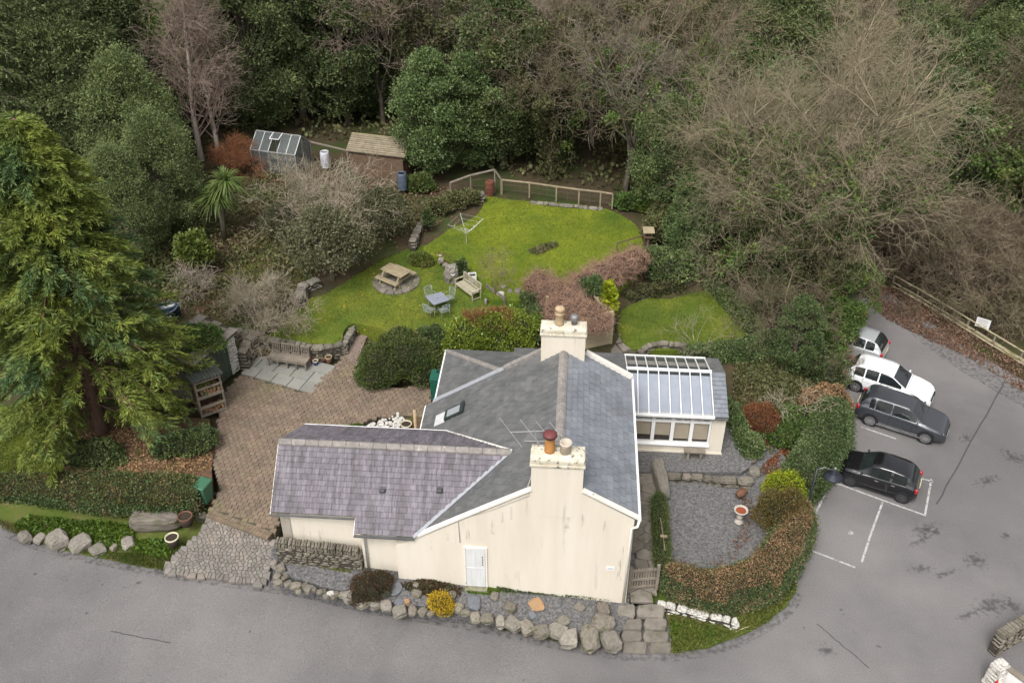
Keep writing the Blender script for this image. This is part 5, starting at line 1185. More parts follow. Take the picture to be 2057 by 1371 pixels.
# bird bath, urn
bbp = at(1484, 1048, .44); bb = empty('bird_bath', bbp); tag(bb, 'pale stone bird bath with red water bowl in the gravel garden', 'bird bath')
PALE = mat('pale_cast_stone', (.47, .43, .38), (.36, .33, .29), rough=.9, scale=8, bump=.4)
MB().lathe([(.17, 0), (.17, .06), (.10, .12), (.08, .2), (.12, .27), (.12, .32), (.07, .38), (.07, .46), (.12, .52)], 18).build('pedestal', PALE, bb, True)
MB().lathe([(.1, .50), (.20, .55), (.26, .62), (.26, .65), (.22, .65), (.18, .59), (.01, .58)], 20, cap=False).build('bowl', PALE, bb, True); MB().lathe([(.01, .605), (.195, .60)], 16, cap=False).build('water', mat('red_leaf_water', (.30, .07, .03), (.2, .06, .03), rough=.3, scale=9), bb)
up_ = at(1487, 998, .44); ur = empty('fallen_urn', up_, .5); tag(ur, 'dark brown clay urn lying on its side in the gravel garden', 'urn')
me = MB().lathe([(.09, 0), (.15, .1), (.17, .25), (.12, .36), (.09, .40), (.12, .44), (.10, .44), (.07, .40)], 16, cap=False).build('urn_body', GLZ['brown'], ur, True); me.rotation_euler = (0, math.radians(80), 0); me.location = (-.2, 0, .17)
hd = MB().tube([(0, .02, .25), (0, .22, .30), (0, .2, .42), (0, .08, .42)], .02, 6).build('urn_handle', GLZ['brown'], ur); hd.rotation_euler = (0, math.radians(80), 0); hd.location = (-.2, 0, .17)
# lamp post with swan arm
lpb = at(1611, 1062, .05); LH = z_above(1634, 940, lpb) - lpb.z
lm = empty('lamp_post', lpb); tag(lm, 'slim black lamp post with arm and bell shade at the corner of the car park', 'lamp post')
IRON = mat('black_iron', (.012, .014, .018), (.02, .022, .026), rough=.4, spec=.5)
MB().lathe([(.10, 0), (.10, .35), (.06, .42), (.055, 1.2), (.045, 1.25), (.04, LH)], 12).build('post', IRON, lm, True)
MB().tube([(0, 0, LH - .05), (.25, .02, LH + .02), (.62, .05, LH - .14)], .018, 6).build('arm', GREYM, lm, True)
MB().tube([(0, 0, LH - .5), (.35, .03, LH - .08)], .014, 6).build('brace', IRON, lm)
SHD = mat('blue_black_shade', (.022, .025, .038), (.018, .02, .03), rough=.5, spec=.3)
sx_ = .66
shd = MB().lathe([(.03, 0), (.06, -.04), (.10, -.10), (.12, -.20), (.20, -.26), (.33, -.33), (.335, -.36), (.30, -.36), (.18, -.28)], 22, (sx_, .05, LH - .10), cap=False).build('bell_shade', SHD, lm, True)
MB().lathe([(.05, 0), (.05, .08), (.02, .11)], 12, (sx_, .05, LH - .11)).build('finial', GREYM, shd, True); MB().lathe([(.09, -.33), (.07, -.42), (.01, -.45)], 12, (sx_, .05, LH - .06)).build('bulb', WHITE, shd, True)
# grit bin, red tub
gbp = at(1690, 588, .15); gbx = empty('grit_bin', gbp, -.1); tag(gbx, 'grey grit bin with sloping lid under the big tree by the car park', 'bin')
GREYP = mat('grey_bin_plastic', (.13, .145, .165), (.10, .115, .13), rough=.5, scale=3)
taper((.42, .3), (.5, .38), .7).build('bin_body', GREYP, gbx, bevel=.03)
MB().prism([(-.54, -.44, .70), (.54, -.44, .70), (.54, .44, .92), (-.54, .44, .92)], (0, 0, .08)).build('lid', GREYP, gbx, bevel=.02); MB().box((0, .45, .88), (1.0, .06, .22)).build('lid_hinge', GREYP, gbx)
rp = at(1729, 642, .05); rbn = empty('red_tub', rp); tag(rbn, 'small red plastic tub beyond the half hidden white car', 'tub')
REDP = mat('red_plastic', (.50, .02, .015), (.42, .018, .014), rough=.4); MB().lathe([(.14, 0), (.2, .38), (.22, .38), (.22, .41), (.19, .41), (.15, .1), (.01, .08)], 16, cap=False).build('tub_body', REDP, rbn, True); MB().tube([(-.2, 0, .4), (-.12, 0, .52), (.12, 0, .52), (.2, 0, .4)], .012, 6).build('tub_handle', BLACKM, rbn)
# fence along the car park bank with sign
f0 = [(1790, 580), (1838, 607), (1888, 637), (1938, 668), (1990, 700), (2044, 733), (2100, 768)]
pf = [at(a, b, -.1) for a, b in f0]
r0 = pf[0]; cf = empty('car_park_fence', r0); tag(cf, 'low timber rail fence along the leafy bank of the car park', 'fence')
PALEW = mat('pale_rail_timber', (.48, .42, .28), (.36, .30, .19), rough=.85, scale=4, rnd=.12, c3=(.22, .2, .08), scale3=1.0, fac3=(.55, .65))
for p in pf: post(cf, p - r0, .78, GREYW, .08)
for i in range(len(pf) - 1):
    a, b = pf[i] - r0, pf[i + 1] - r0
    for z, w, o_ in ((.80, .06, .0), (.45, .05, -.08), (.25, .05, -.12)): MB().beam(a + Vector((0, o_, z)), b + Vector((0, o_, z - .01)), w, .04).build('rail', PALEW, cf)
kr = [at(a, b, .03) for a, b in ((1806, 578), (1880, 622), (1960, 668), (2057, 728), (2120, 768))]
o = MB()
for a, b in zip(kr[:-1], kr[1:]): o.beam(a, b, .08, .09)
o = o.build('kerb_rail', PALEW); tag(o, 'yellowish ground rail lying along the edge of the car park', 'rail')
sg = at(1968, 668, .25); sgn = empty('notice_sign', sg, -.62); tag(sgn, 'white notice board with rows of dark text fixed to the car park fence', 'sign')
for s in (-.24, .24): MB().box((s, .035, .42), (.05, .04, .84)).build('sign_post', BLACKM, sgn)
sgb = MB().box((0, 0, .55), (.62, .025, .5)).build('sign_board', WHITE, sgn)
for k, w in enumerate((.4, .46, .38, .48, .44)): MB().box((-.02 + .01 * (k % 2), -.0145, .71 - k * .082), (w, .003, .022)).build('text_line', GREYM, sgb)
# corner pillar, white wall and cone
WP = at(1992, 1372, .0); pil = empty('white_pillar', WP, .45); tag(pil, 'white painted rough stone gate pillar in the bottom right corner', 'pillar')
for k in range(7): stone('pillar_stone', (0, 0, .08 + k * .15), (.62 - .03 * k, .52 - .02 * k, .19), WSTONE, pil, (random.uniform(-.04, .04), random.uniform(-.04, .04), random.uniform(-.1, .1)))
MB().box((0, 0, .5), (.45, .36, .95)).build('pillar_core', WSTONE, pil)
w0, w1 = at(2010, 1368, 0), at(2080, 1420, 0)
ww = empty('white_wall', w0, math.atan2(w1.y - w0.y, w1.x - w0.x)); tag(ww, 'smooth white boundary wall running off behind the traffic cone', 'wall')
MB().box((.9, 0, .35), (2.2, .16, .7)).build('wall_face', WHITE, ww); MB().box((.9, 0, .72), (2.24, .2, .05)).build('wall_coping', GREYW, ww)
cp = at(1990, 1395, 0); cn = empty('traffic_cone', cp); tag(cn, 'red and white traffic cone in front of the white pillar', 'traffic cone')
MB().box((0, 0, .02), (.36, .36, .04)).build('cone_base', REDP, cn, bevel=.01)
def fr_(z0, z1, m): 
    R = lambda z: .145 - (z - .04) / .71 * .12
    return MB().lathe([(R(z0), z0), (R(z1), z1)], 18).build('cone_band', m, cn, True)
fr_(.04, .25, REDP); fr_(.25, .52, WHITE); fr_(.52, .75, REDP)
# drain cover, broom, sticks
dc = hit(790, 1182, z_bed); o = MB().lathe([(.30, 0), (.30, .05), (.26, .06), (.01, .06)], 20, (dc.x, dc.y, dc.z - .0)).build('drain_cover', SLATESTONE); tag(o, 'round dark drain cover in the bed beside the brown heather', 'drain cover')
def stick(name, label, a, b, r=.018, m=PALEW, cat='stick'):
    mid = (a + b) / 2 + Vector((.03, .02, .03)); o = MB().tube([a, mid, b], [r, r, r * .5], 6).build(name, m, None, True); return tag(o, label, cat)
a, b = hit(694, 1209, z_road) + Vector((0, 0, .03)), hit(742, 1221, z_road) + Vector((0, 0, .03)); stick('fallen_stick', 'thin pale stick lying along the road edge below the stones', a, b)
a, b = hit(1478, 1268, lambda x, y: .12), hit(1513, 1255, lambda x, y: .12); stick('fallen_stick', 'pale twig lying on the grass bank below the curved hedge', a, b)
a, b = hit(18, 946, lambda x, y: 1.1), hit(37, 951, lambda x, y: 1.1); stick('fallen_stick', 'short pale stick on the grass at the left edge', a, b)
# small dark blue boat
bo = at(338, 640, 2.1); bt_ = empty('blue_dinghy', bo, math.radians(28)); tag(bt_, 'dark blue plastic dinghy with white stickers beside the big cypress', 'boat')
NAVY = mat('navy_hull', (.006, .018, .035), (.01, .025, .05), rough=.25, spec=.5)
V = []; st = 9; rowsn = 7
for i in range(st):
    t = i / (st - 1); x = -1.1 + 1.5 * t; w = .55 * (1 - max(0, t - .35) ** 2 * 2.0); w = max(.03, w); h = .5 + .12 * t
    for j in range(rowsn):
        s = -1 + 2 * j / (rowsn - 1); V.append((x + .18 * t * abs(s) ** 0, s * w, h * abs(s) ** 2.2))
F = [(i * rowsn + j, (i + 1) * rowsn + j, (i + 1) * rowsn + j + 1, i * rowsn + j + 1) for i in range(st - 1) for j in range(rowsn - 1)]
mb = MB().add(V, F); hull = mb.build('hull', NAVY, bt_, True); sm_ = hull.modifiers.new('thick', 'SOLIDIFY'); sm_.thickness = .04
MB().box((-1.1, 0, .27), (.05, 1.05, .5)).build('transom', NAVY, bt_); MB().box((-.45, 0, .36), (.25, .98, .03)).build('thwart', NAVY, bt_)
for x, y in ((-.35, -.49), (.02, -.44)): MB().box((x, y - .035, .36), (.2, .012, .13)).build('sticker', WHITE, bt_)
MB().tube([(-1.1, -.56, .52), (-.3, -.57, .55), (.3, -.40, .6), (.62, 0, .63), (.3, .40, .6), (-.3, .57, .55), (-1.1, .56, .52)], .03, 6).build('gunwale', mat('blue_grey_rim', (.16, .19, .25), (.2, .23, .3), rough=.3), bt_, True)
# broom on the clipped hedge
# ------------------------------------------------------------------ painted lines and seams
LINEW = mat('worn_white_line', (.50, .49, .47), (.34, .33, .32), rough=.8, scale=7, detail=6, c3=(.22, .21, .21), scale3=5, fac3=(.5, .62))
TAR = mat('tar_seam', (.055, .052, .052), (.08, .076, .075), rough=.9, scale=6)
def rline(name, pts, w, m, z=.005):
    P = [hit(a, b, z_road) for a, b in pts]; mb = MB()
    for i in range(len(P)):
        d = (P[min(i + 1, len(P) - 1)] - P[max(i - 1, 0)]); d.z = 0; d.normalize(); n = Vector((-d.y, d.x, 0)) * w / 2
        for s in (-1, 1): q = P[i] + n * s; mb.v.append((q.x, q.y, z_road(q.x, q.y) + z))
    for i in range(len(P) - 1): mb.f.append((2 * i, 2 * i + 1, 2 * i + 3, 2 * i + 2))
    o = mb.build(name, m); return tag(o, kind='structure')
for pts in ([(1730, 857), (1800, 881)], [(1672, 967), (1770, 1003), (1860, 1035)], [(1871, 962), (1858, 1034)], [(1838, 957), (1874, 967)], [(1661, 985), (1625, 1057)], [(1773, 1008), (1750, 1070), (1731, 1128)], [(1617, 1100), (1718, 1139)]): rline('parking_line', pts, .075, LINEW)
def wig(a, b, n=14, j=1.5): return [(a[0] + (b[0] - a[0]) * k / n + random.uniform(-j, j), a[1] + (b[1] - a[1]) * k / n + random.uniform(-j, j) * .5) for k in range(n + 1)]
rline('road_seam', wig((2020, 762), (1882, 1012)), .06, TAR, .004); rline('road_seam', wig((1640, 1252), (1745, 1340)), .035, TAR, .004); rline('road_seam', wig((222, 1267), (342, 1290)), .035, TAR, .004)
ps_ = hit(1709, 1070, z_road); mb = MB(); n = 14
mb.v = [(ps_.x + (.11 + random.uniform(-.03, .03)) * math.cos(2 * math.pi * k / n), ps_.y + (.09 + random.uniform(-.03, .03)) * math.sin(2 * math.pi * k / n), .006) for k in range(n)]; mb.f = [tuple(range(n))]
tag(mb.build('paint_spot', LINEW), kind='structure')
DAMP = mat('damp_asphalt', (.082, .077, .076), (.10, .094, .093), rough=.75, scale=3, detail=6, bump=.4, bscale=60)
_N = DAMP.node_tree.nodes; _L = DAMP.node_tree.links; _n = _N.new('ShaderNodeTexNoise'); _n.inputs['Scale'].default_value = 6.0; _n.inputs['Detail'].default_value = 7
_r = _N.new('ShaderNodeMapRange'); _r.inputs['From Min'].default_value = .42; _r.inputs['From Max'].default_value = .72; _r.inputs['To Max'].default_value = .55; _L.new(_n.outputs['Fac'], _r.inputs['Value'])
_tc = _N.new('ShaderNodeTexCoord'); _L.new(_tc.outputs['Object'], _n.inputs['Vector'])
_t = _N.new('ShaderNodeBsdfTransparent'); _x = _N.new('ShaderNodeMixShader'); _L.new(_r.outputs[0], _x.inputs[0]); _L.new(_t.outputs[0], _x.inputs[1]); _L.new(_N['Principled BSDF'].outputs[0], _x.inputs[2]); _L.new(_x.outputs[0], _N['Material Output'].inputs['Surface'])
_dz = [0]
EDGED = DAMP.copy(); EDGED.name = 'damp_edge'
rsd = random.Random(9)
rline('damp_road_edge', [(20, 1070), (70, 1092), (150, 1114), (250, 1134), (330, 1150), (430, 1164), (530, 1178), (620, 1192), (700, 1212), (790, 1230), (870, 1242), (960, 1258), (1040, 1274), (1110, 1290), (1180, 1303), (1250, 1314), (1350, 1316), (1420, 1306), (1480, 1288), (1540, 1256), (1585, 1222), (1602, 1190)], .45, EDGED, .0035)
rline('damp_road_edge', [(1820, 640), (1880, 690), (1950, 738), (2057, 800), (2120, 838)], 1.2, EDGED, .0035)
_ds = MB().lathe([(1.0, 0), (.5, 0), (.001, 0)], 24, cap=False).mesh('damp_disc'); _ds.materials.append(DAMP)
_v = _N.new('ShaderNodeVectorMath'); _v.operation = 'LENGTH'; _L.new(_tc.outputs['Object'], _v.inputs[0])
_f = _N.new('ShaderNodeMath'); _f.operation = 'MULTIPLY_ADD'; _f.inputs[1].default_value = -.34; _f.inputs[2].default_value = .17; _L.new(_v.outputs['Value'], _f.inputs[0])
_a = _N.new('ShaderNodeMath'); _a.operation = 'ADD'; _L.new(_n.outputs['Fac'], _a.inputs[0]); _L.new(_f.outputs[0], _a.inputs[1]); _L.new(_a.outputs[0], _r.inputs['Value'])
_ge = _N.new('ShaderNodeNewGeometry'); _L.new(_ge.outputs['Position'], _n.inputs['Vector'])
def damp(px, py, w, h, ang=0):
    c = hit(px, py, z_road); s = pxm(c); _dz[0] += 1
    o = bpy.data.objects.new('damp_patch', _ds); COL.objects.link(o); o.location = (c.x, c.y, z_road(c.x, c.y) + .004 + .0006 * _dz[0]); o.scale = (w / s * .75, h / s * 1.15, 1); o.rotation_euler = (0, 0, ang); return tag(o, kind='structure')
for a in [(1860, 1062, 60, 18, .5), (1850, 1142, 46, 12, .1), (1960, 1125, 44, 26, .5), (1990, 1215, 70, 26, .4), (2035, 1215, 30, 20, .5), (1660, 1305, 34, 18, -.3), (1985, 965, 60, 14, .4), (1900, 1150, 60, 9, .4), (2020, 1075, 24, 10, 0), (2040, 920, 30, 40, .8), (1875, 1067, 20, 22, 1.2), (1940, 1235, 50, 10, .5), (1940, 880, 28, 12, .5), (1850, 1085, 60, 8, .5)]: damp(*a)
for a in [(200, 1167, 9, 4), (70, 1152, 7, 4), (250, 1180, 8, 4), (278, 1170, 12, 5), (205, 1175, 5, 4), (1052, 1365, 5, 3), (502, 1268, 4, 3), (174, 1232, 6, 4), (1690, 1225, 7, 4), (1694, 1233, 6, 4), (1614, 1260, 5, 4), (1765, 1298, 9, 5)]: damp(*a)
# ------------------------------------------------------------------ cars
def car_paint(name, c, rough=.25, metal=0.0, coat=.8): return mat(name, c, tuple(x * 1.05 for x in c), rough=rough, scale=2, metal=metal, coat=coat, spec=.5)
CGLASS = mat('car_glass', (.012, .016, .017), (.02, .025, .026), rough=.04, scale=2, spec=.8)
TYRE = mat('tyre_rubber', (.018, .018, .019), (.025, .025, .026), rough=.85, scale=6)
RIM = mat('alloy_rim', (.45, .45, .46), (.36, .36, .37), rough=.3, metal=.7)
RIMD = mat('dark_alloy_rim', (.07, .07, .075), (.10, .10, .105), rough=.35, metal=.5)
LAMP = mat('headlamp_glass', (.55, .57, .58), (.45, .47, .48), rough=.1, spec=.8)
TAIL = mat('tail_lamp_red', (.40, .012, .012), (.32, .01, .012), rough=.15, spec=.7)
CHROME = mat('chrome', (.7, .7, .7), (.6, .6, .6), rough=.15, metal=.9)
PLATE = mat('number_plate', (.72, .68, .40), (.7, .66, .4), rough=.5)
def make_car(name, label, L, W, H, prof, wins, wind, rearw, paint, rim, wheels, wr=.33, rails=None, trim=None, spokes=5, round_lamp=False):
    root = empty(name); tag(root, label, 'car')
    n = 72; xs = np.linspace(0, 1, n)
    P = np.array(prof); 
    def sm(a):
        for _ in range(2): a = np.concatenate([[a[0]], (a[:-2] + 2 * a[1:-1] + a[2:]) / 4, [a[-1]]])
        return a
    belt = sm(np.interp(xs, P[:, 0], P[:, 1])); top = sm(np.interp(xs, P[:, 0], P[:, 2])); w = sm(np.interp(xs, P[:, 0], P[:, 3])) * W / 2; zb = sm(np.interp(xs, P[:, 0], P[:, 4]))
    k = np.clip((top - belt) / (H - belt.max()), 0, 1)
    G = []
    for i in range(n):
        tw = w[i] * (.90 - .16 * k[i]); b, t, z0 = belt[i], max(top[i], belt[i] + .01), zb[i]; h = t - b
        half = [(w[i] * .88, z0), (w[i] * .985, z0 + .12 * (b - z0)), (w[i], z0 + .45 * (b - z0)), (w[i] * .995, z0 + .75 * (b - z0)), (w[i] * .975, b), (w[i] * (.955 - .01 * k[i]), b + .05 * h),
                (tw + (w[i] * .95 - tw) * .48, b + .48 * h), (tw, t - .10 * h), (tw * .93, t - .03 * h), (tw * .6, t), (0, t + .012)]
        row = [(y, z) for y, z in half] + [(-y, z) for y, z in half[-2::-1]]
        G.append([(xs[i] * L - L / 2, y, z) for y, z in row])
    m_ = len(G[0]); groups = {}
    inr = lambda x, r: r[0] <= x < r[1]
    for i in range(n - 1):
        xm = (xs[i] + xs[i + 1]) / 2
        for j in range(m_ - 1):
            jj = j if j < 10 else m_ - 2 - j; side = 'L' if j < 10 else 'R'
            key = 'body'
            if jj in (5, 6):
                for q, r in enumerate(wins):
                    if inr(xm, r) and k[i] > .08: key = f'win{q}{side}'
            if jj >= 8 and inr(xm, wind): key = 'windscreen'
            if jj >= 8 and inr(xm, rearw): key = 'rear_window'
            groups.setdefault(key, []).append((i * m_ + j, (i + 1) * m_ + j, (i + 1) * m_ + j + 1, i * m_ + j + 1))
    V = [p for r in G for p in r]
    for key, F in groups.items():
        used = sorted({q for f in F for q in f}); ix = {q: a for a, q in enumerate(used)}
        mb = MB().add([V[q] for q in used], [tuple(ix[q] for q in f) for f in F])
        if key == 'body':
            for i in (0, n - 1): mb.add([V[i * m_ + j] for j in range(m_)], [tuple(range(m_))])
            mb.add([V[i * m_] for i in range(n)] + [V[i * m_ + m_ - 1] for i in range(n)], [(i, i + 1, n + i + 1, n + i) for i in range(n - 1)])
            body = mb.build('body', paint, root, True)
        else: mb.build('side_window' if key.startswith('win') else key, CGLASS, root, True)
    hw = lambda fx: float(np.interp(fx, xs, w)); bz = lambda fx: float(np.interp(fx, xs, belt)); tz = lambda fx: float(np.interp(fx, xs, top))
    for fx in wheels:
        x = fx * L - L / 2
        for s in (-1, 1):
            y = s * (hw(fx) + .005)
            MB().tube([(x, y - s * .30, wr + .03), (x, y + s * .002, wr + .03)], [wr * 1.17, wr * 1.17], 26).build('wheel_arch', BLACKM, root)
            wh = MB().tube([(x, y - s * .2, wr), (x, y - s * .015, wr), (x, y + s * .012, wr)], [wr, wr, wr * .93], 26).build('wheel', TYRE, root)
            MB().tube([(x, y - s * .05, wr), (x, y + s * .016, wr)], [wr * .70, wr * .68], 22).build('rim_well', BLACKM, wh)
            rm = MB(); N = spokes * 2
            for q in range(N):
                a = 2 * math.pi * q / N; d = Vector((math.cos(a), 0, math.sin(a))); c = Vector((x, y + s * .022, wr)); rm.beam(c + d * wr * .08, c + d * wr * .70, wr * .10, .02, (0, 1, 0))
            rm.tube([(x, y + s * .012, wr), (x, y + s * .035, wr)], wr * .16, 12); rm.build('rim', rim, wh)
            # outer rim ring
            rg = MB(); R1, R0 = wr * .74, wr * .66; m2 = 26
            for q in range(m2):
                a = 2 * math.pi * q / m2
                for R in (R0, R1): rg.v.append((x + R * math.cos(a), y + s * .024, wr + R * math.sin(a)))
            rg.f = [(2 * q, 2 * q + 1, (2 * q + 3) % (2 * m2), (2 * q + 2) % (2 * m2)) for q in range(m2)]; rg.build('rim_ring', rim, wh)
    def blob(nm, c, r, m, parent=root): 
        mb = MB().lathe([(.01, -1), (.5, -.86), (.86, -.5), (1, 0), (.86, .5), (.5, .86), (.01, 1)], 12); mb.v = [(c[0] + v[0] * r[0], c[1] + v[1] * r[1], c[2] + v[2] * r[2]) for v in mb.v]; return mb.build(nm, m, parent, True)
    for s in (-1, 1):
        if round_lamp:
            blob('headlight', (.43 * L, s * hw(.93) * .76, bz(.93) - .12), (.09, .10, .10), LAMP); blob('fog_light', (.475 * L, s * hw(.97) * .72, .48), (.04, .07, .07), LAMP)
        else: blob('headlight', (.435 * L, s * hw(.935) * .80, bz(.935) - .09), (.17, .13, .065), LAMP)
        blob('tail_light', (-.476 * L, s * hw(.03) * .90, bz(.05) - .10), (.09, .10, .16), TAIL)
        mx = wind[1] * L - L / 2 - .16; blob('wing_mirror', (mx, s * (hw(.6) + .07), bz(.6) + .07), (.06, .10, .06), paint)
        for q in (.30, .50): MB().box((q * L - L / 2, s * (hw(q) + .012), bz(q) - .10), (.16, .02, .03)).build('door_handle', CHROME if round_lamp else paint, root)
        MB().box((0, s * (hw(.5) * .99), float(np.interp(.5, xs, zb)) + .05), (L * .48, .05, .05)).build('sill_trim', trim or BLACKM, root)
        if rails: MB().tube([(rails[0] * L - L / 2, s * hw(.4) * .74, tz(rails[0]) - .01), (rails[0] * L - L / 2 + .1, s * hw(.4) * .74, tz(rails[0]) + .03), (rails[1] * L - L / 2 - .1, s * hw(.4) * .74, tz(rails[1]) + .03), (rails[1] * L - L / 2, s * hw(.4) * .74, tz(rails[1]) - .01)], .018, 6).build('roof_rail', CHROME, root)
    for fx in (wins[-1][0] - .008, wins[-1][1] - .03) + ((wins[-2][0] - .008,) if len(wins) > 2 else ()):
        for s in (-1, 1):
            i = int(fx * (n - 1)); pp = [G[i][j] for j in range(1, 5)]; MB().tube([(p[0], s * (p[1] + .002), p[2]) for p in pp], .008, 4).build('door_seam', BLACKM, root)
    i = int((wind[1] + .02) * (n - 1)); MB().tube([(G[i][j][0], G[i][j][1], G[i][j][2] + .002) for j in range(5, m_ - 5)], .008, 4).build('bonnet_seam', BLACKM, root)
    MB().box((-L / 2 - .012, 0, .78), (.02, .52, .11)).build('rear_plate', PLATE, root); MB().box((L / 2 + .006, 0, .42), (.02, .52, .11)).build('front_plate', WHITE, root)
    MB().box((L / 2 - .03, 0, .56), (.07, W * .5, .16)).build('grille', BLACKM, root); MB().box((L / 2 - .03, 0, .30), (.08, W * .62, .12)).build('lower_grille', BLACKM, root)
    MB().tube([(wind[1] * L - L / 2 - .05, -.1, tz(wind[1]) + .03), (wind[1] * L - L / 2 - .22, .45, tz(wind[1] - .05) + .05)], .01, 4).build('wiper', BLACKM, root)
    return root
#        x     belt  top   w    bottom
SUV = [(0, .62, .66, .84, .40), (.015, .88, .92, .92, .32), (.04, 1.0, 1.10, .965, .27), (.09, 1.02, 1.46, .98, .25), (.15, 1.02, 1.56, .99, .24), (.35, 1.0, 1.60, 1.0, .22), (.5, .99, 1.58, 1.0, .22), (.58, .985, 1.52, 1.0, .22), (.65, .98, 1.29, 1.0, .22), (.725, .975, 1.05, .99, .22), (.80, .95, 1.0, .985, .23), (.92, .86, .90, .94, .25), (.975, .74, .77, .84, .26), (1, .55, .57, .70, .30)]
HAT = [(0, .60, .64, .82, .38), (.015, .85, .89, .90, .30), (.04, .96, 1.05, .95, .25), (.10, .98, 1.38, .97, .23), (.17, .98, 1.49, .985, .22), (.35, .96, 1.54, 1.0, .2), (.47, .95, 1.53, 1.0, .2), (.54, .95, 1.46, 1.0, .2), (.63, .95, 1.22, 1.0, .2), (.72, .94, 1.0, .99, .2), (.80, .91, .96, .98, .21), (.92, .80, .85, .92, .22), (.975, .68, .72, .80, .24), (1, .50, .53, .64, .28)]
MINI = [(0, .58, .62, .80, .38), (.02, .84, .90, .90, .30), (.05, .92, 1.04, .95, .25), (.12, .94, 1.33, .975, .23), (.20, .94, 1.44, .99, .22), (.38, .93, 1.50, 1.0, .2), (.50, .92, 1.49, 1.0, .2), (.57, .92, 1.42, 1.0, .2), (.66, .92, 1.18, 1.0, .2), (.745, .91, .98, .99, .2), (.82, .89, .95, .975, .21), (.92, .80, .86, .93, .22), (.975, .68, .74, .82, .24), (1, .48, .52, .66, .28)]
def park(c, px_rear, px_front, zr=0.0, wheels=(.19, .80), L=4.3, W=1.77, near=-1):
    """near side wheel contact points (rear, front) in the photograph"""
    L *= .85; W *= .85; c.scale = (.85,) * 3
    a, b = at(*px_rear, zr), at(*px_front, zr); d = b - a; ang = math.atan2(d.y, d.x); d.normalize(); n = Vector((-d.y, d.x, 0))
    mid = (a + b) / 2; fx = (wheels[0] + wheels[1]) / 2 - .5
    if n.y < 0: n = -n
    p = mid - d * (fx * L) + n * (W / 2 - .1); c.location = (p.x, p.y, 0); c.rotation_euler = (0, 0, ang)
GREYC = car_paint('dark_grey_paint', (.052, .056, .066), .28, .35); BLACKC = car_paint('black_paint', (.006, .006, .008), .15); WHITEC = car_paint('white_paint_car', (.72, .73, .74), .3)
c1 = make_car('grey_car', 'dark grey crossover car with silver roof rails facing right', 4.30, 1.77, 1.60, SUV, [(.135, .20), (.215, .385), (.40, .665)], (.585, .715), (.035, .105), GREYC, RIM, (.19, .80), .335, (.16, .56), CHROME, 8)
park(c1, (1745, 852), (1856, 888), L=4.3)
c2 = make_car('black_car', 'small black three door hatchback facing the hedge below the grey car', 3.57, 1.63, 1.50, MINI, [(.16, .33), (.35, .685)], (.585, .735), (.04, .15), BLACKC, RIMD, (.16, .80), .30, None, None, 9, True)
park(c2, (1807, 1006), (1702, 972), L=3.57, W=1.63)
c3 = make_car('white_car', 'white hatchback with dark glass parked between the grey car and the half hidden one', 4.45, 1.79, 1.55, HAT, [(.12, .24), (.255, .40), (.415, .665)], (.55, .705), (.035, .11), WHITEC, RIM, (.18, .79), .32, None, None, 5)
park(c3, (1722, 785), (1822, 818), L=4.45)
c4 = make_car('half_hidden_car', 'silvery car half hidden under the big tree showing only its tail', 4.1, 1.75, 1.5, HAT, [(.12, .24), (.255, .40), (.415, .665)], (.55, .705), (.035, .15), car_paint('silver_paint', (.42, .43, .44), .3, .3), RIM, (.18, .79), .31, None, None, 5)
park(c4, (1740, 733), (1643, 701), L=4.1, W=1.75)
# ------------------------------------------------------------------ plants: generators
def unit(a): return a / np.maximum(1e-9, np.linalg.norm(a, axis=-1, keepdims=True))
def leaf_arrays(P, D, size, width=.42, spread=.6, fold=.18, rng=RNG):
    """one folded leaf quad per point; P base, D outward axis"""
    n = len(P); s = (size * rng.uniform(.65, 1.35, n))[:, None]
    a = unit(unit(D) + rng.normal(0, spread, (n, 3))); b = unit(np.cross(a, rng.normal(0, 1, (n, 3)))); c = np.cross(a, b)
    V = np.stack([P, P + a * s * .5 + b * s * width + c * s * fold, P + a * s, P + a * s * .5 - b * s * width + c * s * fold], 1).reshape(-1, 3)
    return V, np.arange(4 * n).reshape(-1, 4)
def seg_arrays(P0, P1, R0, R1, sides=3, rng=RNG):
    n = len(P0); d = unit(P1 - P0); ref = np.where(np.abs(d[:, 2:3]) > .9, np.array([[1., 0, 0]]), np.array([[0, 0, 1.]]))
    a = unit(np.cross(d, ref)); b = np.cross(d, a); V = np.zeros((n, 2, sides, 3))
    for k in range(sides):
        t = 2 * math.pi * k / sides; o = a * math.cos(t) + b * math.sin(t)
        V[:, 0, k] = P0 + o * R0[:, None]; V[:, 1, k] = P1 + o * R1[:, None]
    base = (np.arange(n) * 2 * sides)[:, None]; F = []
    for k in range(sides):
        k2 = (k + 1) % sides; F.append(np.concatenate([base + k, base + k2, base + sides + k2, base + sides + k], 1))
    return V.reshape(-1, 3), np.concatenate(F, 0)
def merge(parts):
    V = []; F = []; n = 0
    for v, f in parts: V.append(v); F.append(f + n); n += len(v)
    return np.concatenate(V), np.concatenate(F)
def leafmat(name, c1, c2, rnd=.35, scale=.7, hue=.018, c3=None, rough=.55, spec=.35, trans=.22, gain=1.0, orn=.22, **kw):
    c1, c2 = tuple(v * gain for v in c1), tuple(v * gain for v in c2); c3 = tuple(v * gain for v in c3) if c3 else None
    return mat(name, c1, c2, orn=orn, rough=rough, scale=scale, detail=3, rnd=rnd, hue=hue, spec=spec, c3=c3, trans=trans, contrast=(.38, .62), **kw)
BARK = mat('grey_brown_bark', (.15, .125, .10), (.10, .085, .065), rough=.95, scale=3, bump=.6, bscale=12, stretch=(3, 3, .6), c3=(.085, .10, .04), scale3=.8, fac3=(.5, .65))
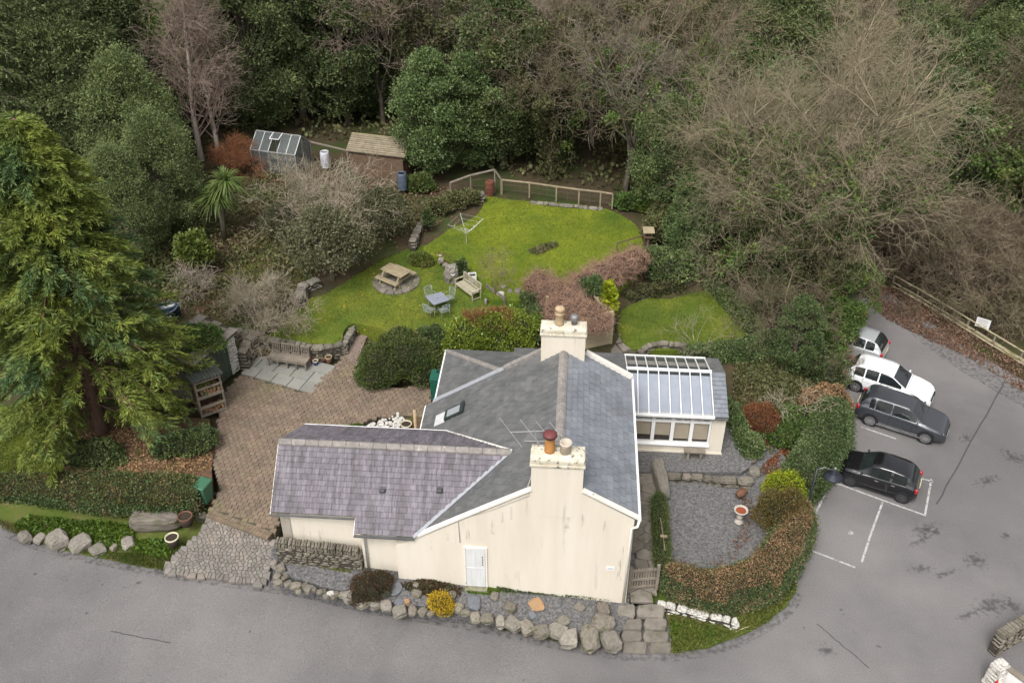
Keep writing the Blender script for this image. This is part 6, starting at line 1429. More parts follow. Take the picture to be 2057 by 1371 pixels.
TWIG_P = mat('pinkish_twigs', (.29, .215, .175), (.36, .28, .23), orn=.15, rough=.9, scale=.5, rnd=.25, spec=.15)
TWIG_B = mat('brown_twigs', (.165, .13, .088), (.225, .18, .128), orn=.22, rough=.9, scale=.4, rnd=.3, spec=.15, c3=(.145, .135, .07), scale3=.35, fac3=(.5, .65))
TWIG_G = mat('grey_twigs', (.33, .285, .23), (.25, .21, .17), orn=.2, rough=.9, scale=.5, rnd=.25, spec=.15)
TWIG_PALE = mat('pale_lichen_twigs', (.36, .31, .235), (.28, .24, .175), rough=.9, scale=.8, rnd=.22, spec=.15)
TWIG_R = mat('rust_twigs', (.21, .085, .04), (.27, .13, .07), rough=.9, scale=1, rnd=.3, spec=.15)
TWIG_C = mat('climber_stems', (.37, .235, .17), (.30, .19, .135), rough=.9, scale=1.5, rnd=.3, spec=.15, c3=(.36, .24, .16), scale3=.8)
BIRCHB = mat('birch_bark', (.50, .44, .38), (.34, .28, .23), rough=.9, scale=6, stretch=(1, 1, 3))
LF_GREYG = leafmat('grey_green_leaf', (.115, .12, .062), (.15, .15, .08), c3=(.19, .175, .10), scale3=.8)
TWIG_T = mat('tan_twigs', (.235, .195, .13), (.30, .25, .175), rough=.9, scale=.4, rnd=.3, spec=.15, c3=(.24, .22, .13), scale3=.3, fac3=(.5, .68))
DARKIN = mat('dark_inner_branches', (.030, .026, .018), (.022, .024, .014), rough=1, scale=4)  # dark brown twig interior of shrubs and hedges
LF_DARK = leafmat('dark_evergreen_leaf', (.036, .050, .019), (.056, .074, .026), gain=2.35, c3=(.080, .096, .034), scale3=.45)
LF_HOLLY = leafmat('holly_leaf', (.046, .068, .024), (.068, .095, .034), gain=1.85, rough=.45, spec=.4, c3=(.092, .115, .048), scale3=.5)
LF_IVY = leafmat('ivy_leaf', (.055, .095, .022), (.085, .13, .030), gain=1.45, c3=(.14, .165, .03), scale3=.4)
LF_OLIVE = leafmat('olive_brown_leaf', (.080, .078, .032), (.060, .070, .026), gain=1.75, c3=(.105, .085, .045), scale3=.5)
LF_CON = leafmat('conifer_needle', (.036, .047, .018), (.054, .068, .025), gain=2.8, c3=(.074, .083, .032), scale3=.35, rough=.6)
LF_CYP = leafmat('cypress_frond', (.078, .10, .020), (.122, .145, .026), gain=2.0, orn=0, c3=(.045, .078, .030), scale3=.40, fac3=(.48, .62), rnd=.3, rough=.6)
LF_LAUREL = leafmat('laurel_leaf', (.14, .19, .025), (.20, .25, .035), rough=.35, spec=.5, c3=(.09, .14, .03), scale3=.8)
LF_HEDGE = leafmat('hedge_leaf', (.060, .085, .032), (.045, .070, .025), gain=1.75, rough=.5, c3=(.15, .115, .065), scale3=1.1, fac3=(.52, .68), rnd=.4)
LF_SHRUB = leafmat('variegated_shrub_leaf', (.10, .125, .035), (.065, .10, .025), c3=(.17, .17, .06), scale3=.9, rnd=.4)
LF_GOLD = leafmat('golden_leaf', (.30, .33, .02), (.22, .28, .02), c3=(.13, .2, .02), scale3=1.2)
LF_YELLOW = leafmat('yellow_shrub_leaf', (.48, .33, .025), (.38, .27, .025), c3=(.25, .22, .03), scale3=2)
LF_BROWN = leafmat('brown_hedge_tip', (.20, .125, .065), (.145, .095, .05), gain=1.75, c3=(.26, .165, .095), scale3=1.2, hue=.012)
LF_OCHRE = leafmat('ochre_hedge_tip', (.17, .125, .04), (.14, .12, .035), c3=(.10, .12, .03), scale3=1.0)
LF_BOX = leafmat('box_hedge_leaf', (.075, .11, .03), (.11, .14, .04), c3=(.14, .13, .05), scale3=1.3)
LF_WEED = leafmat('bright_weed_leaf', (.13, .20, .025), (.09, .16, .022), trans=.25)
LF_HEATH = leafmat('brown_heather', (.10, .065, .035), (.075, .06, .03), c3=(.06, .085, .025), scale3=2)
LF_RUST = leafmat('rust_leaf', (.26, .105, .045), (.2, .085, .04), c3=(.15, .09, .05), scale3=1.5)
LF_GRASS = leafmat('grass_blade', (.10, .135, .025), (.14, .155, .035), c3=(.2, .17, .07), scale3=.9)
LF_PALM = leafmat('cordyline_blade', (.085, .125, .03), (.12, .165, .045), c3=(.16, .17, .06), scale3=1)
LF_CLIMB = leafmat('dead_leaf', (.25, .15, .10), (.2, .12, .08), hue=.012)

def sphere_dirs(n, rng, zmin=-1.0):
    d = unit(rng.normal(0, 1, (int(n * 1.6) + 20, 3))); d = d[d[:, 2] > zmin]
    while len(d) < n: e = unit(rng.normal(0, 1, (n, 3))); d = np.concatenate([d, e[e[:, 2] > zmin]])
    return d[:n]
def lump(d, ph, amp=.14): return 1 + amp * (np.sin(d[:, 0] * 5.1 + ph) * np.sin(d[:, 1] * 4.3 + ph * 1.7) + .7 * np.sin(d[:, 2] * 6.7 + ph * 2.3 + d[:, 0] * 3.1))
def blob_points(blobs, n, rng, zmin=-.35, depth=.16):
    """points on the lumpy surface of a union of ellipsoids"""
    B = np.array(blobs, float); area = B[:, 3] * B[:, 4] + B[:, 4] * B[:, 5] + B[:, 3] * B[:, 5]; cnt = np.maximum(20, (n * area / area.sum()).astype(int)); P = []; D = []
    for i, b in enumerate(B):
        d = sphere_dirs(cnt[i], rng, zmin); r = lump(d, i * 1.3 + b[0]) * (1 - depth * rng.random(len(d)) ** 2 + .22 * (rng.random(len(d)) < .12) * rng.random(len(d))); p = b[:3] + d * b[3:6] * r[:, None]; nn = unit(d / b[3:6]); keep = np.ones(len(p), bool)
        for j, c in enumerate(B):
            if j != i: keep &= (((p - c[:3]) / (c[3:6] * .86)) ** 2).sum(1) > 1
        P.append(p[keep]); D.append(nn[keep])
    return np.concatenate(P), np.concatenate(D)
def blob_core(blobs, k=.80):
    mb = MB()
    for b in blobs:
        pr = [(math.cos(t), math.sin(t)) for t in np.linspace(-1.2, 1.57, 8)]; q = MB().lathe([(max(.01, r), z) for r, z in pr], 12)
        mb.add([(b[0] + v[0] * b[3] * k, b[1] + v[1] * b[4] * k, b[2] + v[2] * b[5] * k) for v in q.v], q.f)
    return mb
def shrub(name, label, loc, blobs, n, size, lm, cat='shrub', group=None, core=True, zmin=-.35, width=.42, spread=.6, depth=.16, up=.25, seed=None, extra=None):
    rng = np.random.default_rng(seed if seed is not None else int(abs(loc[0]) * 991 + abs(loc[1]) * 37) % 99991)
    root = empty(name, loc); tag(root, label, cat, group)
    P, D = blob_points(blobs, n, rng, zmin, depth); D = D + np.array([0, 0, up])
    V, F = leaf_arrays(P - unit(D) * size * .3, D, size, width, spread, rng=rng); obj('foliage', np_mesh('foliage', V, F), lm, root)
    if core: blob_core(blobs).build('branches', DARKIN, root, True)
    return root
def twig_fan(rng, n, blobs, r=.010, L=(.25, .6), tang=.0, bend=.25, zmin=-.3, nseg=2):
    """stems springing outward (tang=0) or lying along the surface (tang=1)"""
    P, D = blob_points(blobs, n, rng, zmin, .3); n = len(P); T = unit(np.cross(D, rng.normal(0, 1, (n, 3)))); A = unit(D * (1 - tang) + T * tang + rng.normal(0, .25, (n, 3))); l = rng.uniform(*L, n)[:, None] / nseg; parts = []; p = P - (A * l * .4)
    for k in range(nseg):
        A2 = unit(A + rng.normal(0, bend, (n, 3)) - D * (tang * .15)); q = p + A2 * l; parts.append(seg_arrays(p, q, np.full(n, r * (1 - .3 * k)), np.full(n, r * (.75 - .3 * k)))); p, A = q, A2
    return merge(parts)
# bare tree skeleton
def skeleton(seed, h, r0, limbs, spread=.75, excurrent=False, trunk=.35, lv=(9, 8, 7), up=.10, lean=0, twigL=.9, wig=.115, crown=(1.0, .62, .6), multi=1, tr=.011):
    rs = random.Random(seed); S = [[], [], [], []]
    rv = lambda s: Vector((rs.gauss(0, s), rs.gauss(0, s), rs.gauss(0, s)))
    def grow(p, d, L, r, level):
        n = max(2, int(L / (.75 if level == 0 else .55 if level == 1 else .42))); st = L / n; pts = []
        for i in range(n):
            d = (d + rv(wig * (1 + .25 * level)) + Vector((0, 0, up * (.6 if level < 2 else .25)))).normalized(); q = p + d * st
            ra = max(tr, r * (1 - .72 * i / n)); rb = max(tr * .6, r * (1 - .72 * (i + 1) / n)); S[min(level, 3)].append((p, q, ra, rb)); p = q; pts.append((p.copy(), d.copy(), rb, (i + 1) / n))
        if level >= len(lv): return
        for k in range(lv[level]):
            t = .25 + .75 * (k + rs.random()) / lv[level]; q, dd, rr, _ = pts[min(n - 1, int(t * n))]
            a = dd.cross(rv(1)).normalized(); c = (dd * rs.uniform(.55, 1.0) + a * rs.uniform(.55, 1.05)).normalized()
            if level + 1 >= len(lv): LL = twigL * rs.uniform(.5, 1.15)
            else: LL = L * rs.uniform(.38, .62) * (1.15 - .5 * t)
            grow(q, c, LL, max(tr, rr * .45 if level else r * .34), level + 1)
    if excurrent:
        p = Vector((0, 0, -.3)); d = Vector((rs.gauss(0, .02), rs.gauss(0, .02), 1)).normalized(); n = 26; pts = []
        for i in range(n):
            d = (d + rv(.035)).normalized(); d.z = abs(d.z); q = p + d * (h / n); ra, rb = r0 * (1 - .93 * i / n), r0 * (1 - .93 * (i + 1) / n); S[0].append((p, q, ra, rb)); p = q; pts.append((p.copy(), rb))
        for k in range(limbs):
            t = trunk + (1 - trunk) * (k + rs.random()) / limbs; q, rr = pts[min(n - 1, int(t * n))]; a = rs.uniform(0, 6.283); inc = spread * rs.uniform(.8, 1.25)
            grow(q, Vector((math.cos(a) * inc, math.sin(a) * inc, 1)).normalized(), (h * .30 * (1.05 - t) ** .75 + .5) * rs.uniform(.75, 1.2), max(tr * 1.6, rr * .42), 1)
        return S
    for m_ in range(multi):
        p = Vector((rs.uniform(-.2, .2) * (multi > 1), rs.uniform(-.2, .2) * (multi > 1), -.3)); d = Vector((rs.gauss(0, .06) + lean, rs.gauss(0, .06), 1)).normalized() if multi == 1 else Vector((rs.gauss(0, .3), rs.gauss(0, .3), 1)).normalized()
        n = 7; L = h * trunk; rr = r0
        for i in range(n):
            q = p + d * (L / n); S[0].append((p, q, rr, rr * .94)); rr *= .94; p = q; d = (d + rv(.05)).normalized()
        top = p
        for k in range(limbs):
            a = 2 * math.pi * (k + rs.uniform(-.3, .3)) / limbs; inc = rs.uniform(.15, 1) * spread; c = Vector((math.cos(a) * inc, math.sin(a) * inc, 1 - .45 * inc)).normalized()
            st = top - d * L * .35 * rs.random() * (k % 3 > 0)
            grow(st, c, h * (1 - trunk) * rs.uniform(.75, 1.05) * (1 - .12 * inc), rr * rs.uniform(.5, .75), 0)
    return S
def skel_meshes(S):
    def arr(q): return seg_arrays(np.array([s[0] for s in q]), np.array([s[1] for s in q]), np.array([s[2] for s in q]), np.array([s[3] for s in q]), 3)
    def arr6(q): return seg_arrays(np.array([s[0] for s in q]), np.array([s[1] for s in q]), np.array([s[2] for s in q]), np.array([s[3] for s in q]), 6)
    wood = arr6(S[0]); tw = merge([arr(q) for q in S[1:] if q]); return wood, tw
PROTO = {}
def proto_bare(key, twig, bark=BARK, **kw):
    S = skeleton(**kw); w, t = skel_meshes(S)
    a = np_mesh('trunk', *w, smooth=True); a.materials.append(bark); b = np_mesh('crown', *t); b.materials.append(twig); PROTO[key] = [('trunk', a), ('crown', b)]; return S
def proto_ivy(key, twig, leaf, n=9000, size=.17, hfrac=.75, rad=.55, **kw):
    S = proto_bare(key, twig, **kw); rng = np.random.default_rng(kw['seed']); q = [s for s in S[0]] + S[1][::3]; q = [s for s in q if s[1].z < kw['h'] * hfrac]
    P0 = np.array([s[0] for s in q]); P1 = np.array([s[1] for s in q]); R = np.array([s[2] for s in q]); w = R + .06; idx = rng.choice(len(q), n, p=w / w.sum()); t = rng.random((n, 1)); d = unit(rng.normal(0, 1, (n, 3)))
    rr = (R[idx] + rad * rng.random(n) * (.4 + R[idx] * 2.2))[:, None]; P = P0[idx] * (1 - t) + P1[idx] * t + d * rr; V, F = leaf_arrays(P, d + [0, 0, .3], size, rng=rng); m_ = np_mesh('ivy', V, F); m_.materials.append(leaf); PROTO[key].append(('ivy', m_))
def proto_ever(key, leaf, seed, h, r, nclump=80, per=420, size=.13, low=.12, shape=1.0, trunk_r=.22, lw=.42):
    rng = np.random.default_rng(seed); B = []
    for i in range(nclump):
        z = low + (1 - low) * rng.random() ** .85; prof = math.sin(math.pi * min(1, (z - low * .6) / (1 - low * .6)) ** shape) ** .7; a = rng.uniform(0, 6.283); rad = prof * (.45 + .55 * math.sqrt(rng.random())); cr = r * rng.uniform(.20, .36)
        B.append((math.cos(a) * rad * r * .85, math.sin(a) * rad * r * .85, z * h * .95, cr, cr, cr * rng.uniform(.6, .9)))
    P = []; D = []
    for i, b in enumerate(B):
        d = sphere_dirs(per, rng, -.45); rr = lump(d, i * 1.7, .22) * rng.uniform(.55, 1.08, per); P.append(np.array(b[:3]) + d * np.array(b[3:6]) * rr[:, None]); D.append(d)
    P = np.concatenate(P); D = np.concatenate(D); V, F = leaf_arrays(P, D + [0, 0, .2], size, lw, spread=.7, rng=rng); c = np_mesh('crown', V, F); c.materials.append(leaf)
    q = [(Vector((0, 0, -.3)), Vector((0, 0, h * .85)), trunk_r, trunk_r * .3)] + [(Vector((0, 0, b[2] * .55)), Vector(b[:3]), trunk_r * .3, .02) for b in B[::2]]
    w = np_mesh('trunk', *seg_arrays(np.array([s[0] for s in q]), np.array([s[1] for s in q]), np.array([s[2] for s in q]), np.array([s[3] for s in q]), 6), smooth=True); w.materials.append(BARK)
    PROTO[key] = [('trunk', w), ('crown', c)]
def frond_arrays(base, ax, L, rng, nl=12, leafL=.26, w=.17, droop=.5, hang=.9):
    """drooping sprays: base (n,3), axis (n,3), length (n,)"""
    n = len(base); V = []; F = []; side = unit(np.cross(ax, np.array([[0, 0, 1.]])) + rng.normal(0, .25, (n, 3)))
    P = []; D = []; S = []
    for k in range(nl):
        t = (k + .5) / nl; p = base + ax * (L * t)[:, None] + np.array([[0, 0, -1.]]) * (L * droop * t * t)[:, None]; s = 1 if k % 2 else -1
        d = unit(ax + side * s * rng.uniform(.5, 1.1, (n, 1)) * (1 - .5 * t) + np.array([[0, 0, -hang]]) * t); P.append(p); D.append(d); S.append(np.full(n, leafL * (1.1 - .5 * t)))
    P = np.concatenate(P); D = np.concatenate(D); S = np.concatenate(S); return leaf_arrays(P, D, S, w, .18, .08, rng)
def proto_conifer(key, leaf, seed, h, r, nb=120, fr=9, low=.1, taper=1.0, nl=9, leafL=.3, droop=.35, w=.16, bark=BARK, tr=.3, top=.06, bare=None, fdroop=.45, hang=.9, zr=(-.30, .22)):
    rng = np.random.default_rng(seed); base = []; ax = []; L = []; segs = [(Vector((0, 0, -.3)), Vector((0, 0, h * .97)), tr, tr * .12)]
    for i in range(nb):
        z = low + (1 - low) * (i + rng.random()) / nb; a = i * 2.4 + rng.uniform(-.4, .4); R = r * (top + (1 - top) * (1 - z) ** taper) * rng.uniform(.72, 1.12); R *= min(1, .55 + (z / max(low + .12, .01)) * .45); d = np.array([math.cos(a), math.sin(a), .12]); p0 = np.array([0, 0, z * h]); prev = p0
        if bare is not None and z < .42 and math.cos(a - bare) > .90 and rng.random() < .8: continue
        for k in range(3):
            t = (k + 1) / 3; q = p0 + d * R * t + np.array([0, 0, -droop * R * t * t]); segs.append((Vector(prev), Vector(q), .05 * (1 - .6 * t) + .012, .04 * (1 - .75 * t) + .008)); prev = q
        for k in range(fr):
            t = .22 + .78 * (k + rng.random()) / fr; p = p0 + d * R * t + np.array([0, 0, -droop * R * t * t]); yaw = rng.uniform(-1.0, 1.0); dd = np.array([math.cos(a + yaw), math.sin(a + yaw), rng.uniform(*zr)]); base.append(p); ax.append(dd); L.append(rng.uniform(.5, 1.0) * (.45 + .35 * R / r) * min(1.2, r * .32))
    V, F = frond_arrays(np.array(base), unit(np.array(ax)), np.array(L), rng, nl, leafL, w, fdroop, hang); c = np_mesh('crown', V, F); c.materials.append(leaf)
    m_ = np_mesh('trunk', *seg_arrays(np.array([s[0] for s in segs]), np.array([s[1] for s in segs]), np.array([s[2] for s in segs]), np.array([s[3] for s in segs]), 5), smooth=True); m_.materials.append(bark); PROTO[key] = [('trunk', m_), ('crown', c)]
def plant_tree(key, loc, scale=1.0, rz=0, name='tree', label='', cat='tree', group=None, zs=None):
    r = empty(name, loc, rz); r.scale = (scale, scale, zs or scale); tag(r, label, cat, group)
    for nm, me in PROTO[key]: o = bpy.data.objects.new(nm, me); COL.objects.link(o); o.parent = r
    return r
# prototypes
proto_bare('bare_a', TWIG_B, tr=.009, seed=3, h=12, r0=.26, limbs=9, spread=.85, trunk=.28, lv=(8, 7, 6))
proto_bare('bare_b', TWIG_G, tr=.009, seed=8, h=12, r0=.22, limbs=8, spread=.7, trunk=.32, lv=(8, 7, 6))
proto_bare('bare_c', TWIG_P, tr=.009, seed=15, h=12, r0=.22, limbs=7, spread=.8, trunk=.22, lv=(9, 7, 6))
proto_ivy('ivy_a', TWIG_B, LF_IVY, n=15000, size=.15, hfrac=.8, rad=.75, seed=21, h=12, r0=.26, limbs=8, spread=.75, trunk=.35, lv=(7, 6, 5))
proto_ivy('ivy_b', TWIG_B, LF_OLIVE, seed=27, h=12, r0=.24, limbs=8, spread=.8, trunk=.3, lv=(7, 6, 5), n=15000, size=.15, hfrac=.85, rad=.8)
proto_ever('ever_a', LF_DARK, 31, 10, 3.0)
proto_ever('ever_b', LF_HOLLY, 32, 9, 2.7, nclump=95, low=.02)
proto_ever('ever_c', LF_IVY, 33, 10, 2.6, nclump=60)
proto_conifer('con_a', LF_CON, 41, 15, 3.6, nb=130, fr=13, low=.08, taper=.75, droop=.3, nl=12, leafL=.22, w=.14)
proto_ever('con_b', LF_CON, 42, 12, 3.9, nclump=150, per=420, size=.19, low=.02, shape=.75, trunk_r=.3, lw=.17)
proto_bare('slim', TWIG_G, BIRCHB, seed=45, h=14, r0=.16, limbs=46, spread=.75, trunk=.22, lv=(0, 7, 6), excurrent=True, twigL=.8, tr=.008, up=.08)
# ------------------------------------------------------------------ the big trees one can name
def zt(px, py, z0=1.0):
    p = at(px, py, z0)
    for _ in range(6): p = at(px, py, z_terrain(p.x, p.y))
    return p
# weeping cypress in the left foreground
CB = at(208, 872, 1.0); CHt = z_above(72, 235, CB) - CB.z
proto_conifer('cypress', LF_CYP, 51, CHt, 5.0, nb=350, fr=22, low=.11, taper=.68, bark=mat('red_brown_bark', (.15, .09, .065), (.10, .065, .045), rough=.95, scale=3, bump=.6, bscale=12, stretch=(3, 3, .5)), nl=24, leafL=.25, droop=.30, w=.085, tr=.30, top=.03, fdroop=.20, hang=.35, zr=(-.22, .20), bare=math.atan2(-CB.y, -CB.x) - .15)
plant_tree('cypress', CB, 1.0, 0, 'weeping_cypress', 'tall yellow green weeping cypress filling the left foreground', 'conifer').rotation_euler = (0, .035, 0)
# birch
b_ = zt(405, 322); hb = z_above(380, -60, b_) - b_.z
proto_bare('birch', TWIG_P, BIRCHB, seed=61, h=hb, r0=.20, limbs=52, spread=.75, trunk=.12, lv=(0, 7, 6), excurrent=True, twigL=1.0, tr=.0075, up=.10)
S_ = plant_tree('birch', b_, 1, 0, 'birch_tree', 'tall bare birch with pinkish twigs left of the greenhouse', 'birch')
b2 = zt(440, 318); plant_tree('birch', b2, .82, 2.0, 'birch_tree', 'second bare birch leaning right close to the greenhouse', 'birch')
# big bare tree at the right with ivy
bb_ = zt(1612, 590); hb = z_above(1600, 85, bb_) - bb_.z
proto_ivy('great', TWIG_T, LF_IVY, n=30000, size=.13, hfrac=.78, rad=.9, seed=71, h=hb, r0=.40, limbs=15, spread=.88, trunk=.2, lv=(12, 9, 8), twigL=.85, up=.08, tr=.007)
plant_tree('great', bb_, 1.0, 0, 'great_bare_tree', 'largest bare spreading tree with ivy on its limbs left of the car park', 'tree')
p = zt(1500, 520); plant_tree('great', p, .72, 2.2, 'spreading_bare_tree', 'bare spreading tree between the side lawn and the great tree', 'tree')
p = zt(1790, 470, -.3); plant_tree('bare_a', p, .6, 1.0, 'overhanging_bare_tree', 'bare brown tree behind the grit bin at the car park end', 'tree')
# evergreen trees just behind the garden
for key, px, py, s, lb in (('ever_b', 868, 352, .80, 'rounded holly tree right behind the shed'), ('ever_b', 945, 338, .75, 'smaller dark holly behind the sloping rail'), ('ever_a', 1010, 335, 1.05, 'dark evergreen above the rusty drum'), ('ivy_b', 1110, 358, .85, 'mossy bare tree behind the middle of the rail fence'),
                           ('bare_b', 1255, 385, .85, 'pale bare tree with low sweeping twigs at the right end of the rail fence'), ('ever_a', 1330, 440, .68, 'dark evergreen bush tree at the right corner of the upper lawn'), ('ever_b', 1375, 520, .52, 'low evergreen beside the bird table'), ('ivy_a', 1300, 380, .9, 'ivy clad tree behind the right end of the rail fence'),
                           ('ever_b', 1590, 740, .42, 'round dark holly bush under the great bare tree'), ('ivy_b', 1650, 660, .5, 'ivy covered stump tree beside the half hidden car'), ('ever_c', 1690, 690, .48, 'ivy green bush tree over the half hidden car'), ('ever_a', 1640, 610, .6, 'dark evergreen at the foot of the great bare tree'), ('ever_b', 1560, 600, .5, 'glossy evergreen bush left of the great bare tree'), ('ever_a', 1410, 480, .6, 'dark evergreen left of the spreading bare tree'), ('ever_c', 1530, 560, .55, 'lighter evergreen behind the side lawn border'), ('ever_a', 1450, 500, .55, 'evergreen shrub tree behind the side lawn'), ('con_b', 520, 250, .95, 'dark conifer behind the greenhouse'), ('con_a', 610, 240, 1.0, 'dark conifer above the white barrel'),
                           ('ever_a', 700, 250, 1.0, 'dark evergreen just behind the shed roof'), ('bare_c', 770, 250, .9, 'pinkish bare tree rising behind the shed'), ('con_b', 300, 420, .72, 'dark yew like conifer between cypress and birch'), ('con_b', 350, 470, .55, 'low spreading conifer above the laurel'), ('con_a', 60, 420, 1.0, 'dark conifer behind the cypress top at the left edge'), ('con_b', 190, 380, .95, 'broad dark conifer behind the cypress'),
                           ('con_b', 270, 520, .5, 'dark bushy conifer beside the blue dinghy'), ('con_a', -60, 600, .9, 'dark conifer cut off by the left edge'), ('con_b', 250, 300, .95, 'conifer left of the birches'), ('ever_c', 330, 360, .6, 'light green evergreen at the foot of the birches')):
    plant_tree(key, zt(px, py), s, (px * 1.7) % 6.28, {'e': 'evergreen_tree', 'b': 'bare_tree', 'i': 'ivy_clad_tree', 'c': 'conifer_tree'}[key[0]], lb, 'tree')
# woodland fill
bx = [(-400, 330), (0, 330), (300, 300), (420, 270), (500, 235), (700, 235), (850, 300), (1000, 322), (1230, 350), (1320, 400), (1400, 470), (1500, 480), (1700, 440), (1800, 500), (1950, 590), (2057, 640), (2400, 820)]
bxx, byy = [a for a, b in bx], [b for a, b in bx]
def zone(px, py):
    z = []
    if px < 300: z = ['con_b', 'con_b', 'con_b', 'ever_c', 'ever_a'] if py > 40 else ['con_b', 'con_b', 'ever_a', 'slim']
    elif px < 480: z = ['slim', 'con_b', 'con_b', 'ever_c']
    elif px < 700: z = ['con_b', 'con_b', 'slim', 'ivy_b', 'ever_a', 'bare_a']
    elif px < 900: z = ['bare_b', 'slim', 'ever_a', 'ivy_b', 'ever_b']
    elif px < 1080: z = ['ever_c', 'ever_a', 'ever_b', 'ivy_a', 'ever_c']
    elif px < 1320: z = ['ivy_b', 'slim', 'ever_a', 'ivy_b', 'bare_b', 'ivy_a']
    elif 1320 <= px < 2080 and 40 < py < 520: z = ['ever_a', 'ivy_a', 'ivy_b', 'ever_b', 'con_b', 'ivy_a']
    elif px < 1750: z = ['bare_a', 'ivy_a', 'ivy_b', 'bare_b', 'ivy_a', 'ever_c']
    else: z = ['bare_a', 'ivy_a', 'ivy_b', 'ever_a', 'ever_c', 'ivy_b', 'ivy_a']
    return z
KIND = {'slim': 'slender upright bare tree', 'con_a': 'dark drooping conifer', 'con_b': 'dense dark conifer', 'ever_a': 'dark broadleaf evergreen', 'ever_b': 'glossy holly', 'ever_c': 'light yellow green evergreen', 'bare_a': 'brown twiggy bare tree', 'bare_b': 'grey twiggy bare tree', 'bare_c': 'pinkish twiggy bare tree', 'ivy_a': 'ivy clad bare tree', 'ivy_b': 'mossy bare tree'}
rw_ = random.Random(77); nfill = 0; FILL = []; yy = 44.0
while yy < 104:
    st = 4.3 + (yy - 44) * .022; xx = -.62 * yy - 14
    while xx < .62 * yy + 14:
        x, y = xx + rw_.uniform(-.38, .38) * st, yy + rw_.uniform(-.38, .38) * st; xx += st
        p = Vector((x, y, z_terrain(x, y))); px, py = proj(p)
        if not (-230 < px < 2290) or py > np.interp(px, bxx, byy) - 6: continue
        if 1330 < px < 1460 and 80 < py < 175 : continue
        tpx = proj(p + Vector((0, 0, 6)))
        key = rw_.choice(zone(*tpx)); nfill += 1
        side = 'left' if px < 480 else 'right' if px > 1320 else 'middle'; band = 'near' if y < 58 else 'far'
        _o = plant_tree(key, p - Vector((0, 0, .1)), rw_.uniform(.72, 1.12), rw_.uniform(0, 6.28), {'s': 'bare_tree', 'c': 'conifer_tree', 'e': 'evergreen_tree', 'b': 'bare_tree', 'i': 'ivy_clad_tree'}[key[0]], f'{KIND[key]} in the {band} {side} of the wood', 'tree', f'{band} {side} woodland trees'); FILL.append((px, _o))
    yy += st * .92
from collections import defaultdict
_by = defaultdict(list)
for px, o in FILL: _by[o['label']].append((px, o))
for lb, q in _by.items():
    if len(q) > 1:
        q.sort(key=lambda t: t[0])
        for k, (_, o) in enumerate(q): o['label'] = ('leftmost ' if k == 0 else 'rightmost ' if k == len(q) - 1 else ordinal(k) + ' from left ') + lb
# woodland floor scrub
def ground_scatter(name, label, n, region, lm, size, zoff=.0, width=.42, up=.6, seed=1, kind='stuff', cat='undergrowth', zf=None, hgt=.3):
    rng = np.random.default_rng(seed); P = []
    poly = [zt(*q).xy if zf is None else hit(q[0], q[1], zf).xy for q in region]; x0, x1 = min(p.x for p in poly), max(p.x for p in poly); y0, y1 = min(p.y for p in poly), max(p.y for p in poly)
    while len(P) < n:
        x, y = rng.uniform(x0, x1), rng.uniform(y0, y1)
        if not inside((x, y), poly): continue
        nz = mnoise.noise(Vector((x * .6, y * .6, seed)))
        if nz < -.12 and rng.random() > .35: continue
        z = (z_terrain(x, y) if zf is None else zf(x, y)) + zoff + max(0, .35 + nz) * hgt * rng.random(); P.append((x, y, z))
    P = np.array(P); D = np.tile(np.array([[0, 0, up]]), (len(P), 1)) + rng.normal(0, .5, (len(P), 3)); V, F = leaf_arrays(P, D, size, width, .5, rng=rng)
    o = obj(name, np_mesh(name, V, F), lm); return tag(o, label, cat, None, kind)
ground_scatter('woodland_undergrowth', 'low dark undergrowth covering the floor of the wood', 26000, [(-100, 400), (420, 340), (520, 250), (860, 320), (1000, 350), (1240, 390), (1340, 470), (1420, 500), (1700, 460), (1820, 540), (2057, 680), (2150, 200), (2100, 40), (-60, 40)], LF_OLIVE, .26, seed=3, hgt=1.1)
ground_scatter('bank_undergrowth', 'brambles and dead grass on the bank below the birches', 9000, [(330, 640), (430, 640), (560, 660), (600, 600), (660, 520), (840, 470), (850, 400), (700, 380), (560, 340), (420, 400), (330, 520)], LF_OLIVE, .16, seed=4, hgt=.4)
ground_scatter('conifer_undergrowth', 'dark undergrowth between the cypress and the birches', 9000, [(150, 640), (330, 640), (420, 560), (430, 400), (330, 380), (180, 420), (60, 560)], LF_OLIVE, .18, seed=36, hgt=.6)
ground_scatter('bank_dead_leaves', 'brown dead leaves lying on the garden bank', 5000, [(330, 640), (430, 640), (560, 660), (640, 560), (840, 480), (960, 410), (960, 385), (840, 380), (560, 340), (420, 400), (330, 520)], LF_CLIMB, .12, seed=5, hgt=.2, up=.3)
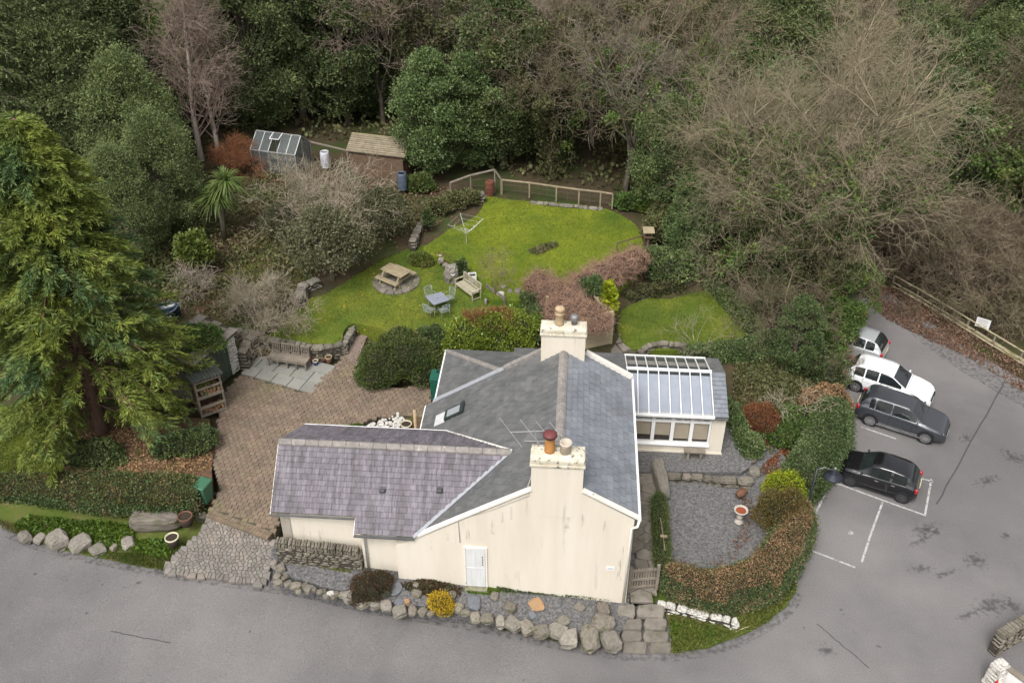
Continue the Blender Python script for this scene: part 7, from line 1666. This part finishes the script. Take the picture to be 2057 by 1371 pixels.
# ------------------------------------------------------------------ hedges, shrubs and small plants
def hedge(name, label, line, z, w, h, n, size, side, topm=None, seed=1, cat='hedge', wob=.10, topfrac=.75, width=.42, topmix=.8):
    """clipped hedge swept along a world line: solid twiggy core + leaves on its faces"""
    rng = np.random.default_rng(seed); L = [Vector((p[0], p[1])) for p in line]; P = catmull([(p.x, p.y, 0) for p in L], 6, False); r0 = P[0]; root = empty(name, (r0.x, r0.y, 0)); tag(root, label, cat)
    W = w if isinstance(w, (list, tuple)) else [w] * len(L); Hh = h if isinstance(h, (list, tuple)) else [h] * len(L); rows = []
    sec = [(-.5, -.05), (-.55, .35), (-.52, .72), (-.40, .95), (-.15, 1.02), (.15, 1.02), (.40, .95), (.52, .72), (.55, .35), (.5, -.05)]
    for i, p in enumerate(P):
        t = i / (len(P) - 1) * (len(L) - 1); ww = float(np.interp(t, range(len(L)), W)); hh = float(np.interp(t, range(len(L)), Hh)); d = P[min(i + 1, len(P) - 1)] - P[max(i - 1, 0)]; d.normalize(); nrm = Vector((-d.y, d.x, 0)); end = min(i, len(P) - 1 - i); k = (.55, .86, .97)[min(end, 2)] if end < 3 else 1
        zz = z(p.x, p.y) if callable(z) else z
        rows.append([Vector((p.x - r0.x, p.y - r0.y, zz)) + nrm * s * ww * k * (1 + wob * mnoise.noise(Vector((p.x * 1.1, p.y * 1.1, s * 2)))) + Vector((0, 0, q * hh * (.9 + .1 * k) * (1 + wob * .6 * mnoise.noise(Vector((p.x * .9, p.y * .9, 4 + s)))))) for s, q in sec])
    m_ = len(sec); V = [tuple(v) for r in rows for v in r]; F = [(i * m_ + j, (i + 1) * m_ + j, (i + 1) * m_ + j + 1, i * m_ + j + 1) for i in range(len(rows) - 1) for j in range(m_ - 1)] + [tuple(range(m_)), tuple((len(rows) - 1) * m_ + j for j in range(m_ - 1, -1, -1))]
    A = np.array(V); T = []
    for f in F:
        for k in range(1, len(f) - 1): T.append((f[0], f[k], f[k + 1]))
    T = np.array(T); a, b, c = A[T[:, 0]], A[T[:, 1]], A[T[:, 2]]; nn = np.cross(b - a, c - a); ar = np.linalg.norm(nn, axis=1); idx = rng.choice(len(T), n, p=ar / ar.sum()); u, v = rng.random((2, n, 1)); fl = (u + v) > 1; u, v = np.where(fl, 1 - u, u), np.where(fl, 1 - v, v)
    Q = a[idx] + (b - a)[idx] * u + (c - a)[idx] * v; N = unit(nn[idx]); cen = np.array([sum(x) / len(x) for x in zip(*[(r[4] + r[5]) / 2 for r in rows])])
    # outward normals: away from the core's middle line
    mid = np.array([(sum((r[j] for j in range(m_)), Vector())) / m_ for r in rows]); near = np.array([mid[np.argmin(((mid - q) ** 2).sum(1))] for q in Q]); sg = np.sign(((Q - near) * N).sum(1, keepdims=True)); N = N * np.where(sg == 0, 1, sg)
    Q = Q - N * rng.uniform(-.02, .12, (n, 1)) + N * (rng.random((n, 1)) < .14) * rng.random((n, 1)) * .16; rq = rng.random(n); top = np.where(N[:, 2] > topfrac, rq < topmix, rq < topmix * .16)
    if topm is None: top[:] = False
    for sel, mt_, nm in ((~top, side, 'side_growth'), (top, topm, 'top_growth')):
        if sel.any(): V2, F2 = leaf_arrays(Q[sel], N[sel] + [0, 0, .2], size, width, .65, rng=rng); obj(nm, np_mesh(nm, V2, F2), mt_, root)
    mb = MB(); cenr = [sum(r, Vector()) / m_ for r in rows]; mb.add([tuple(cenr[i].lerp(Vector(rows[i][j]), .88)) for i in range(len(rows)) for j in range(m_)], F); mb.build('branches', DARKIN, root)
    return root
g = lambda pts, z: [at(a, b, z).xy for a, b in pts]
hedge('clipped_hedge', 'long clipped hedge with green and brown leaves on the left verge', g([(-60, 990), (60, 990), (200, 1000), (320, 1010), (408, 1012)], .95), lambda x, y: .9, [.9, 1.0, 1.4, 1.5, 1.3], [.65, .7, .9, 1.0, 1.0], 44000, .06, LF_HEDGE, LF_OCHRE, 81, topfrac=.4, topmix=.38)
hedge('curved_hedge', 'curved hedge with rust brown top round the gravel garden', g([(1333, 1165), (1390, 1195), (1460, 1200), (1530, 1175), (1570, 1130), (1592, 1085), (1592, 1050)], .35), .3, [.85, 1.1, 1.3, 1.35, 1.3, 1.25, 1.1], [.85, .95, 1.05, 1.1, 1.2, 1.35, 1.45], 52000, .052, LF_HEDGE, LF_BROWN, 82, topfrac=.55)
hedge('low_box_hedge', 'low clipped box hedge along the flagstone path', g([(1322, 1005), (1326, 1070), (1330, 1160)], .45), .4, .5, .55, 14000, .045, LF_BOX, None, 83)
hedge('car_park_hedge', 'tall dark green hedge between the garden bank and the black car', g([(1592, 1000), (1625, 955), (1660, 890), (1668, 830)], .3), .1, [1.3, 1.6, 1.7, 1.5], [1.1, 1.3, 1.25, 1.1], 34000, .065, LF_HOLLY, None, 84)
hedge('side_lawn_hedge', 'low evergreen hedge along the near side of the side lawn', g([(1375, 712), (1440, 712), (1500, 706), (1550, 692)], 1.0), .85, [.7, .9, .9, 1.0], [.5, .6, .7, .9], 9000, .09, LF_HOLLY, None, 85)
hedge('side_lawn_border', 'twiggy green border on the right side of the side lawn', g([(1420, 572), (1465, 615), (1520, 680)], 1.0), .9, [.7, .8, .9], [.6, .7, .7], 8000, .10, LF_DARK, None, 86)
def sh(name, label, px, py, z, blobs, n, size, lm, **kw): return shrub(name, label, at(px, py, z), blobs, n, size, lm, **kw)
sh('ochre_dome_shrub', 'domed hedge end with ochre brown crown behind the curved hedge', 1566, 1062, .35, [(0, 0, .75, .92, .85, .95)], 14000, .045, LF_OCHRE)
sh('golden_shrub', 'round golden yellow shrub beside the lamp post', 1572, 1000, .35, [(0, 0, .55, .72, .6, .62), (.3, .1, .45, .5, .5, .5)], 9500, .055, LF_GOLD)
sh('variegated_shrub', 'large rounded green shrub with pale leaves left of the laurel hedge', 800, 762, 1.05, [(-.5, .1, .75, 1.15, 1.0, 1.0), (.5, .3, .85, 1.2, 1.0, 1.05), (1.2, -.1, .5, .8, .8, .75), (-.9, -.4, .45, .7, .7, .6), (.1, 1.2, .9, 1.0, .9, .8)], 34000, .062, LF_SHRUB)
sh('dark_green_shrub', 'low dark green shrub at the drive corner of the large rounded one', 752, 768, 1.05, [(0, 0, .4, .75, .6, .55), (.6, .1, .35, .6, .5, .5)], 6000, .075, LF_IVY)
sh('small_round_shrub', 'small round blue green shrub between the big shrub and the laurel', 868, 700, 1.3, [(0, 0, .55, .62, .55, .6)], 4500, .075, LF_HOLLY)
lh = sh('laurel_bush', 'broad flat topped bright green laurel behind the rear lean-to', 990, 708, 1.05, [(-1.0, 0, .8, 1.2, .9, .95), (.1, .2, 1.05, 1.3, 1.0, .95), (1.1, .3, .95, 1.1, .95, .95), (-1.6, -.3, .45, .8, .6, .6), (.5, -.4, .6, 1.2, .6, .7)], 28000, .08, LF_LAUREL)
V, F = twig_fan(np.random.default_rng(5), 1500, [(-.1, .3, 1.5, 1.25, .62, .55)], .012, (.12, .3), .2); o = obj('clipped_brown_top', np_mesh('clipped_brown_top', V, F), TWIG_R, lh)
sh('dark_laurel_end', 'dark green rounded end of the laurel beside the pergola post', 1062, 690, 1.1, [(0, .1, .8, .7, .8, .95)], 6000, .09, LF_DARK)
sh('mahonia', 'yellow green spiky leaved plant behind the black pot', 1217, 638, 1.45, [(0, .2, 1.0, .42, .4, .75), (.15, -.1, .6, .3, .3, .35)], 1700, .17, LF_GOLD, core=False)
sh('yellow_shrub', 'small bright yellow shrub among the edging stones', 886, 1222, .6, [(0, 0, .3, .42, .36, .36), (.15, -.15, .15, .3, .25, .2)], 4500, .042, LF_YELLOW)
sh('brown_heather', 'brown heather clump below the annex downpipe', 745, 1185, 1.0, [(0, 0, .2, .62, .55, .36), (-.35, -.25, .05, .4, .4, .25), (.35, .1, .3, .4, .35, .4)], 8000, .055, LF_HEATH, width=.22)
sh('rust_shrub', 'round rust brown twiggy shrub on the garden bank', 1525, 858, .55, [(0, 0, .45, .72, .7, .62)], 11000, .05, LF_RUST, width=.2)
sh('yellow_rhododendron', 'bright yellow green leaved shrub beside the dark conifers', 398, 545, 2.2, [(0, 0, 1.3, .85, .8, .75), (.3, -.1, .9, .6, .6, .5)], 3600, .15, leafmat('rhododendron_leaf', (.11, .145, .03), (.15, .18, .04), c3=(.07, .10, .025), scale3=1.2))
sh('outhouse_ivy', 'ivy cushion growing over the outhouse roof', 412, 690, 2.9, [(0, 0, .2, .85, .9, .45), (-.7, .3, .1, .9, .8, .45), (-.5, -.7, .0, .7, .6, .4)], 9000, .08, LF_IVY)
sh('fern_shrub', 'dark feathery shrub below the log store', 375, 905, 1.1, [(0, 0, .35, .75, .6, .5), (.6, .2, .4, .6, .6, .45), (-.7, -.1, .25, .6, .5, .4)], 6500, .085, LF_DARK)
sh('shade_shrub', 'dark shrub at the foot of the cypress trunk', 200, 925, 1.05, [(0, 0, .3, 1.0, .7, .55), (-.9, .2, .2, .8, .6, .45)], 5500, .09, LF_DARK)
sh('shed_side_shrub', 'leafy shrub at the right end of the shed', 845, 385, 2.4, [(0, 0, .45, .75, .6, .6)], 3500, .11, LF_SHRUB)
sh('rockery_shrub', 'dark upright shrub at the lower end of the lawn rockery', 927, 560, 1.9, [(0, 0, .5, .32, .3, .55)], 2200, .08, LF_HOLLY)
sh('pillar_shrub', 'slim dark columnar shrub beside the path to the shed', 860, 462, 2.2, [(0, 0, .55, .28, .28, .65)], 2200, .07, LF_DARK)
sh('lawn_grass_clump', 'rough grass clump beside the picnic table', 846, 526, 1.9, [(0, 0, .12, .6, .5, .28)], 2500, .13, LF_GRASS, width=.12, core=False)
sh('pebble_tuft', 'low green tuft at the left end of the white pebbles', 716, 866, 1.02, [(0, 0, .1, .36, .22, .22)], 1500, .08, LF_WEED, width=.2)
sh('bed_shrub', 'loose yellowing shrub in the border left of the upper lawn', 905, 420, 2.3, [(-.6, -.3, .3, .7, .6, .5), (.3, .3, .35, .7, .6, .5), (1.0, .7, .3, .6, .5, .45)], 5500, .10, LF_OLIVE)
sh('holly_mound', 'dark mound of evergreen leaves left of the white hatchback', 1665, 765, .15, [(0, 0, .5, .9, .8, .7), (-.8, .6, .7, 1.0, .9, .8)], 7500, .09, LF_DARK)
sh('bramble_mound', 'brown and green bramble bank behind the grey car', 1668, 815, .1, [(0, 0, .35, .75, .9, .5), (-.6, -.3, .4, .8, .8, .5)], 6000, .08, LF_BROWN)
sh('bank_ivy', 'ivy mound in the middle of the garden bank', 1600, 860, .45, [(0, 0, .3, 1.0, .9, .5), (-.8, -.6, .2, .8, .7, .4)], 7500, .085, LF_IVY)
sh('conservatory_hedge', 'low dark border against the conservatory end wall', 1480, 860, .6, [(0, 0, .25, .35, 1.4, .4), (.3, -1.2, .15, .5, .7, .32)], 6000, .08, LF_HOLLY)
sh('border_plants', 'low mixed plants between the climber and the side lawn', 1305, 590, 1.25, [(-1.2, -.4, .1, .6, .35, .3), (-.2, 0, .15, .8, .4, .35), (1.0, .4, .15, .8, .4, .4)], 3500, .09, LF_OLIVE)
sh('pergola_evergreen', 'dark evergreen climber at the left foot of the brown climber', 1078, 625, 1.6, [(0, 0, .45, .75, .6, .6)], 4500, .09, LF_DARK)
sh('climber_evergreen', 'grey green climber patch in the middle of the brown climber', 1188, 610, 2.0, [(0, 0, .9, .55, .5, .5)], 3000, .09, LF_HEDGE)
# brown climber on the pergola and fence
cl = at(1150, 640, 1.2); rng = np.random.default_rng(17); c0 = empty('brown_climber', cl); tag(c0, 'dense tangle of leafless brown climber over pergola and fence', 'climber')
def rel(px, py, z, r): q = at(px, py, z); return (q.x - cl.x, q.y - cl.y, z - cl.z, *r)
CBL = [rel(1085, 572, 2.5, (.75, .6, .65)), rel(1112, 590, 2.6, (.85, .7, .6)), rel(1140, 612, 2.7, (.95, .9, .55)), rel(1165, 632, 2.8, (1.1, .9, .5)), rel(1195, 648, 2.85, (.75, .75, .4)), rel(1120, 625, 2.6, (.6, .9, .6)), rel(1178, 574, 2.6, (.95, .7, .7)), rel(1212, 556, 2.6, (.95, .7, .75)), rel(1245, 540, 2.7, (.85, .7, .75)), rel(1272, 525, 2.75, (.7, .6, .7)), rel(1152, 590, 2.5, (.7, .6, .6))]
V, F = twig_fan(rng, 8200, CBL, .011, (.35, .85), .85, .5, -.5, 3); obj('stems', np_mesh('stems', V, F), TWIG_C, c0); blob_core(CBL, .84).build('inner_stems', mat('climber_core', (.09, .055, .04), (.06, .04, .03), rough=1, scale=5), c0, True)
# stand-alone bare shrubs
def bare_shrub(name, label, px, py, z, key, h, lm, lv=(7, 6, 5), limbs=8, spread=1.1, seed=1, tr=.009, multi=3, twigL=.5, trunk=.08, r0=.06, cat='shrub', up=.06):
    proto_bare(key, lm, lm, seed=seed, h=h, r0=r0, limbs=limbs, spread=spread, trunk=trunk, lv=lv, twigL=twigL, multi=multi, tr=tr, up=up); return plant_tree(key, at(px, py, z), 1, 0, name, label, cat)
bare_shrub('pale_bare_shrub', 'pale bare shrub spreading above the stone wall by the slatted bench', 530, 655, 1.9, 'bs1', 2.1, TWIG_PALE, (6, 5, 5), 5, 1.25, 91, .008, 3)
bare_shrub('lichened_bare_shrub', 'pale lichened bare shrub standing before the shed', 650, 500, 2.2, 'bs2', 4.3, TWIG_PALE, (6, 5, 5), 5, .8, 92, .009, 3, up=.14)
bare_shrub('young_tree', 'small bare young tree on the upper lawn near the teak bench', 995, 592, 2.15, 'bs3', 1.9, TWIG_B, (5, 4, 3), 6, .8, 93, .007, 1, .3, .35, .035, 'tree')
bare_shrub('bare_bank_shrub', 'arching pale bare twigs on the bank above the car park hedge', 1590, 842, .55, 'bs4', 1.7, TWIG_PALE, (4, 3, 3), 4, 1.5, 94, .009, 2, .5, up=-.10)
bare_shrub('fruit_bush', 'thin bare twigs spreading over the side lawn', 1392, 690, 1.1, 'bs5', 1.6, TWIG_PALE, (3, 3, 3), 4, 1.3, 95, .005, 2, .4)
bare_shrub('bare_border_shrub', 'brown bare shrub beside the laurel below the conifers', 400, 590, 2.1, 'bs6', 1.3, TWIG_G, (4, 4, 3), 4, 1.0, 96, .008, 2)
bare_shrub('rust_bush', 'rust coloured bare bush left of the greenhouse', 478, 345, 2.7, 'bs7', 1.7, TWIG_R, (6, 5, 4), 6, 1.0, 97, .008, 3)
bare_shrub('bare_scrub', 'brown bare scrub beyond the car park fence', 1930, 600, -.7, 'bs8', 5.0, TWIG_B, (9, 8, 6), 8, 1.1, 98, .011, 3)
proto_bare('bs9', TWIG_B, TWIG_B, seed=99, h=3.6, r0=.06, limbs=6, spread=1.1, trunk=.08, lv=(6, 5, 4), twigL=.5, multi=3, tr=.007)
for px, py, z, s, lb in ((2000, 620, -.8, 1.0, 'bare scrub right of the notice sign'), (1850, 560, -.6, .8, 'bare scrub at the top end of the car park fence'), (2050, 560, -1.3, .8, 'tall bare scrub at the right edge of the wood'), (1980, 500, -1.2, .7, 'bare scrub above the car park fence in the gully'), (1870, 480, -1.0, .7, 'bare scrub left of the gully'), (1740, 520, 0, .6, 'bare scrub behind the grit bin')):
    plant_tree('bs8', at(px, py, z), s, px % 6.28, 'bare_scrub', lb, 'shrub', 'bare scrub by the car park')
# olive green tree behind the bare shrub
proto_ever('olive', LF_GREYG, 101, 3.6, 2.3, nclump=60, per=190, size=.10, low=.22, shape=.8, trunk_r=.14)
plant_tree('olive', at(668, 560, 2.0), 1.0, 0, 'olive_green_tree', 'grey green evergreen tree beside the pale lichened shrub', 'tree')
plant_tree('olive', at(770, 480, 2.3), .75, 1.2, 'olive_green_tree', 'loose grey green bush between the lichened shrub and the water butt', 'tree')
plant_tree('olive', at(570, 480, 2.3), .55, 2.2, 'olive_green_tree', 'low grey green bush left of the lichened shrub', 'tree')
# cordyline palm
cp_ = at(452, 478, 2.5); pc_ = empty('cordyline_palm', cp_); tag(pc_, 'spiky cordyline palm with two heads on the bank', 'palm')
HT = z_above(452, 392, cp_) - cp_.z; heads = [(0, 0, HT), (.55, .1, HT + .75), (-.25, .2, HT - .2)]
tb = MB()
for hx, hy, hz in heads: tb.tube([(0, 0, -.2), (hx * .2, hy * .2, HT * .55), (hx, hy, hz)], [.11, .09, .07], 8)
tb.build('trunk', BARK, pc_, True)
for hx, hy, hz in heads:
    rng = np.random.default_rng(int(hz * 100)); n = 150; d = sphere_dirs(n, rng, -.35); Lb = rng.uniform(.95, 1.35, n); P = np.tile([[hx, hy, hz]], (n, 1)); parts = []; b = unit(np.cross(d, np.array([[0, 0, 1.]]))); prev = P; w0 = .028
    pts = [P + d * (Lb * t)[:, None] + np.array([[0, 0, -.45]]) * (Lb * t * t)[:, None] for t in (0, .35, .7, 1.0)]; ws = (.02, .034, .026, .003); V = []
    for p_, w_ in zip(pts, ws): V += [p_ + b * w_, p_ - b * w_]
    V = np.stack(V, 1).reshape(-1, 3); base = (np.arange(n) * 8)[:, None]; F = np.concatenate([np.concatenate([base + 2 * k, base + 2 * k + 1, base + 2 * k + 3, base + 2 * k + 2], 1) for k in range(3)]); obj('leaf_head', np_mesh('leaf_head', V, F), LF_PALM, pc_)
# ground cover and grass
ground_scatter('garden_bank_cover', 'mixed ivy and low plants on the bank beside the conservatory', 15000, [(1475, 730), (1560, 700), (1660, 720), (1690, 830), (1640, 920), (1590, 960), (1530, 900), (1490, 860), (1470, 800)], LF_OLIVE, .10, seed=6, hgt=.35, cat='ground cover')
ground_scatter('bank_leaf_fall', 'fallen brown leaves on the bank beside the car park hedge', 6000, [(1500, 900), (1560, 880), (1600, 940), (1570, 985), (1520, 950), (1660, 830), (1720, 900), (1700, 960), (1690, 900), (1640, 900)], LF_RUST, .07, seed=7, hgt=.08, up=.2, cat='leaves', zoff=.12)
ground_scatter('verge_weeds', 'bright green weeds on the left verge before the hedge', 7000, [(25, 1055), (60, 1035), (220, 1050), (270, 1060), (262, 1100), (330, 1120), (300, 1110), (150, 1090), (60, 1075)], LF_WEED, .09, seed=8, hgt=.22, cat='weeds', zf=zv)
ground_scatter('verge_weeds_front', 'bright green weeds between block of stone and lower tub', 1800, [(272, 1085), (335, 1085), (345, 1120), (300, 1118), (270, 1108)], LF_WEED, .09, seed=9, hgt=.2, cat='weeds', zf=zv)
ground_scatter('verge_grass_blades', 'ragged grass blades along the left verge edge', 9000, [(-20, 1035), (60, 1070), (250, 1112), (380, 1090), (352, 1125), (330, 1144), (250, 1130), (70, 1087), (10, 1062)], LF_GRASS, .10, seed=10, hgt=.06, width=.1, cat='grass', zf=zv)
ground_scatter('bank_grass_blades', 'rough grass on the bank below the curved hedge', 16000, [(1345, 1235), (1480, 1255), (1570, 1190), (1600, 1160), (1596, 1190), (1540, 1249), (1420, 1300), (1352, 1310)], LF_GRASS, .12, seed=11, hgt=.1, width=.1, cat='grass', zf=lambda x, y: .08)
ground_scatter('bank_weeds', 'green weeds at the foot of the whitewashed wall', 2500, [(1350, 1245), (1420, 1255), (1440, 1275), (1370, 1290), (1350, 1275)], LF_WEED, .09, seed=12, hgt=.15, cat='weeds', zf=lambda x, y: .1)
ground_scatter('road_edge_grass', 'grass and moss along the foot of the edging stones', 6000, [(540, 1150), (620, 1185), (700, 1205), (790, 1222), (870, 1238), (960, 1255), (1040, 1272), (1110, 1288), (1245, 1306), (1240, 1285), (1180, 1280), (1040, 1252), (870, 1222), (700, 1192), (560, 1140)], LF_GRASS, .07, seed=13, hgt=.08, width=.12, cat='grass', zf=lambda x, y: z_road(x, y) + .02)
ground_scatter('gable_foot_plants', 'row of small dark plants along the foot of the gable', 3500, [(1000, 1178), (1060, 1180), (1140, 1190), (1230, 1200), (1228, 1206), (1130, 1197), (1050, 1190), (1000, 1186)], LF_DARK, .07, seed=14, hgt=.3, cat='plants', zf=z_bed)
ground_scatter('door_foot_moss', 'green moss and grass below the white gable door', 2500, [(935, 1178), (980, 1176), (1010, 1186), (985, 1194), (940, 1190)], LF_WEED, .05, seed=15, hgt=.05, cat='moss', zf=z_bed)
ground_scatter('bed_plants', 'low heather plants at the foot of the gable left of the door', 3000, [(805, 1172), (860, 1165), (930, 1180), (925, 1195), (870, 1200), (815, 1185)], LF_HEATH, .07, seed=16, hgt=.25, cat='plants', zf=z_bed)
ground_scatter('annex_moss', 'green moss patch on the gravel below the annex wall', 3500, [(625, 1118), (720, 1125), (705, 1150), (640, 1140)], LF_GRASS, .04, seed=17, hgt=.03, cat='moss', zf=z_bed)
ground_scatter('cypress_leaf_fall', 'brown fallen foliage under the cypress', 7000, [(140, 880), (300, 850), (425, 880), (425, 940), (300, 985), (140, 960)], LF_BROWN, .08, seed=18, hgt=.08, up=.2, cat='leaves', zf=lambda x, y: 1.12)
ground_scatter('garden_leaf_fall', 'brown leaves on the gravel along the curved hedge', 420, [(1490, 1000), (1515, 1000), (1505, 1080), (1470, 1130), (1400, 1145), (1345, 1130), (1350, 1120), (1400, 1132), (1460, 1110), (1490, 1060)], LF_RUST, .06, seed=21, hgt=.02, up=.2, cat='leaves', zf=lambda x, y: .46)
ground_scatter('bank_grass', 'rough grass on the bank above the outhouse', 9000, [(420, 660), (440, 560), (520, 470), (600, 480), (620, 560), (570, 640)], LF_GRASS, .13, seed=22, hgt=.05, width=.1, cat='grass')
ground_scatter('front_lawn_grass', 'long grass of the lawn at the left edge', 12000, [(-60, 830), (90, 835), (150, 900), (140, 950), (60, 985), (-60, 985)], LF_GRASS, .11, seed=19, hgt=.06, width=.09, cat='grass', zf=lambda x, y: 1.07)
ground_scatter('fence_leaf_fall', 'brown fallen leaves along the car park fence', 9000, [(1720, 555), (1790, 575), (1900, 640), (2057, 735), (2057, 790), (1950, 720), (1860, 680), (1780, 640), (1720, 590)], LF_CLIMB, .08, seed=20, hgt=.04, up=.2, cat='leaves', zf=lambda x, y: .03)
# short blades over the lawns
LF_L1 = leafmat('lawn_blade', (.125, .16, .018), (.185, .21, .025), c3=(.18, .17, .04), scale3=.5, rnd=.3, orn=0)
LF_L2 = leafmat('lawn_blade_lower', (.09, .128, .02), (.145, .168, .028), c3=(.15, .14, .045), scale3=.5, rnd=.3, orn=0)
def lawn_blades(name, label, sheetname, zf, lm, per, seed):
    poly = SHEETS[sheetname]; rng = np.random.default_rng(seed); x0, x1 = min(p.x for p in poly), max(p.x for p in poly); y0, y1 = min(p.y for p in poly), max(p.y for p in poly); P = []
    for _ in range(int((x1 - x0) * (y1 - y0) * per)):
        x, y = rng.uniform(x0, x1), rng.uniform(y0, y1)
        if inside((x, y), poly): P.append((x, y, zf(x, y) + .02))
    P = np.array(P); V, F = leaf_arrays(P, np.tile([[0, 0, .8]], (len(P), 1)) + rng.normal(0, .5, (len(P), 3)), .085, .12, .4, rng=rng); tag(obj(name, np_mesh(name, V, F), lm), label, 'grass', None, 'stuff')
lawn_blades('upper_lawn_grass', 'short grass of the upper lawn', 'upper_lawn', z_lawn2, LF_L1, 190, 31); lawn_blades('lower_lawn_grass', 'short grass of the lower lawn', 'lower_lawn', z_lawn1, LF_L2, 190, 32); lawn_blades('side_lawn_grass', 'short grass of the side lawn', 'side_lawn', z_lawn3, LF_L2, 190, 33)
ground_scatter('lawn_moss_patch', 'dark worn mossy patch in the middle of the upper lawn', 900, [(1060, 505), (1085, 492), (1118, 486), (1120, 494), (1080, 512)], LF_OLIVE, .10, seed=34, hgt=.03, cat='moss', zf=lambda x, y: z_lawn2(x, y) + .03)
ground_scatter('lawn_fallen_leaves', 'pale fallen leaves dotted over the lawns', 260, [(600, 660), (700, 530), (850, 500), (980, 400), (1200, 420), (1280, 480), (1200, 580), (1000, 600), (900, 680)], LF_YELLOW, .07, seed=35, hgt=.02, cat='leaves', zf=lambda x, y: 2.12, up=.1)
ground_scatter('rockery_leaves', 'brown dead stems and leaves in the rockery between the lawns', 900, [(872, 512), (890, 508), (915, 530), (940, 555), (925, 562), (900, 545)], LF_CLIMB, .10, seed=37, hgt=.2, cat='leaves', zf=lambda x, y: z_lawn1(x, y) + .2)
for px, py, z, bl, n_, lb in ((1345, 560, 1.4, [(0, 0, .5, 1.2, .9, .8), (.9, .5, .5, 1.0, .8, .8), (-.6, .6, .6, .9, .8, .8)], 9000, 'dark evergreen mound right of the brown climber'), (1325, 480, 1.9, [(0, 0, .5, .9, .8, .9), (.5, .9, .6, 1.0, .9, 1.0)], 8000, 'evergreen mound behind the bird table'), (1270, 420, 1.9, [(0, 0, .4, 1.0, .6, .6), (1.1, -.3, .5, 1.0, .7, .8)], 7000, 'ivy mound at the far right corner of the upper lawn'), (1430, 560, 1.1, [(0, 0, .5, 1.1, .8, .8), (1.0, .3, .6, 1.0, .9, .9)], 8000, 'evergreen mound at the top of the side lawn'), (1560, 640, .8, [(0, 0, .5, 1.2, 1.0, .8), (1.2, .2, .6, 1.2, 1.0, .9)], 8000, 'dark ivy mound right of the side lawn'), (1640, 720, .4, [(0, 0, .8, 1.1, .9, 1.0), (.7, .7, 1.1, 1.0, .9, 1.2)], 9000, 'tall ivy mound left of the white cars')):
    sh('evergreen_mound', lb, px, py, z, bl, n_, .10, LF_DARK if 'dark' in lb else LF_OLIVE if 'ivy' not in lb else LF_IVY)
for px, py, z, s, lb in ((1560, 690, .7, .9, 'bare twigs over the dark holly bush'), (1640, 690, .4, .62, 'bare twigs hanging over the half hidden car'), (1600, 600, .7, .7, 'bare thicket at the foot of the great tree'), (1680, 760, .1, .42, 'bare twigs left of the white hatchback')):
    plant_tree('bs9', at(px, py, z), s, px % 6.28, 'bare_thicket', lb, 'shrub', 'bare thicket under the great tree')
# rake lying on the box hedge
a, b = at(1327, 1040, 1.0), at(1336, 1105, 1.0); rk_ = empty('garden_broom', (a.x, a.y, 1.0)); tag(rk_, 'wooden broom lying on top of the low box hedge', 'broom')
MB().tube([(0, 0, 0), ((b - a).x, (b - a).y, 0)], .018, 6).build('handle', TIMBER, rk_); MB().beam((.02 + (b - a).x * .58 - .12, (b - a).y * .58, .03), (.02 + (b - a).x * .58 + .12, (b - a).y * .58 - .03, .03), .10, .06).build('broom_head', TIMBER, rk_)
# woodland path at the right
wpz = lambda x, y: z_terrain(x, y) + .12
sheet('woodland_path', [(1900, 320), (1950, 345), (2000, 372), (2070, 410), (2070, 450), (2010, 410), (1950, 375), (1895, 345)], wpz, mat('stone_dust_path', (.26, .23, .20), (.20, .18, .15), rough=.9, scale=5), res=1.5)
a, b = zt(1930, 340, -1), zt(2075, 410, -1); o = MB().beam(a + Vector((0, 0, .35)), b + Vector((0, 0, .35)), .12, .12).build('path_rail', mat('pale_path_rail', (.55, .50, .44), (.45, .41, .36), rough=.85, scale=4)); tag(o, 'long pale rail beside the woodland path at the right edge', 'rail')
